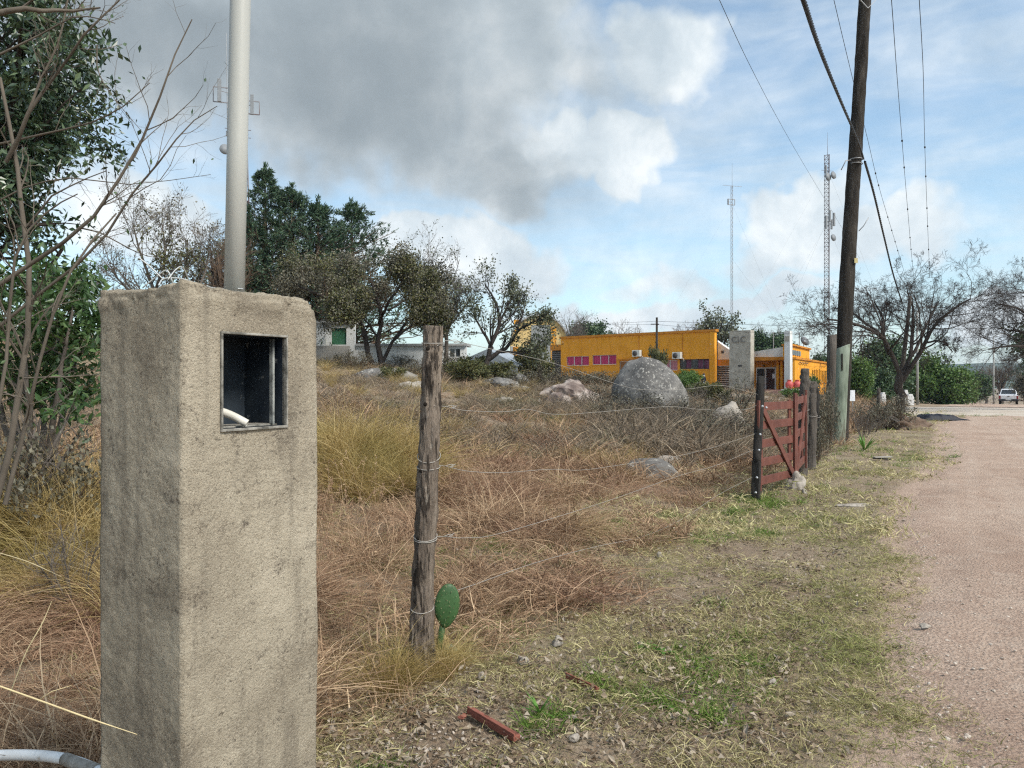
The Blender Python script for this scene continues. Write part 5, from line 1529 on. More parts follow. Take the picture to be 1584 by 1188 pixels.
    dr = MB().box(xe, y1 + 1.02, zdt - 0.12, xf, y1 + 1.1, zdt - 0.002).build('door', M_FRAME, root)
    for xx in (xe, (xe + xf) / 2 - 0.09, xf - 0.13):
        MB().box(xx, y1 + 1.02, zf + 0.002, xx + 0.13, y1 + 1.1, zdt - 0.122).build('door_frame', M_FRAME, dr)
    MB().box(xe + 0.131, y1 + 1.06, zf, (xe + xf) / 2 - 0.091, y1 + 1.07, zdt - 0.123).build('pane', M_GLASS, dr)
    MB().box((xe + xf) / 2 + 0.041, y1 + 1.06, zf, xf - 0.131, y1 + 1.07, zdt - 0.123).build('pane', surf('door_leaf', [(0.3, (0.05, 0.022, 0.02)), (0.7, (0.075, 0.035, 0.03))], 3, 0.4), dr)
    xm = (xe + xf) / 2 + 0.55
    MB().box(xm, y1 + 1.05, zdt - 0.95, xm + 0.24, y1 + 1.057, zdt - 0.55).build('paper_notice', flat('paper', (0.75, 0.76, 0.78), 0.7), dr)
    MB().tube([((xe + xf) / 2 - 0.12, y1 + 1.0, zdt + 0.05), ((xe + xf) / 2 - 0.12, y1 + 0.85, zdt + 0.18), ((xe + xf) / 2 - 0.12, y1 + 0.8, zdt + 0.12)], 0.05, 8).build('lamp', M_DKFRAME, root, True)
    MB().box(xc - 0.3, y1 - 1.6, Z0, xd + 0.4, y1 + 0.99, zf - 0.002).build('porch_step', flat('pink_step', (0.50, 0.27, 0.22), 0.8), root)
    for px in (1203.5, 1209.5):
        xx = fx(px, y1 + 0.5)
        MB().box(xx - 0.09, y1 + 0.4, zf, xx + 0.09, y1 + 0.6, fz(1190, 558.2, y1)).build('pilaster', M_ORANGE, root)
    MB().box(fx(1163, y1), y1 + 0.2, zf, fx(1166, y1), y1 + 0.45, fz(1190, 558.2, y1)).build('pilaster', M_ORANGE, root)
    # stone pylon with raised letters
    xg, xh = fx(1128, yp), fx(1161, yp)
    zp = fz(1145, 511, yp)
    py_ = MB().box(xg, yp, Z0, xh, yp + 0.7, zp)
    po = py_.build('pylon', M_STONE, root, False, 0.02)
    fc = bpy.data.curves.new('letters', 'FONT')
    fc.body = 'CIC'; fc.size = 0.72; fc.extrude = 0.03; fc.align_x = 'CENTER'; fc.space_character = 1.12
    tmp = bpy.data.objects.new('letters_tmp', fc); COL.objects.link(tmp)
    bpy.context.view_layer.update()
    lm = bpy.data.meshes.new_from_object(tmp.evaluated_get(bpy.context.evaluated_depsgraph_get()))
    bpy.data.objects.remove(tmp)
    lm.materials.clear(); lm.materials.append(flat('grey_letters', (0.20, 0.19, 0.175), 0.8))
    lo = link('lettering', lm, None, po)
    lo.location = ((xg + xh) / 2 - 0.1, yp - 0.032, fz(1145, 529.5, yp)); lo.rotation_euler = (math.radians(90), 0, 0)
    lo['kind'] = 'stuff'
    MB().box((xg + xh) / 2 - 0.15, yp - 0.012, fz(1145, 567, yp), (xg + xh) / 2 + 0.2, yp - 0.002, fz(1145, 564.5, yp)).build('plaque', M_DKFRAME, po)
    xi, xj = fx(1213, yp), fx(1222, yp)
    MB().box(xi, yp, Z0, xj, yp + 0.5, fz(1217, 512, yp)).build('white_column', M_WHITEP, root, False, 0.015)
    MB().box(xi + 0.05, yp - 0.02, fz(1217, 528, yp), xj - 0.05, yp - 0.002, fz(1217, 520, yp)).build('column_plate', M_STONE, root)
    # side wing running away along the road
    ax0 = FL + EX * (xj + 0.15) + EY * 0.0
    rd = np.array([ST, CT])
    loc = lambda t, o_=0.0: (np.array([ (ax0 + rd * t - FL) @ EX, (ax0 + rd * t - FL) @ EY ]) + o_)
    dl = np.array([rd @ EX, rd @ EY]); wn = np.array([dl[1], -dl[0]])
    Mw = Matrix(((dl[0], -wn[0], 0, loc(0)[0]), (dl[1], -wn[1], 0, loc(0)[1]), (0, 0, 1, 0), (0, 0, 0, 1)))
    zu, zl = 4.35, 3.28
    slots = [(9.0 + 1.05 * k, 9.7 + 1.05 * k, 1.35, 2.55) for k in range(9)]
    q = wall_with_holes(0, 19.5, Z0, zl, slots, 0, 0.25); q.v = [tuple(Mw @ Vector(p)) for p in q.v]
    weld(q.build('wing_wall', M_ORANGE, root))
    for a, b, c_, d_ in slots:
        wr = MB().box(a + 0.003, 0.10, c_ + 0.003, b - 0.003, 0.12, d_ - 0.003, Mw).build('window', M_GLASS, root)
        MB().box(a - 0.04, -0.05, c_ - 0.06, b + 0.04, -0.003, c_ - 0.003, Mw).build('sill', M_ORANGE_D, wr)
    MB().box(-0.1, -0.10, zl + 0.002, 19.6, 0.9, zl + 0.16, Mw).build('wing_cap', M_ORANGE_D, root)
    MB().box(0.0, 0.3, zl + 0.165, 9.5, 0.9, zu, Mw).build('upper_wing', M_ORANGE, root)
    for k in range(4):
        MB().box(0.7 + 1.0 * k, 0.24, zl + 0.35, 1.4 + 1.0 * k, 0.297, zl + 0.75, Mw).build('clerestory', M_GLASS, root)
    MB().box(-0.1, 0.15, zu + 0.002, 9.6, 1.0, zu + 0.14, Mw).build('upper_cap', M_ORANGE_D, root)
    MB().tube([Mw @ Vector((1.5 + 0.4 * k, -0.12, zl - 0.25 + 0.05 * math.sin(k * 2.0))) for k in range(12)], 0.03, 6).build('conduit_run', M_DKFRAME, root, True)
    return root, (xg, xh, xi, xj, yp, Mw)
BLD, BI = building()
def fpos(px, y, z):
    q = FL + EX * fx(px, y) + EY * y
    return (q[0], q[1], z)
M_AC = flat('air_con_white', (0.66, 0.65, 0.60), 0.5)
for px, py, lab in ((983.5, 552, 'white air conditioner unit on the orange wall, left of the slender pole'), (1046, 555.5, 'white air conditioner unit on the orange wall above the dark window')):
    r_ = thing('air_conditioner', lab, 'air conditioner', fpos(px, -0.45, fz(px, py)), FRZ, 'air conditioners on the orange facade')
    MB().box(-0.42, 0, 0, 0.42, 0.34, 0.60).build('casing', M_AC, r_, bevel=0.02)
    o = link('fan_grille', MB().lathe([(0.02, 0), (0.22, 0.0), (0.24, 0.015), (0.24, 0.03)], 20).mesh('fan_grille', M_DKFRAME, True), None, r_); o.location = (-0.10, -0.012, 0.30); o.rotation_euler = (math.radians(90), 0, 0)
    MB().beam((-0.3, 0.36, -0.04), (-0.3, 0.0, -0.04), 0.04, 0.04).build('bracket', M_DKFRAME, r_); MB().beam((0.3, 0.36, -0.04), (0.3, 0.0, -0.04), 0.04, 0.04).build('bracket', M_DKFRAME, r_)
    MB().tube([(0.43, 0.2, 0.1), (0.55, 0.3, 0.0), (0.56, 0.36, -0.2)], 0.03, 6).build('pipe', M_AC, r_, True)
# satellite dish on the wing
dpos = BLD.matrix_basis @ (BI[5] @ Vector((8.2, 0.6, 4.5)))
r_ = thing('satellite_dish', 'small grey satellite dish on the roof of the orange wing', 'dish', tuple(dpos), math.radians(200))
MB().tube([(0, 0, -0.1), (0, 0, 0.5)], 0.03, 6).build('stand', M_STEEL, r_)
o = link('reflector', MB().lathe([(0.02, 0.0), (0.25, 0.03), (0.42, 0.10), (0.45, 0.12)], 18).mesh('reflector', M_STEEL, True), None, r_); o.location = (0, 0.05, 0.55); o.rotation_euler = (math.radians(-65), 0, 0)

# hangar with barrel roof
def hangar():
    y = 16.0
    cx_ = fx(834, y); zb = fz(834, 531, y); za = fz(834, 488, y)
    R_ = za - zb
    root = thing('barrel_hangar', 'cream gabled hangar with arched roof and orange stripes behind the tree', 'hangar', fpos(834, y, 0), -0.06)
    _d = fpos(834, y, 0)[1]
    hx = lambda px: (px - 834) / FPX * _d
    n = 24
    arc = [(R_ * 1.02 * math.cos(math.pi * k / n), zb + R_ * math.sin(math.pi * k / n)) for k in range(n + 1)]
    MB().prism([(-R_ * 1.02, Z0), (R_ * 1.02, Z0)] + arc, 0, 0.3).build('gable', M_CREAM, root)
    mb_ = MB()
    vs = [(x * 1.04, yy, (z - zb) * 1.03 + zb + 0.05) for yy in (-0.35, 18) for x, z in arc] + [(x * 0.99, yy, (z - zb) * 0.99 + zb) for yy in (-0.35, 18) for x, z in arc]
    m_ = n + 1
    fs = []
    for k in range(n):
        fs += [(k, k + 1, m_ + k + 1, m_ + k), (2 * m_ + k, 3 * m_ + k, 3 * m_ + k + 1, 2 * m_ + k + 1), (k, 2 * m_ + k, 2 * m_ + k + 1, k + 1), (m_ + k, m_ + k + 1, 3 * m_ + k + 1, 3 * m_ + k)]
    mb_.add(vs, fs).build('barrel_roof', M_ROOF, root)
    MB().box(hx(822), -0.05, Z0, hx(851), -0.003, fz(834, 503, y)).build('sliding_door', flat('grey_door', (0.26, 0.27, 0.27), 0.7, 0.2, 0, 0.2, 1.5), root)
    MB().box(hx(852.5), -0.08, Z0, hx(860), -0.004, fz(855, 505, y)).build('orange_stripe', M_ORANGE, root)
    MB().box(hx(795), -0.08, fz(797, 515, y), hx(803), -0.004, fz(797, 497, y)).build('orange_stripe', M_ORANGE, root)
    MB().box(-R_ * 1.05, 0.301, Z0, -R_ * 1.0, 17.5, zb).build('side_wall', M_CREAM, root)
    MB().box(R_ * 1.0, 0.301, Z0, R_ * 1.05, 17.5, zb).build('side_wall', M_CREAM, root)
hangar()
r_ = thing('link_block', 'small orange block with dark louvres between hangar and long facade', 'building', fpos(860, 3.0, 0), FRZ)
xo = fx(860, 3.0)
xa, xb = fx(851, 3.0) - xo, fx(870.5, 3.0) - xo
MB().box(xa, 0.0, fz(860, 542, 3), xb, 2.5, fz(860, 533, 3)).build('beam', M_ORANGE_D, r_)
MB().box(xa, 0.3, Z0, xb, 0.5, fz(860, 542.2, 3)).build('louvre_backing', M_DKFRAME, r_)
for k in range(6):
    z = fz(860, 560 - 2.9 * k, 3)
    MB().beam((xa + 0.05, 0.15, z), (xb - 0.3, 0.15, z), 0.10, 0.05, (0, -0.5, 0.86)).build('louvre_slat', M_STEEL, r_)
MB().box(xb - 0.28, 0.02, Z0, xb, 0.29, fz(860, 542.2, 3)).build('pier', M_ORANGE, r_)
# peeling gate pier by the hangar
b = G(796, 60); hh = P(796, 536, 60).z - b.z
r_ = thing('gate_pier', 'peeling white and orange pier standing left of the long facade', 'pier', tuple(b), FRZ)
MB().box(-0.22, -0.2, -0.3, 0.0, 0.2, hh).build('white_half', M_WHITEP, r_); MB().box(0.002, -0.2, -0.3, 0.24, 0.2, hh - 0.03).build('orange_half', M_ORANGE_D, r_)
# white house on the rise with green shutter
def white_house():
    b = G(600, 42.5)
    root = thing('white_house', 'long low white house with green roller shutter on the rise', 'house', (b.x, b.y, b.z), math.radians(-3))
    X = lambda px: (px - 600) / FPX * 42.5
    Z = lambda py: EYE + (HZ - py) / FPX * 42.5 - b.z
    sh = (X(511), X(535), Z(533), Z(507))
    wd_ = (X(696), X(712), Z(552), Z(540))
    weld(wall_with_holes(X(470), X(548), -1.5, Z(500), [sh], 0, 0.25).build('wall', M_WHITEP, root))
    weld(wall_with_holes(X(548), X(722), -1.5, Z(535), [wd_], 0.1, 0.35).build('wall', M_WHITEP, root))
    s_ = MB().box(sh[0], 0.14, sh[2], sh[1], 0.15, sh[3]).build('roller_shutter', flat('green_shutter', (0.03, 0.11, 0.055), 0.5), root)
    for k in range(13):
        z = sh[2] + (sh[3] - sh[2]) * (k + 0.5) / 13
        MB().box(sh[0] + 0.01, 0.105, z - 0.038, sh[1] - 0.01, 0.139, z + 0.038).build('slat', s_.data.materials[0], s_, bevel=0.008)
    MB().box(X(469), -0.15, Z(500) + 0.002, X(549), 2.2, Z(500) + 0.14).build('roof', M_ROOF, root)
    MB().box(X(549.5), -0.05, Z(535) + 0.002, X(723), 2.2, Z(535) + 0.12).build('roof', M_ROOF, root)
    w_ = MB().box(wd_[0], 0.2, wd_[2], wd_[1], 0.22, wd_[3]).build('window', M_GLASS, root)
    MB().box((wd_[0] + wd_[1]) / 2 - 0.03, 0.16, wd_[2], (wd_[0] + wd_[1]) / 2 + 0.03, 0.199, wd_[3]).build('frame', M_FRAME, w_)
    MB().box(X(502), -0.5, Z(533), X(506.5), -0.2, Z(525)).build('meter_box', M_AC, root)
    MB().box(X(470), -1.2, -1.5, X(548), -0.9, Z(536)).build('low_wall', flat('grey_low_wall', (0.30, 0.28, 0.25), 0.9, 0.2, 0, 0.25, 1.0, 0.01, 8), root)
white_house()
b = G(748, 40)
r_ = thing('metal_shed', 'blue grey corrugated shed roof glimpsed beneath the bare tree', 'shed', tuple(b), math.radians(-20))
M_SHED = flat('shed_metal', (0.36, 0.40, 0.44), 0.5, 0.4, 0.3)
hh = P(748, 540, 40).z - b.z
MB().prism([(-1.7, hh - 0.9), (1.9, hh - 0.9), (1.9, hh - 0.82), (0.2, hh), (-1.7, hh - 0.75)], 0, 2.6).build('roof', M_SHED, r_)
for k in range(16):
    MB().box(-1.65 + k * 0.22, 0.05, -0.5, -1.65 + k * 0.22 + 0.2, 0.09, hh - 0.905).build('panel', M_SHED, r_)

# urns on a white plinth by the entrance
M_URN = flat('red_urn', (0.46, 0.085, 0.075), 0.5, 0.4, 0, 0.12, 5)
g0 = G(1227, 50); zt = P(1227, 602, 50).z
r_ = thing('plinth', 'low white plinth carrying two red urns', 'plinth', tuple(g0))
MB().box(-0.62, -0.3, -0.3, 0.62, 0.3, zt - g0.z - 0.08).build('block', flat('plinth_grey', (0.45, 0.44, 0.40), 0.9), r_)
MB().box(-0.68, -0.36, zt - g0.z - 0.078, 0.68, 0.36, zt - g0.z - 0.002).build('cap', M_WHITEP, r_, bevel=0.01)
for px, lab in ((1221, 'round red urn on the white plinth, nearer the entrance door'), (1233.2, 'round red urn on the white plinth, nearer the grey gate post')):
    c = P(px, 602, 50)
    r_ = thing('urn', lab, 'urn', (c.x, c.y, zt), group='red urns')
    MB().lathe([(0.13, 0), (0.15, 0.03), (0.235, 0.16), (0.262, 0.29), (0.24, 0.41), (0.17, 0.49), (0.125, 0.52)], 24).build('bowl', M_URN, r_, True)
    MB().lathe([(0.125, 0.521), (0.12, 0.56), (0.16, 0.60), (0.155, 0.615)], 24).build('neck', M_URN, r_, True)
# white board sign, white boundary stones
b = G(1314, 34)
r_ = thing('white_sign', 'blank white board sign standing past the utility pole', 'sign', tuple(b))
zc = P(1314, 612, 34).z - b.z
MB().box(-0.24, -0.015, zc - 0.24, 0.24, 0.015, zc + 0.24).build('board', flat('sign_white', (0.72, 0.74, 0.76), 0.5), r_, bevel=0.004)
for sx in (-0.18, 0.14):
    MB().box(sx, 0.016, -0.2, sx + 0.04, 0.05, zc + 0.2).build('leg', M_STEEL, r_)
for px, d, w_, h_, lab in ((1401, 60, 0.32, 1.15, 'tall white painted boundary block right of the bare trunk'), (1407.5, 58, 0.5, 0.85, 'squat white painted boundary block with rounded shoulder'), (1366, 52, 0.28, 0.85, 'white painted block left of the bare trunk')):
    b = G(px, d)
    o = MB().prism([(-w_ / 2, -0.2), (w_ / 2, -0.2), (w_ / 2, h_ * 0.7), (w_ * 0.25, h_), (-w_ * 0.3, h_), (-w_ / 2, h_ * 0.85)], -0.15, 0.15).build('boundary_block', M_FRAME, None, False, 0.02)
    o.location = b
    tag(o, lab, 'block')

# ------------------------------------------------------------------ towers
M_PANEL = flat('antenna_grey', (0.20, 0.21, 0.22), 0.6)
def lattice(label, px, d, ytop, wid, red=False, bays=30, gear=(), spire=None, name='lattice_tower', taper=0.0, three=True, guy=(), yb=None):
    b = G(px, d)
    zt = P(px, ytop, d).z - b.z
    root = thing(name, label, 'tower', tuple(b), 0.3)
    m_a = flat('tower_steel', (0.30, 0.29, 0.29), 0.5, 0.4, 0.4) if not red else surf('tower_paint', [(0.48, (0.14, 0.105, 0.105)), (0.52, (0.22, 0.21, 0.22))], 0.3, 0.6, 'object', 0.0, None, 0, 0.3, stretch=(0.01, 0.01, 0.5))
    cs = [(math.cos(a), math.sin(a)) for a in (0.5, 2.59, 4.69)]
    wz = lambda z: wid * 0.58 * (1 + taper * (1 - z / zt))
    for cx_, cy_ in cs:
        MB().tube([(cx_ * wz(0), cy_ * wz(0), -0.3), (cx_ * wz(zt), cy_ * wz(zt), zt)], max(0.022, wid * 0.055), 5).build('leg', m_a, root)
    br = MB()
    for k in range(bays):
        z0, z1 = zt * k / bays, zt * (k + 1) / bays
        for i in range(3):
            p, q = cs[i], cs[(i + 1) % 3]
            br.tube([(p[0] * wz(z0), p[1] * wz(z0), z0), (q[0] * wz(z1), q[1] * wz(z1), z1)], max(0.018, wid * 0.042), 3, False)
            br.tube([(p[0] * wz(z1), p[1] * wz(z1), z1), (q[0] * wz(z1), q[1] * wz(z1), z1)], max(0.016, wid * 0.038), 3, False)
    br.build('bracing', m_a, root)['kind'] = 'stuff'
    if spire:
        MB().tube([(0, 0, zt - 0.3), (0, 0, zt + spire)], [0.03, 0.012], 5).build('whip_antenna', m_a, root)
    for kind, py, off, sz in gear:
        z = P(px, py, d).z - b.z
        if kind == 'dish':
            o = link('dish_antenna', MB().lathe([(0.02, 0), (sz * 0.6, 0.03), (sz, 0.12), (sz, 0.3)], 14).mesh('dish_antenna', M_PANEL, True), None, root)
            o.location = (off, -wid * 0.6, z); o.rotation_euler = (math.radians(80), 0, 0.3)
        elif kind == 'panel':
            MB().box(off - sz * 0.16, -wid * 0.7 - 0.1, z - sz, off + sz * 0.16, -wid * 0.7 + 0.1, z + sz).build('panel_antenna', M_PANEL, root, bevel=0.02)
            MB().beam((off, -wid * 0.65, z), (0, 0, z), 0.04, 0.04).build('antenna_arm', m_a, root)
        elif kind == 'arm':
            MB().beam((-sz, 0, z), (sz, 0, z), 0.04, 0.04).build('cross_arm', m_a, root)
        elif kind == 'frame':
            for sx in (off - sz, off + sz):
                MB().beam((sx, -0.1, z - sz * 0.7), (sx, -0.1, z + sz * 0.7), 0.07, 0.07).build('frame_post', m_a, root)
            for zz in (z - sz * 0.7, z + sz * 0.7):
                MB().beam((off - sz, -0.1, zz), (off + sz, -0.1, zz), 0.07, 0.07).build('frame_rail', m_a, root)
    for py, gx_, gy_ in guy:
        z = P(px, py, d).z - b.z
        MB().tube([(0, 0, z), (gx_ * 0.5, gy_ * 0.5, z * 0.48), (gx_, gy_, -0.2)], 0.006, 4).build('guy_wire', M_STEEL, root)
    return root
lattice('slim guyed mast with a small box frame near its top', 1132.5, 105, 288, 0.30, False, 44, [('frame', 313, -0.2, 0.55), ('panel', 313, -0.75, 0.38), ('arm', 287.5, 0, 1.5)], 3.2, guy=[(315, -14, 4), (315, 15, 3), (400, 9, -8)])
lattice('red and white telecom lattice tower with dish cluster by the pole', 1280, 95, 240, 0.62, True, 56, [('dish', 276, -0.45, 0.5), ('dish', 273, 0.35, 0.45), ('panel', 264, -0.6, 0.5), ('panel', 345, -0.55, 0.8), ('panel', 335, 0.0, 0.7), ('panel', 340, 0.6, 0.8), ('panel', 348, 0.25, 0.6), ('dish', 369, 0.35, 0.42), ('arm', 264, 0, 0.9), ('arm', 345, 0, 0.6)], 2.8,
        guy=[(260, -16, 3), (340, -13, -3), (345, -10, 6), (262, 18, 4), (345, 15, 5)])
lattice('tall tapering lattice tower half hidden behind the pale mast', 368, 62, 170, 1.15, True, 30, [('frame', 150, -1.0, 0.85), ('frame', 165, 0.9, 0.75), ('panel', 148, -1.35, 0.9), ('panel', 165, 1.1, 0.8), ('arm', 200, -0.6, 1.0), ('arm', 212, -0.6, 1.0), ('dish', 238, -1.0, 0.4)], None, taper=1.1)
b = P(352, 170, 62)
r_ = thing('whip_aerial', 'thin whip aerial above the tower behind the pale mast', 'aerial', tuple(b))
MB().tube([(0, 0, -2.0), (-0.1, 0, 6.2)], [0.04, 0.015], 5).build('rod', M_STEEL, r_); MB().box(-0.1, -0.08, -2.1, 0.1, 0.08, -1.7).build('clamp', M_STEEL, r_)
# thin wire fence along the entrance forecourt roof line
for px, lab in ((1196.5, 'thin line post behind the white gable'), (1236.5, 'thin line post above the orange wing')):
    q = P(px, 514, 72)
    r_ = thing('line_post', lab, 'post', (q.x, q.y, 3.0))
    MB().tube([(0, 0, 0), (0, 0, q.z - 3.0)], 0.045, 6).build('rod', M_STEEL, r_); MB().beam((-0.12, 0, q.z - 3.02), (0.12, 0, q.z - 3.02), 0.04, 0.04).build('crosspiece', M_STEEL, r_)

# ------------------------------------------------------------------ white pickup seen from behind
def pickup():
    b = G(1560, 86)
    root = thing('pickup_truck', 'white pickup truck parked at the far end of the road', 'pickup', tuple(b), -0.57)
    W_ = flat('white_paint', (0.72, 0.73, 0.75), 0.25, 0.5, 0, 0.03)
    D_ = flat('black_plastic', (0.025, 0.025, 0.028), 0.5)
    T_ = flat('tyre', (0.02, 0.02, 0.02), 0.85, 0.2)
    MB().prism([(-0.92, 0.45), (0.92, 0.45), (0.95, 0.75), (0.93, 1.05), (-0.93, 1.05), (-0.95, 0.75)], 0.06, 1.75).build('bed', W_, root, False, 0.03)
    MB().prism([(-0.93, 0.45), (0.93, 0.45), (0.95, 0.8), (0.92, 1.08), (-0.92, 1.08), (-0.95, 0.8)], 1.76, 5.0).build('body', W_, root, False, 0.04)
    cab = MB()
    cab.add([(-0.86, 1.78, 1.083), (0.86, 1.78, 1.083), (0.86, 3.9, 1.083), (-0.86, 3.9, 1.083), (-0.68, 2.05, 1.72), (0.68, 2.05, 1.72), (0.68, 3.2, 1.74), (-0.68, 3.2, 1.74)], [(0, 3, 2, 1), (4, 5, 6, 7), (0, 1, 5, 4), (1, 2, 6, 5), (2, 3, 7, 6), (3, 0, 4, 7)])
    cab.build('cab', W_, root, False, 0.04)
    MB().add([(-0.72, 1.80, 1.17), (0.72, 1.80, 1.17), (0.60, 1.99, 1.64), (-0.60, 1.99, 1.64), (-0.72, 1.82, 1.17), (0.72, 1.82, 1.17), (0.60, 2.01, 1.64), (-0.60, 2.01, 1.64)], [(0, 1, 2, 3), (5, 4, 7, 6), (0, 4, 5, 1), (3, 2, 6, 7), (1, 5, 6, 2), (0, 3, 7, 4)]).build('rear_window', M_GLASS, root)
    tg = MB().box(-0.74, 0.0, 0.62, 0.74, 0.055, 1.04).build('tailgate', W_, root, False, 0.015)
    MB().box(-0.10, -0.02, 0.90, 0.10, -0.002, 0.96).build('handle', D_, tg)
    MB().box(-0.26, -0.12, 0.50, 0.26, -0.092, 0.62).build('number_plate', flat('plate', (0.6, 0.6, 0.6), 0.4), root)
    MB().box(-0.95, -0.09, 0.40, 0.95, 0.05, 0.60).build('bumper', D_, root, False, 0.02)
    for sx in (-1, 1):
        MB().box(min(sx * 0.75, sx * 0.93), 0.0, 0.64, max(sx * 0.75, sx * 0.93), 0.055, 1.0).build('tail_light', flat('tail_red', (0.25, 0.02, 0.02), 0.3), root, False, 0.01)
        MB().box(min(sx * 0.98, sx * 1.16), 3.3, 1.05, max(sx * 0.98, sx * 1.16), 3.4, 1.25).build('mirror', D_, root, False, 0.01)
        for yy in (0.95, 4.2):
            wh = thing('wheel_hub', None, None); COL.objects.unlink(wh); bpy.data.objects.remove(wh)
            t_ = link('wheel', MB().lathe([(0.22, -0.11), (0.36, -0.11), (0.38, -0.07), (0.38, 0.07), (0.36, 0.11), (0.22, 0.11)], 22).mesh('wheel', T_, True), None, root)
            t_.location = (sx * 0.80, yy, 0.38); t_.rotation_euler = (0, math.radians(90), 0)
            link('rim', MB().lathe([(0.05, -0.118), (0.215, -0.115), (0.218, 0.115), (0.05, 0.118)], 16).mesh('rim', M_STEEL, True), None, t_)
pickup()

# ------------------------------------------------------------------ person at the building corner
def person():
    px, d = 1088.5, 60
    top = P(px, 577.5, d)
    b = Vector((top.x, top.y, top.z - 1.73 * 0.86))
    root = thing('person', 'person in dark jacket and cap standing among shrubs by the orange corner', 'person', tuple(b), math.radians(25), scale=0.86)
    J = {'pel': (0, 0, 0.92), 'wa': (0, 0.0, 1.06), 'ch': (0, 0, 1.27), 'sh': (0, 0, 1.40), 'nk': (0, -0.01, 1.47), 'hd0': (0, -0.015, 1.53), 'hd': (0, -0.02, 1.60), 'hd1': (0, -0.01, 1.665)}
    ch = [('pel', 'wa'), ('wa', 'ch'), ('ch', 'sh'), ('sh', 'nk'), ('nk', 'hd0'), ('hd0', 'hd'), ('hd', 'hd1')]
    R_ = {'pel': 0.145, 'wa': 0.135, 'ch': 0.155, 'sh': 0.10, 'nk': 0.055, 'hd0': 0.085, 'hd': 0.098, 'hd1': 0.06}
    for sx, t in ((-1, 'l'), (1, 'r')):
        J.update({'s' + t: (sx * 0.18, 0, 1.38), 'e' + t: (sx * 0.235, 0.02, 1.10), 'w' + t: (sx * 0.22, -0.10, 0.88), 'h' + t: (sx * 0.21, -0.14, 0.80),
                  'p' + t: (sx * 0.09, 0, 0.86), 'k' + t: (sx * 0.10, -0.02, 0.48), 'a' + t: (sx * 0.10, 0.02, 0.09), 'f' + t: (sx * 0.12, -0.14, 0.045)})
        R_.update({'s' + t: 0.065, 'e' + t: 0.048, 'w' + t: 0.035, 'h' + t: 0.032, 'p' + t: 0.09, 'k' + t: 0.065, 'a' + t: 0.048, 'f' + t: 0.04})
        ch += [('sh', 's' + t), ('s' + t, 'e' + t), ('e' + t, 'w' + t), ('w' + t, 'h' + t), ('pel', 'p' + t), ('p' + t, 'k' + t), ('k' + t, 'a' + t), ('a' + t, 'f' + t)]
    keys = list(J)
    m = bpy.data.meshes.new('body')
    m.from_pydata([J[k] for k in keys], [(keys.index(a), keys.index(c)) for a, c in ch], [])
    mt, t = new_mat('clothed_body')
    z = t.n('ShaderNodeSeparateXYZ', {0: coords(t, 'object')}).outputs[2]
    nd = t.t.nodes.new('ShaderNodeValToRGB'); nd.color_ramp.interpolation = 'CONSTANT'
    e_ = nd.color_ramp.elements
    e_[0].position = 0; e_[0].color = (0.02, 0.018, 0.016, 1)
    for p_, c_ in ((0.07 / 1.7, (0.03, 0.035, 0.055, 1)), (0.93 / 1.7, (0.02, 0.022, 0.028, 1)), (1.465 / 1.7, (0.30, 0.17, 0.12, 1))):
        q = e_.new(p_); q.color = c_
    e_[-1].position = 1.465 / 1.7
    t.t.links.new(t.math('DIVIDE', z, 1.7), nd.inputs[0])
    finish(t, nd.outputs[0], 0.85)
    o = link('body', m, mt, root)
    sk = o.modifiers.new('skin', 'SKIN')
    for k, v in zip(keys, m.skin_vertices[0].data):
        v.radius = (R_[k], R_[k] * (0.75 if k in ('pel', 'wa', 'ch', 'sh') else 1)); v.use_root = k == 'pel'
    o.modifiers.new('sub', 'SUBSURF').levels = 1
    o.modifiers['sub'].render_levels = 2
    MB().lathe([(0.108, 1.60), (0.112, 1.63), (0.10, 1.69), (0.06, 1.72), (0.01, 1.73)], 16, (0, -0.015, 0)).build('cap', flat('black_cap', (0.015, 0.015, 0.018), 0.8), root, True)
    MB().box(-0.06, -0.21, 1.605, 0.06, -0.10, 1.62).build('cap_peak', flat('black_peak', (0.015, 0.015, 0.018), 0.8), root, False, 0.004)
person()

# ------------------------------------------------------------------ trees and shrubs
def wood(name, stops):
    return surf(name, stops, 6, 0.95, 'object', 0.01, 20, 5, 0.1, stretch=(1, 1, 0.3))
M_TW_DARK = wood('dark_twigs', [(0.3, (0.030, 0.025, 0.022)), (0.7, (0.075, 0.062, 0.055))])
M_TW_GREY = wood('grey_twigs', [(0.3, (0.085, 0.072, 0.062)), (0.7, (0.175, 0.150, 0.128))])
M_TW_PALE = wood('pale_twigs', [(0.3, (0.085, 0.070, 0.055)), (0.7, (0.175, 0.148, 0.118))])
M_TW_BROWN = wood('brown_twigs', [(0.3, (0.075, 0.052, 0.038)), (0.7, (0.17, 0.118, 0.082))])
LF = lambda n, a, b, c, **k: leaf_mat(n, [(0, a), (0.55, b), (1, c)], **k)
L_EVER = LF('evergreen_leaf', (0.022, 0.045, 0.026), (0.046, 0.082, 0.040), (0.12, 0.165, 0.075), rough=0.35, spec=0.5, transl=0.12)
L_CITRUS = LF('bright_leaf', (0.026, 0.060, 0.018), (0.048, 0.100, 0.028), (0.11, 0.170, 0.055), rough=0.4, spec=0.45, transl=0.25)
L_CYP = LF('cypress_needle', (0.026, 0.058, 0.032), (0.050, 0.095, 0.050), (0.105, 0.145, 0.075), transl=0.1)
L_OLIVE = LF('olive_leaf', (0.055, 0.065, 0.024), (0.095, 0.100, 0.036), (0.16, 0.145, 0.052), transl=0.15)
L_BROWN = LF('withered_leaf', (0.075, 0.070, 0.048), (0.125, 0.115, 0.078), (0.19, 0.172, 0.118), transl=0.1)
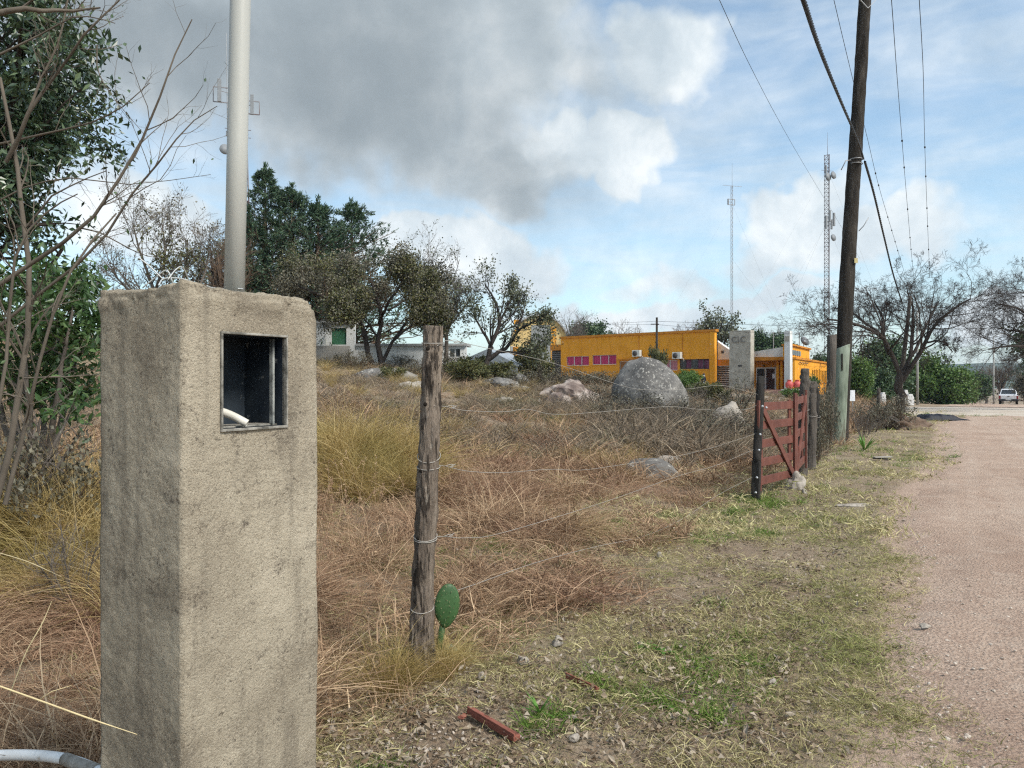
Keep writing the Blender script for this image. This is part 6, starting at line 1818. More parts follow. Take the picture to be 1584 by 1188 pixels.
L_GREEN = LF('spring_leaf', (0.050, 0.105, 0.024), (0.090, 0.165, 0.035), (0.165, 0.240, 0.065), transl=0.25)
L_DARK = LF('dark_leaf', (0.030, 0.058, 0.028), (0.054, 0.098, 0.040), (0.105, 0.155, 0.065), transl=0.1)
L_GREYG = LF('grey_green_leaf', (0.060, 0.072, 0.042), (0.105, 0.120, 0.070), (0.17, 0.175, 0.105), transl=0.15)

def tree(name, label, cat, base, limbs, levels, twig_mat, seed, leaf=None, trunk_sides=9, group=None, trunk_mat=None, leaf2=None, scale=1.0, skip=0, rmin=0.0):
    """limbs: list of (control points relative to base, r0, r1). levels: list of grow() settings.
    leaf: (material, per point, L, W, jitter, droop)."""
    rng = np.random.default_rng(seed)
    root = thing(name, label, cat, tuple(base), 0, group, scale)
    K0 = 9
    Pt = np.array([resample(c, K0) for c, _, _ in limbs])
    Rr = np.array([np.linspace(a, b, K0) for _, a, b in limbs])
    Pt[:, 1:-1] += rng.normal(size=Pt[:, 1:-1].shape) * Rr[:, 1:-1, None] * 0.35
    V, F = tubes_np(Pt, Rr, trunk_sides)
    link('trunk', mesh_np('trunk', V, F, trunk_mat or twig_mat, True), None, root)['kind'] = 'stuff'
    parts, tipP = [], [(Pt[skip:], Rr[skip:])]
    cur = (Pt[skip:], Rr[skip:])
    for k, lv in enumerate(levels):
        lv = dict(lv)
        sides = lv.pop('sides', 4 if k < 1 else 3)
        cur = grow(cur[0], cur[1], rng, **lv)
        cur = (cur[0], np.maximum(cur[1], rmin))
        parts.append(tubes_np(cur[0], cur[1], sides))
        tipP.append(cur)
    if parts:
        V, F = join_np(parts)
        link('crown' if leaf is None else 'branches', mesh_np('branches', V, F, twig_mat), None, root)['kind'] = 'stuff'
    for lf, nm in ((leaf, 'crown'), (leaf2, 'crown')):
        if lf is None:
            continue
        mat, per, L, W, jit, droop = lf[:6]
        src = np.concatenate([q[0][:, 1:].reshape(-1, 3) for q in tipP[-(lf[6] if len(lf) > 6 else 1):]])
        if len(lf) > 7:
            src = src[lf[7](src)]
        n = int(len(src) * per)
        pos = src[rng.integers(0, len(src), n)] + rng.normal(size=(n, 3)) * jit
        V, F = leaves_np(pos, rng, L, W, droop)
        link(nm, mesh_np('crown', V, F, mat), None, root)['kind'] = 'stuff'
    return root
def rel(base, pts):
    return [tuple(P(*p) - base) for p in pts]

# bare spreading tree by the far pole
b = G(1394, 36)
d = 36
limbs = [(rel(b, [(1394, 645, d), (1393, 610, d), (1392, 580, d)]), 0.22, 0.17),
         (rel(b, [(1393, 582, d), (1378, 545, d), (1364, 520, d - 0.6), (1335, 505, d - 1.5), (1302, 497, d - 2), (1280, 494, d - 2)]), 0.12, 0.03),
         (rel(b, [(1376, 548, d), (1366, 515, d + 0.4), (1366, 492, d + 0.8), (1352, 466, d + 1)]), 0.09, 0.025),
         (rel(b, [(1392, 585, d), (1408, 553, d), (1412, 505, d + 0.8), (1412, 475, d + 1), (1404, 452, d + 1)]), 0.11, 0.03),
         (rel(b, [(1395, 590, d), (1420, 552, d - 0.4), (1434, 525, d - 0.8), (1448, 500, d - 1), (1480, 474, d - 1.6), (1502, 462, d - 1.8)]), 0.12, 0.03),
         (rel(b, [(1408, 553, d), (1425, 520, d + 1.2), (1440, 488, d + 1.8), (1452, 466, d + 2)]), 0.08, 0.025),
         (rel(b, [(1432, 530, d - 0.8), (1456, 528, d - 1.4), (1474, 545, d - 1.8)]), 0.05, 0.02),
         (rel(b, [(1364, 520, d - 0.6), (1330, 492, d + 0.5), (1302, 474, d + 1)]), 0.07, 0.02)]
BARE = [dict(n=12, t0=0.2, ln=0.55, ang=(25, 65), rr=0.5, wander=0.2, up=0.06, K=6), dict(n=7, t0=0.2, ln=0.55, ang=(25, 65), rr=0.6, wander=0.22, up=0.03),
        dict(n=7, t0=0.15, ln=0.6, ang=(25, 70), rr=0.62, wander=0.25, up=0.02), dict(n=5, t0=0.2, ln=0.55, ang=(25, 70), rr=0.7, wander=0.25, up=0.0, K=4)]
tree('bare_tree', 'leafless spreading tree with forked trunk beside the slanting grey pole', 'tree', b, limbs, BARE, M_TW_DARK, 5, skip=1, rmin=0.0042)
# leafless tree leaning in from the side of the road
b = G(1665, 38)
d = 38
limbs = [(rel(b, [(1665, 650, d), (1660, 600, d), (1648, 555, d)]), 0.24, 0.18),
         (rel(b, [(1650, 560, d), (1610, 540, d - 0.5), (1575, 535, d - 1), (1530, 540, d - 1.5)]), 0.12, 0.03),
         (rel(b, [(1650, 555, d), (1612, 505, d), (1580, 480, d), (1545, 470, d)]), 0.11, 0.03),
         (rel(b, [(1650, 555, d), (1640, 500, d + 1), (1615, 460, d + 1), (1590, 450, d + 1)]), 0.11, 0.03),
         (rel(b, [(1650, 555, d), (1690, 490, d), (1720, 440, d)]), 0.11, 0.03), (rel(b, [(1612, 520, d), (1570, 512, d + 0.8), (1530, 505, d + 1.2)]), 0.06, 0.02)]
tree('bare_tree', 'leafless tree reaching in over the far end of the dirt road', 'tree', b, limbs, BARE, M_TW_DARK, 6, skip=1, rmin=0.0035)

def round_tree(name, label, px, d, ytop, wpx, mat, twig, seed, n0=7, per=7.0, L=0.22, W=0.08, jit=0.22, trunk_h=0.28, asp=1.0, lv=None, leaf2=None, droop=0.0, up=0.10, emin=0.35, den=None):
    b = G(px, d)
    hgt = P(px, ytop, d).z - b.z
    hw = wpx / FPX * d / 2
    rng = np.random.default_rng(seed)
    th = hgt * trunk_h
    limbs = [([(0, 0, -0.2), (0.03 * hgt, 0, th * 0.6), (0.0, 0.02 * hgt, th)], 0.035 * hgt, 0.025 * hgt)]
    for k in range(n0):
        a = 2 * math.pi * k / n0 + rng.uniform(-0.3, 0.3)
        e = rng.uniform(emin, 0.95)
        x, y = math.cos(a) * hw * 0.72 * math.sqrt(1.05 - e * e * 0.8), math.sin(a) * hw * 0.72 * math.sqrt(1.05 - e * e * 0.8)
        z = th + (hgt - th) * ((0.25 + 0.62 * e) if emin > 0.2 else (0.06 + 0.80 * e))
        limbs.append(([(0, 0, th * rng.uniform(0.7, 1.0)), (x * 0.4, y * 0.4, th + (z - th) * 0.5), (x, y, z)], 0.02 * hgt, 0.006 * hgt))
    lv = lv or [dict(n=7, t0=0.3, ln=0.5, ang=(30, 75), rr=0.5, wander=0.2, up=up, K=5), dict(n=5, t0=0.25, ln=0.5, ang=(30, 75), rr=0.6, wander=0.25, up=up * 0.5, K=4)]
    return tree(name, label, 'tree', b, limbs, lv, twig, seed, None if mat is None else (mat, per, L, W, jit, droop, 2), 7, None, None, leaf2, skip=1, rmin=0.00008 * d)
round_tree('broadleaf_tree', 'dense rounded mid green tree beyond the crossing road', 1448, 78, 545, 105, L_GREEN, M_TW_DARK, 11, 16, 16, 0.26, 0.10, 0.45, 0.1, emin=0.0)
round_tree('broadleaf_tree', 'dark green tree rising behind the bare trunk', 1368, 74, 528, 80, L_DARK, M_TW_DARK, 12, 13, 14, 0.26, 0.10, 0.4, 0.1, emin=0.0)
round_tree('broadleaf_tree', 'bright green bushy tree just past the green grey stub', 1322, 58, 556, 52, L_GREEN, M_TW_DARK, 13, 12, 12, 0.16, 0.06, 0.2, 0.08, emin=0.0)
round_tree('broadleaf_tree', 'low dark green shrubby tree between the sign and the trunk', 1352, 62, 575, 62, L_DARK, M_TW_DARK, 14, 12, 11, 0.18, 0.07, 0.25, 0.05, emin=0.0)
round_tree('broadleaf_tree', 'small lime green bush at the corner of the crossing', 1490, 80, 595, 34, L_GREEN, M_TW_DARK, 15, 7, 8, 0.2, 0.08, 0.2, 0.05)
round_tree('broadleaf_tree', 'dark green tree between lime bush and the bare grove', 1508, 98, 575, 44, L_DARK, M_TW_DARK, 16, 11, 10, 0.25, 0.1, 0.3, 0.05, emin=0.0)
LVB = [dict(n=10, t0=0.2, ln=0.5, ang=(20, 60), rr=0.55, wander=0.16, up=0.16, K=5), dict(n=6, t0=0.2, ln=0.55, ang=(20, 60), rr=0.65, wander=0.2, up=0.1, K=4), dict(n=4, t0=0.2, ln=0.6, ang=(20, 60), rr=0.75, wander=0.2, up=0.05, K=4)]
LVB2 = LVB[:2] + [dict(n=3, t0=0.2, ln=0.6, ang=(20, 60), rr=0.75, wander=0.2, up=0.05, K=4)]
for k, (px, d, yt, wpx, lab) in enumerate(((1548, 105, 548, 62, 'tallest leafless tree of the grove behind the grey street pole'), (1525, 115, 562, 50, 'leafless tree of the far grove, left of the grey street pole'), (1478, 120, 572, 50, 'leafless tree peeping over the round green tree'), (1590, 110, 560, 55, 'leafless tree of the far grove behind the white pickup'))):
    round_tree('bare_tree', lab, px, d, yt, wpx, None, M_TW_GREY, 21 + k, 8, trunk_h=0.25, lv=LVB2)
round_tree('broadleaf_tree', 'dry brown shrub standing right of the white pickup', 1594, 82, 580, 44, L_BROWN, M_TW_BROWN, 27, 9, 9, 0.18, 0.07, 0.25, 0.05)
round_tree('broadleaf_tree', 'dark evergreen crown at the right edge behind leafless branches', 1650, 46, 470, 110, L_DARK, M_TW_DARK, 28, 10, 16, 0.2, 0.08, 0.3, 0.25)

def conifer(label, px, d, ytop, wpx, seed, mat=L_CYP, ybase=None, shape=0.8, n=150, lean=0.0, per=30):
    rng = np.random.default_rng(seed)
    b = G(px, d)
    hgt = P(px, ytop, d).z - b.z
    hw = wpx / FPX * d / 2
    root = thing('conifer', label, 'conifer', tuple(b))
    MB().tube([(0, 0, -0.3), (lean * 0.5, 0, hgt * 0.5), (lean, 0, hgt)], [0.03 * hgt, 0.02 * hgt, 0.01], 8).build('trunk', M_TW_BROWN, root, True)
    nl = 20
    lay = rng.integers(0, nl, n)
    t = np.clip(0.05 + 0.93 * (lay + 0.5 + rng.normal(size=n) * 0.16) / nl, 0.03, 0.985)
    lf = rng.uniform(0.72, 1.22, nl)[lay]
    L = hw * ((1 - t) ** shape) * lf * rng.uniform(0.6, 1.12, n) + 0.10
    a = rng.uniform(0, 6.283, n)
    K = 6
    Pt = np.empty((n, K, 3))
    Pt[:, 0] = np.stack([lean * t, 0 * t, t * hgt], 1)
    el_ = rng.uniform(-0.05, 0.35, n) + 0.55 * t
    dr = np.stack([np.cos(a) * np.cos(el_), np.sin(a) * np.cos(el_), np.sin(el_)], 1)
    for k in range(1, K):
        Pt[:, k] = Pt[:, k - 1] + dr * (L / (K - 1))[:, None]
        dr = unit(dr + rng.normal(size=(n, 3)) * 0.1 + np.array([0, 0, -0.16 + 0.07 * k]))
    R_ = (0.012 * L + 0.008)[:, None] * np.linspace(1, 0.3, K)[None]
    V1 = tubes_np(Pt, R_, 4)
    c2 = grow(Pt, R_, rng, 7, 0.3, 1.0, 0.30, (25, 60), 0.6, 0.12, -0.02, 4)
    V, F = join_np([V1, tubes_np(c2[0], c2[1], 3)])
    link('branches', mesh_np('branches', V, F, M_TW_BROWN), None, root)['kind'] = 'stuff'
    src = c2[0][:, 1:].reshape(-1, 3); dirs = np.repeat(unit(c2[0][:, -1] - c2[0][:, 0]), 3, 0)
    top = np.stack([np.full(40, lean) + rng.normal(size=40) * 0.05, rng.normal(size=40) * 0.05, hgt - rng.uniform(-0.25, 0.9, 40)], 1)
    src = np.vstack([src, top]); dirs = np.vstack([dirs, np.tile([0, 0, 1.0], (40, 1))])
    m_ = int(n * 7 * per / 3)
    ix = rng.integers(0, len(src), m_)
    V, F = leaves_np(src[ix] + rng.normal(size=(m_, 3)) * 0.05, rng, 0.22, 0.030, 0.12, dirs[ix] * 1.3, 0.3, 0.5)
    link('crown', mesh_np('crown', V, F, mat), None, root)['kind'] = 'stuff'
    return root
conifer('tallest pointed dark cypress right of the pale mast', 410, 46, 262, 300, 31, n=210, shape=0.95, per=40)
conifer('broad cypress in the middle of the dark group', 452, 47, 292, 290, 32, shape=0.9, n=200, per=40)
conifer('cypress standing apart at the right end of the dark group', 548, 48, 316, 300, 33, shape=0.85, n=190, lean=-0.2, per=40)
conifer('short cypress low between the two taller ones', 492, 46, 312, 260, 34, n=170, shape=0.85, per=40)
conifer('small dark pine behind the white pickup', 1586, 98, 548, 70, 35, n=90, per=16)
conifer('stunted cypress half behind the pale mast', 385, 45, 345, 220, 36, n=130, per=50)

SHR = [dict(n=8, t0=0.2, ln=0.55, ang=(25, 65), rr=0.5, wander=0.22, up=0.08, K=5), dict(n=6, t0=0.2, ln=0.55, ang=(25, 70), rr=0.6, wander=0.25, up=0.04, K=4), dict(n=4, t0=0.2, ln=0.55, ang=(25, 70), rr=0.65, wander=0.25, up=0.0, K=4)]
# spreading brown olive tree with several stems on the rise
b = G(585, 38); d = 38
limbs = [(rel(b, [(575, 562, d), (566, 530, d), (560, 500, d), (540, 470, d), (505, 445, d)]), 0.15, 0.05),
         (rel(b, [(590, 562, d), (583, 530, d), (590, 500, d), (585, 462, d), (572, 430, d)]), 0.15, 0.05),
         (rel(b, [(592, 560, d), (606, 530, d), (628, 500, d), (655, 470, d), (672, 455, d)]), 0.10, 0.03),
         (rel(b, [(560, 500, d), (530, 476, d - 1.5), (492, 455, d - 2), (455, 440, d - 2)]), 0.09, 0.03),
         (rel(b, [(586, 500, d), (600, 470, d - 1.5), (620, 440, d - 2.5), (625, 420, d - 2.5)]), 0.08, 0.03),
         (rel(b, [(560, 505, d), (535, 470, d + 1.5), (500, 450, d + 2.5), (470, 425, d + 2.5)]), 0.08, 0.03),
         (rel(b, [(585, 470, d), (560, 445, d + 1.5), (535, 420, d + 2)]), 0.08, 0.03),
         (rel(b, [(628, 495, d), (655, 480, d + 1), (690, 470, d + 1)]), 0.06, 0.02), (rel(b, [(600, 480, d), (640, 455, d + 2), (668, 430, d + 2)]), 0.06, 0.02), (rel(b, [(606, 530, d), (640, 500, d - 1), (668, 492, d - 1.5)]), 0.06, 0.02), (rel(b, [(583, 520, d), (560, 490, d - 2), (530, 474, d - 3)]), 0.06, 0.02)]
tree('spreading_tree', 'wide brown olive tree with dark forked stems before the white house', 'tree', b, limbs, [dict(n=11, t0=0.5, ln=0.36, ang=(25, 75), rr=0.5, wander=0.22, up=0.10, K=5), dict(n=7, t0=0.2, ln=0.5, ang=(25, 70), rr=0.6, wander=0.25, up=0.04, K=4), dict(n=4, t0=0.2, ln=0.55, ang=(25, 70), rr=0.65, wander=0.25, up=0.0, K=4)], M_TW_BROWN, 41, (L_BROWN, 3.2, 0.10, 0.036, 0.18, 0.0, 2), trunk_mat=M_TW_DARK, leaf2=(L_OLIVE, 4.2, 0.10, 0.038, 0.18, 0, 2, lambda p: vnoise(p * 0.55 + 3) > 0.0))
b = G(668, 40); d = 40
limbs = [(rel(b, [(690, 560, d), (690, 520, d), (680, 480, d), (668, 440, d), (660, 412, d)]), 0.12, 0.03), (rel(b, [(690, 520, d), (705, 480, d), (712, 450, d)]), 0.08, 0.02),
         (rel(b, [(684, 495, d), (655, 455, d), (640, 420, d)]), 0.08, 0.02), (rel(b, [(690, 520, d), (650, 480, d + 1), (630, 445, d + 1)]), 0.06, 0.02), (rel(b, [(700, 500, d), (722, 470, d - 1), (730, 455, d - 1)]), 0.05, 0.02)]
tree('bare_tree', 'fine twigged grey tree rising behind the bark post', 'tree', b, limbs, [dict(LVB[0], n=13), dict(LVB[1], n=8), dict(LVB[2], n=6)], M_TW_GREY, 42, rmin=0.005, leaf=(L_GREYG, 0.30, 0.10, 0.035, 0.1, 0, 1))
b = G(780, 36); d = 36
limbs = [(rel(b, [(752, 565, d), (760, 535, d), (772, 500, d), (768, 470, d), (750, 440, d)]), 0.13, 0.03), (rel(b, [(756, 556, d), (780, 540, d), (800, 510, d), (810, 480, d)]), 0.12, 0.03),
         (rel(b, [(762, 540, d), (742, 505, d), (732, 485, d)]), 0.08, 0.02), (rel(b, [(800, 512, d), (822, 500, d - 0.8), (838, 495, d - 1)]), 0.06, 0.02), (rel(b, [(775, 545, d), (815, 545, d - 1), (838, 530, d - 1)]), 0.06, 0.02),
         (rel(b, [(772, 500, d), (790, 465, d + 1), (795, 450, d + 1)]), 0.06, 0.02)]
tree('sparse_tree', 'dark limbed sparse tree with grey green leaves before the hangar', 'tree', b, limbs, LVB, M_TW_DARK, 43, rmin=0.004, leaf=(L_GREYG, 1.1, 0.11, 0.040, 0.12, 0, 1))
b = G(250, 30); d = 30
limbs = [(rel(b, [(255, 560, d), (250, 500, d), (235, 440, d), (215, 385, d), (205, 345, d)]), 0.10, 0.02), (rel(b, [(258, 560, d), (272, 490, d), (285, 430, d), (290, 370, d)]), 0.10, 0.02),
         (rel(b, [(250, 500, d), (200, 450, d + 1), (165, 410, d + 1)]), 0.08, 0.02), (rel(b, [(272, 490, d), (310, 440, d), (325, 385, d)]), 0.08, 0.02), (rel(b, [(240, 450, d), (255, 400, d - 1), (250, 345, d - 1)]), 0.06, 0.02), (rel(b, [(255, 520, d), (180, 490, d), (140, 460, d)]), 0.07, 0.02)]
tree('bare_tree', 'brushy leafless tree with a green core behind the pillar', 'tree', b, limbs, [dict(LVB[0], n=13), dict(LVB[1], n=8), dict(LVB[2], n=6)], M_TW_GREY, 44, rmin=0.0045, leaf=(L_OLIVE, 1.0, 0.11, 0.04, 0.1, 0, 1, lambda p: np.exp(-((p[:, 0] - 0.7) ** 2 + (p[:, 2] - 3.4) ** 2) / 0.7) > np.random.default_rng(1).uniform(size=len(p))), leaf2=(L_BROWN, 0.25, 0.09, 0.03, 0.1, 0, 1))
round_tree('bare_tree', 'purplish bare tree behind the pale mast base', 345, 40, 345, 75, None, M_TW_BROWN, 45, 9, trunk_h=0.2, lv=LVB)
round_tree('broadleaf_tree', 'dark green crown behind the orange roof next to the hangar', 912, 105, 500, 64, L_DARK, M_TW_DARK, 46, 9, 12, 0.3, 0.11, 0.4, 0.3)
round_tree('bare_tree', 'pale bare tree between hangar arch and the orange roof', 888, 100, 486, 52, None, M_TW_GREY, 47, 8, trunk_h=0.3, lv=LVB2)
round_tree('bare_tree', 'brown thicket tree above the middle of the orange roof', 1060, 100, 500, 70, None, M_TW_BROWN, 48, 9, trunk_h=0.3, lv=LVB)
round_tree('bare_tree', 'low bare thicket above the left half of the orange roof', 968, 104, 503, 70, None, M_TW_GREY, 49, 9, trunk_h=0.3, lv=LVB2)
round_tree('sparse_tree', 'open crowned dark oak above the right end of the orange roof', 1108, 86, 480, 88, L_GREYG, M_TW_DARK, 50, 9, 2.2, 0.26, 0.10, 0.25, 0.35)
round_tree('broadleaf_tree', 'dark green crown behind the white gable and stone pylon', 1190, 88, 516, 62, L_DARK, M_TW_DARK, 51, 8, 10, 0.26, 0.1, 0.3, 0.25)
round_tree('bare_tree', 'bare crown above the dark tree behind the white gable', 1188, 92, 500, 60, None, M_TW_GREY, 52, 8, trunk_h=0.4, lv=LVB2)
round_tree('broadleaf_tree', 'dark shrub at the far end of the orange wing', 1268, 84, 552, 40, L_DARK, M_TW_DARK, 53, 7, 9, 0.2, 0.08, 0.3, 0.1)

# evergreen tree and leafy shrubs at the near corner
b = G(-60, 7.4); d = 7.4
limbs = [(rel(b, [(-60, 760, d), (-50, 500, d), (-40, 300, d)]), 0.11, 0.07)]
rngL = np.random.default_rng(3)
for k in range(21):
    px = rngL.uniform(-330, 96); py = rngL.uniform(-190, 400)
    limbs.append((rel(b, [(-48, 300 + 0.45 * (py - 100), d), (0.5 * (px - 48) + 20, py * 0.55 + 150, d + rngL.uniform(-0.5, 0.5)), (px, py, d + rngL.uniform(-1.2, 1.2))]), 0.045, 0.014))
EV = [dict(n=8, t0=0.3, ln=0.42, ang=(30, 75), rr=0.5, wander=0.2, up=0.02, K=5), dict(n=5, t0=0.25, ln=0.5, ang=(30, 75), rr=0.6, wander=0.25, up=-0.05, K=4)]
tree('evergreen_tree', 'dense dark glossy evergreen tree towering at the left edge', 'tree', b, limbs, EV, M_TW_DARK, 61, (L_EVER, 14.0, 0.085, 0.0165, 0.08, 0.55, 1))
b = G(60, 6.6); d = 6.6
limbs = [(rel(b, [(60 + sx * 20, 720, d), (60 + sx * 45, 600, d + sy), (60 + sx * 75, 460 + 30 * abs(sx), d + sy)]), 0.03, 0.01) for sx, sy in ((-1, 0.3), (-0.4, -0.3), (0.2, 0.3), (0.7, -0.2), (1.0, 0.2), (-1.6, 0.0))]
tree('leafy_shrub', 'bright green leafy shrub under the dark evergreen left of the pillar', 'shrub', b, limbs, EV, M_TW_GREY, 62, (L_CITRUS, 9.0, 0.085, 0.017, 0.07, 0.45, 1))

# bare many stemmed shrub in the near corner
d = 4.0
b = G(20, d)
limbs = [(rel(b, [(-10, 790, d), (22, 640, d), (42, 500, d), (36, 330, d), (22, 235, d), (0, 120, d)]), 0.0174, 0.0078),
         (rel(b, [(8, 780, d - 0.3), (30, 690, d - 0.3), (60, 560, d - 0.4), (110, 420, d - 0.4), (180, 330, d - 0.3)]), 0.0116, 0.0036),
         (rel(b, [(-30, 460, d - 0.2), (60, 400, d - 0.2), (130, 352, d - 0.3), (185, 275, d - 0.3), (230, 195, d - 0.35), (262, 105, d - 0.4), (297, 30, d - 0.4)]), 0.0116, 0.0024),
         (rel(b, [(-20, 520, d + 0.2), (80, 440, d + 0.2), (150, 382, d + 0.1), (205, 300, d + 0.1), (255, 240, d), (290, 195, d), (336, 164, d)]), 0.0093, 0.0018),
         (rel(b, [(-40, 230, d + 0.3), (60, 210, d + 0.2), (140, 190, d + 0.1), (190, 165, d), (232, 128, d)]), 0.0070, 0.0018),
         (rel(b, [(10, 250, d), (45, 175, d - 0.1), (85, 120, d - 0.1), (130, 55, d - 0.2), (185, 0, d - 0.2)]), 0.0116, 0.0036),
         (rel(b, [(22, 235, d), (60, 130, d + 0.1), (92, 60, d + 0.1), (110, -30, d + 0.1)]), 0.0081, 0.0036),
         (rel(b, [(-20, 320, d), (40, 290, d), (110, 275, d), (200, 285, d), (326, 270, d)]), 0.0052, 0.0012),
         (rel(b, [(150, 70, d), (152, 110, d), (175, 150, d), (225, 210, d)]), 0.0035, 0.0012),
         (rel(b, [(-40, 30, d - 0.6), (30, 15, d - 0.6), (100, 16, d - 0.5), (155, 12, d - 0.5)]), 0.0162, 0.0036),
         (rel(b, [(-30, 95, d - 0.3), (50, 60, d - 0.3), (120, 25, d - 0.3), (178, 36, d - 0.3)]), 0.0058, 0.0018),
         (rel(b, [(-20, 700, d - 0.5), (10, 560, d - 0.5), (25, 400, d - 0.5), (70, 330, d - 0.5), (120, 300, d - 0.5)]), 0.0093, 0.0024),
         (rel(b, [(38, 585, d), (90, 583, d), (153, 580, d + 0.3)]), 0.0046, 0.0024)]
tree('bare_shrub', 'many stemmed pale bare shrub spreading its branches at the left edge', 'shrub', b, limbs,
     [dict(n=9, t0=0.30, t1=0.97, ln=0.26, ang=(25, 60), rr=0.5, wander=0.16, up=0.10, K=6, tail=False), dict(n=4, t0=0.25, ln=0.40, ang=(30, 70), rr=0.6, wander=0.2, up=0.08, K=5, tail=False)],
     M_TW_PALE, 63, (L_DARK, 0.035, 0.03, 0.007, 0.006, 0.1, 1), 10)
b = G(-160, 5.2)
round_tree('bare_shrub', 'dry tangled shrub low behind the pale bare stems', 30, 5.6, 590, 280, None, M_TW_GREY, 64, 8, trunk_h=0.1, lv=[dict(n=7, t0=0.2, ln=0.5, ang=(30, 75), rr=0.5, wander=0.2, up=0.05, K=5), dict(n=4, t0=0.2, ln=0.5, ang=(30, 75), rr=0.6, wander=0.25, up=0, K=4)])['category'] = 'shrub'

# ---- low bushes: three leafless and two leafy kinds, copied with their parts
def bush_proto(seed, twig, leaf, n0=10, lv=None, per=2.0, L=0.06, W=0.02, jit=0.05):
    rng = np.random.default_rng(seed)
    limbs = []
    for k in range(n0):
        a = 2 * math.pi * k / n0 + rng.uniform(-0.4, 0.4); e = rng.uniform(0.2, 1.0)
        limbs.append(([(0.1 * math.cos(a), 0.1 * math.sin(a), -0.05), (0.45 * math.cos(a) * (1.1 - 0.6 * e), 0.45 * math.sin(a) * (1.1 - 0.6 * e), 0.3 + 0.2 * e), (0.8 * math.cos(a) * (1.1 - 0.7 * e), 0.8 * math.sin(a) * (1.1 - 0.7 * e), 0.45 + 0.45 * e)], 0.016, 0.006))
    lv = lv or [dict(n=8, t0=0.15, ln=0.5, ang=(25, 75), rr=0.6, wander=0.25, up=0.05, K=4), dict(n=5, t0=0.1, ln=0.5, ang=(25, 75), rr=0.7, wander=0.3, up=0, K=4), dict(n=3, t0=0.1, ln=0.5, ang=(25, 75), rr=0.8, wander=0.3, up=0, K=3)]
    return tree('bush', 'x', 'bush', Vector((0, 0, 0)), limbs, lv, twig, seed, None if leaf is None else (leaf, per, L, W, jit, 0, 2), 5)
PROTO = {'dark': bush_proto(71, M_TW_DARK, L_BROWN, per=0.25, L=0.05), 'grey': bush_proto(72, M_TW_GREY, None), 'brown': bush_proto(73, M_TW_BROWN, L_BROWN, per=0.6, L=0.05),
         'green': bush_proto(74, M_TW_DARK, L_GREEN, lv=[dict(n=8, t0=0.15, ln=0.5, ang=(25, 75), rr=0.6, wander=0.25, up=0.05, K=4), dict(n=5, t0=0.1, ln=0.5, ang=(25, 75), rr=0.7, wander=0.3, up=0, K=4)], per=3.5, L=0.10, W=0.032),
         'olive': bush_proto(75, M_TW_BROWN, L_OLIVE, lv=[dict(n=8, t0=0.15, ln=0.5, ang=(25, 75), rr=0.6, wander=0.25, up=0.05, K=4), dict(n=5, t0=0.1, ln=0.5, ang=(25, 75), rr=0.7, wander=0.3, up=0, K=4)], per=3.0, L=0.09, W=0.03)}
used = set()
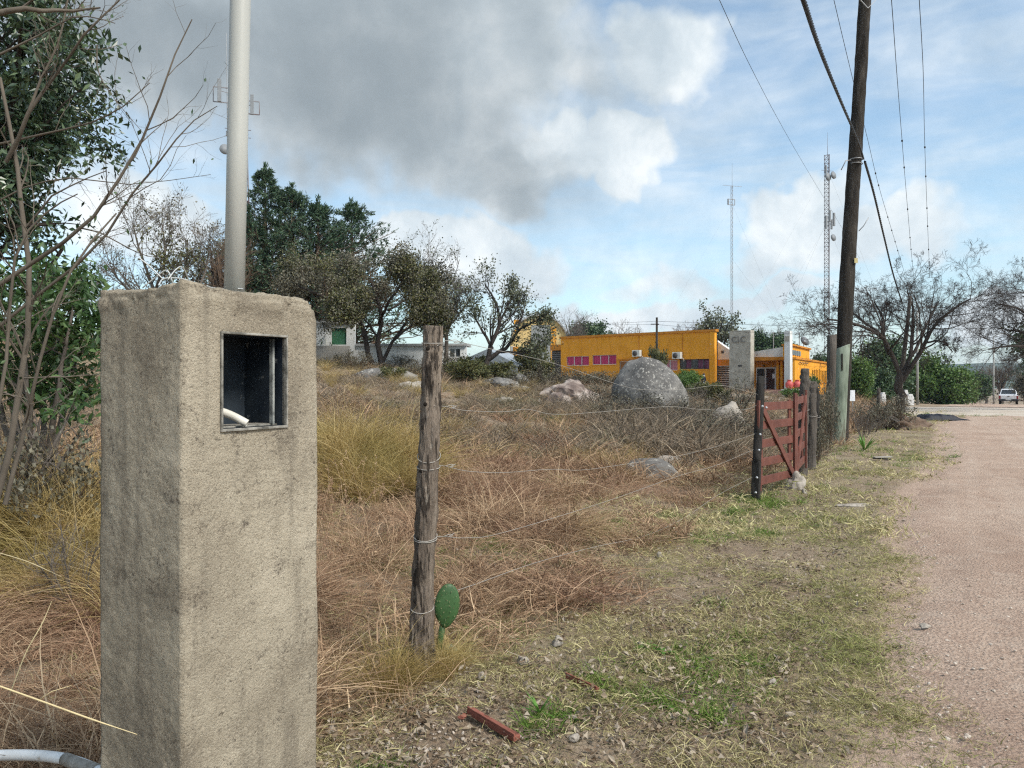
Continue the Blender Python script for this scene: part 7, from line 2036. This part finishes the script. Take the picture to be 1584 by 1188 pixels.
BUSHES = [('dark', 985, 23.0, 1.7, 0.75, 'dark tangled bush at the left foot of the huge boulder'), ('dark', 1040, 22.0, 1.6, 0.7, 'dark tangled bush below the right side of the huge boulder'),
          ('dark', 935, 26.5, 1.5, 0.9, 'dark bush between pinkish outcrop and huge boulder'), ('grey', 1085, 19.5, 1.8, 0.8, 'grey tangled bush below the blocky stone'), ('grey', 1020, 18.5, 1.6, 0.6, 'low grey tangle above the long white stone'),
          ('dark', 1130, 18.0, 1.5, 0.75, 'dark tangle just behind the gate post'), ('dark', 1140, 27, 1.3, 1.25, 'bristly dark bush before the stone pylon'), ('grey', 1075, 30, 1.3, 0.9, 'grey bush between the boulder and the stone pylon'),
          ('green', 1066, 42, 1.0, 1.1, 'green bush right of the huge boulder'), ('green', 1064, 52, 1.6, 1.25, 'tall green bush under the dark window'), ('olive', 1095, 34, 1.5, 0.8, 'olive bush below the person in the cap'),
          ('brown', 905, 40, 2.2, 0.8, 'brown bush under the first pink window'), ('brown', 935, 41, 2.0, 0.75, 'brown bush under the second pink window'), ('dark', 872, 38, 2.0, 1.1, 'dark bush below the left end of the long facade'),
          ('dark', 845, 36, 1.8, 1.3, 'dark bush in front of the hangar door'), ('olive', 822, 40, 1.9, 1.9, 'olive bush beside the peeling pier'), ('olive', 770, 35, 2.0, 1.0, 'olive bush under the dark limbed sparse tree'),
          ('olive', 720, 33, 1.8, 0.9, 'olive bush just right of the bark post on the rise'), ('brown', 690, 39.5, 2.0, 1.1, 'brown bush before the low white wall behind the bark post'), ('olive', 735, 38.5, 1.9, 1.1, 'olive bush before the blue grey shed'), ('brown', 625, 41, 1.7, 0.7, 'brown bush under the right limb of the spreading tree'), ('brown', 655, 34, 1.6, 0.9, 'brown bush behind the bark post on the rise'), ('olive', 607, 30.5, 1.1, 0.6, 'olive bush between the two slope ledges'),
          ('brown', 545, 36, 1.7, 0.8, 'brown bush under the left stem of the spreading tree'), ('brown', 1276, 15.6, 0.55, 1.25, 'russet dry bush against the green grey stub'), ('brown', 1268, 17.0, 0.6, 1.4, 'taller russet dry bush behind the grey posts'),
          ('brown', 1262, 14.0, 0.45, 0.7, 'low russet dry bush at the foot of the grey posts'), ('grey', 1335, 20.5, 0.9, 0.85, 'grey dry bush right of the utility pole'), ('brown', 1350, 22.5, 1.0, 0.85, 'brown dry bush by the earth mound'),
          ('brown', 1378, 24.0, 1.3, 0.95, 'brown dry scrub crowning the earth mound'), ('grey', 1362, 23.5, 0.9, 0.6, 'grey dry scrub at the side of the earth mound'), ('brown', 1392, 24.6, 0.9, 0.45, 'low brown scrub on the road side of the earth mound'), ('dark', 960, 21, 1.6, 0.6, 'dark low tangle left of the grey bush'), ('dark', 1075, 17.2, 1.5, 0.55, 'dark low tangle between the gate post and the grey slab'), ('dark', 1110, 24, 1.4, 0.8, 'dark tangle left of the blocky stone'), ('green', 1226, 47, 1.2, 0.7, 'low green bush below the red urns'), ('green', 1252, 58, 1.3, 1.5, 'clipped dark hedge bush right of the red urns'),
          ('olive', 1016, 60, 1.7, 2.75, 'pale green shrub top peeping over the huge boulder'), ('grey', 860, 24.5, 1.2, 0.5, 'low grey tangle before the pinkish outcrop'), ('dark', 800, 31, 1.4, 0.8, 'dark bush on the weedy rise right of the rubble hump'),
          ('brown', 70, 5.6, 0.9, 0.9, 'dry brown tangle beside the golden tussock'), ('grey', 120, 4.6, 0.6, 0.6, 'dry grey tangle close to the shaded pillar face')]
for kind, px, d, w_, h_, lab in BUSHES:
    pr = PROTO[kind]
    o = pr if kind not in used else copy_tree(pr)
    used.add(kind)
    o.location = G(px, d)
    o.rotation_euler = (0, 0, (px * 0.37) % 6.28)
    o.scale = (w_ / 1.5, w_ / 1.5, h_)
    tag(o, lab, 'bush', 'bushes of the field and forecourt')

# ------------------------------------------------------------------ the air between here and the hills
hz_m = bpy.data.materials.new('haze_air')
hz_m.use_nodes = True
ht = NT(hz_m.node_tree)
vol = ht.n('ShaderNodeVolumePrincipled', {'Color': (0.72, 0.85, 1.0, 1), 'Density': 0.00022, 'Anisotropy': 0.3})
ht.n('ShaderNodeOutputMaterial', {'Volume': vol.outputs[0]})
hz = MB().box(-1850, -300, -25, 1850, 1850, 62).build('haze', hz_m)
tag(hz, 'thin bluish haze in the air towards the distant hills', 'haze', None, 'stuff')
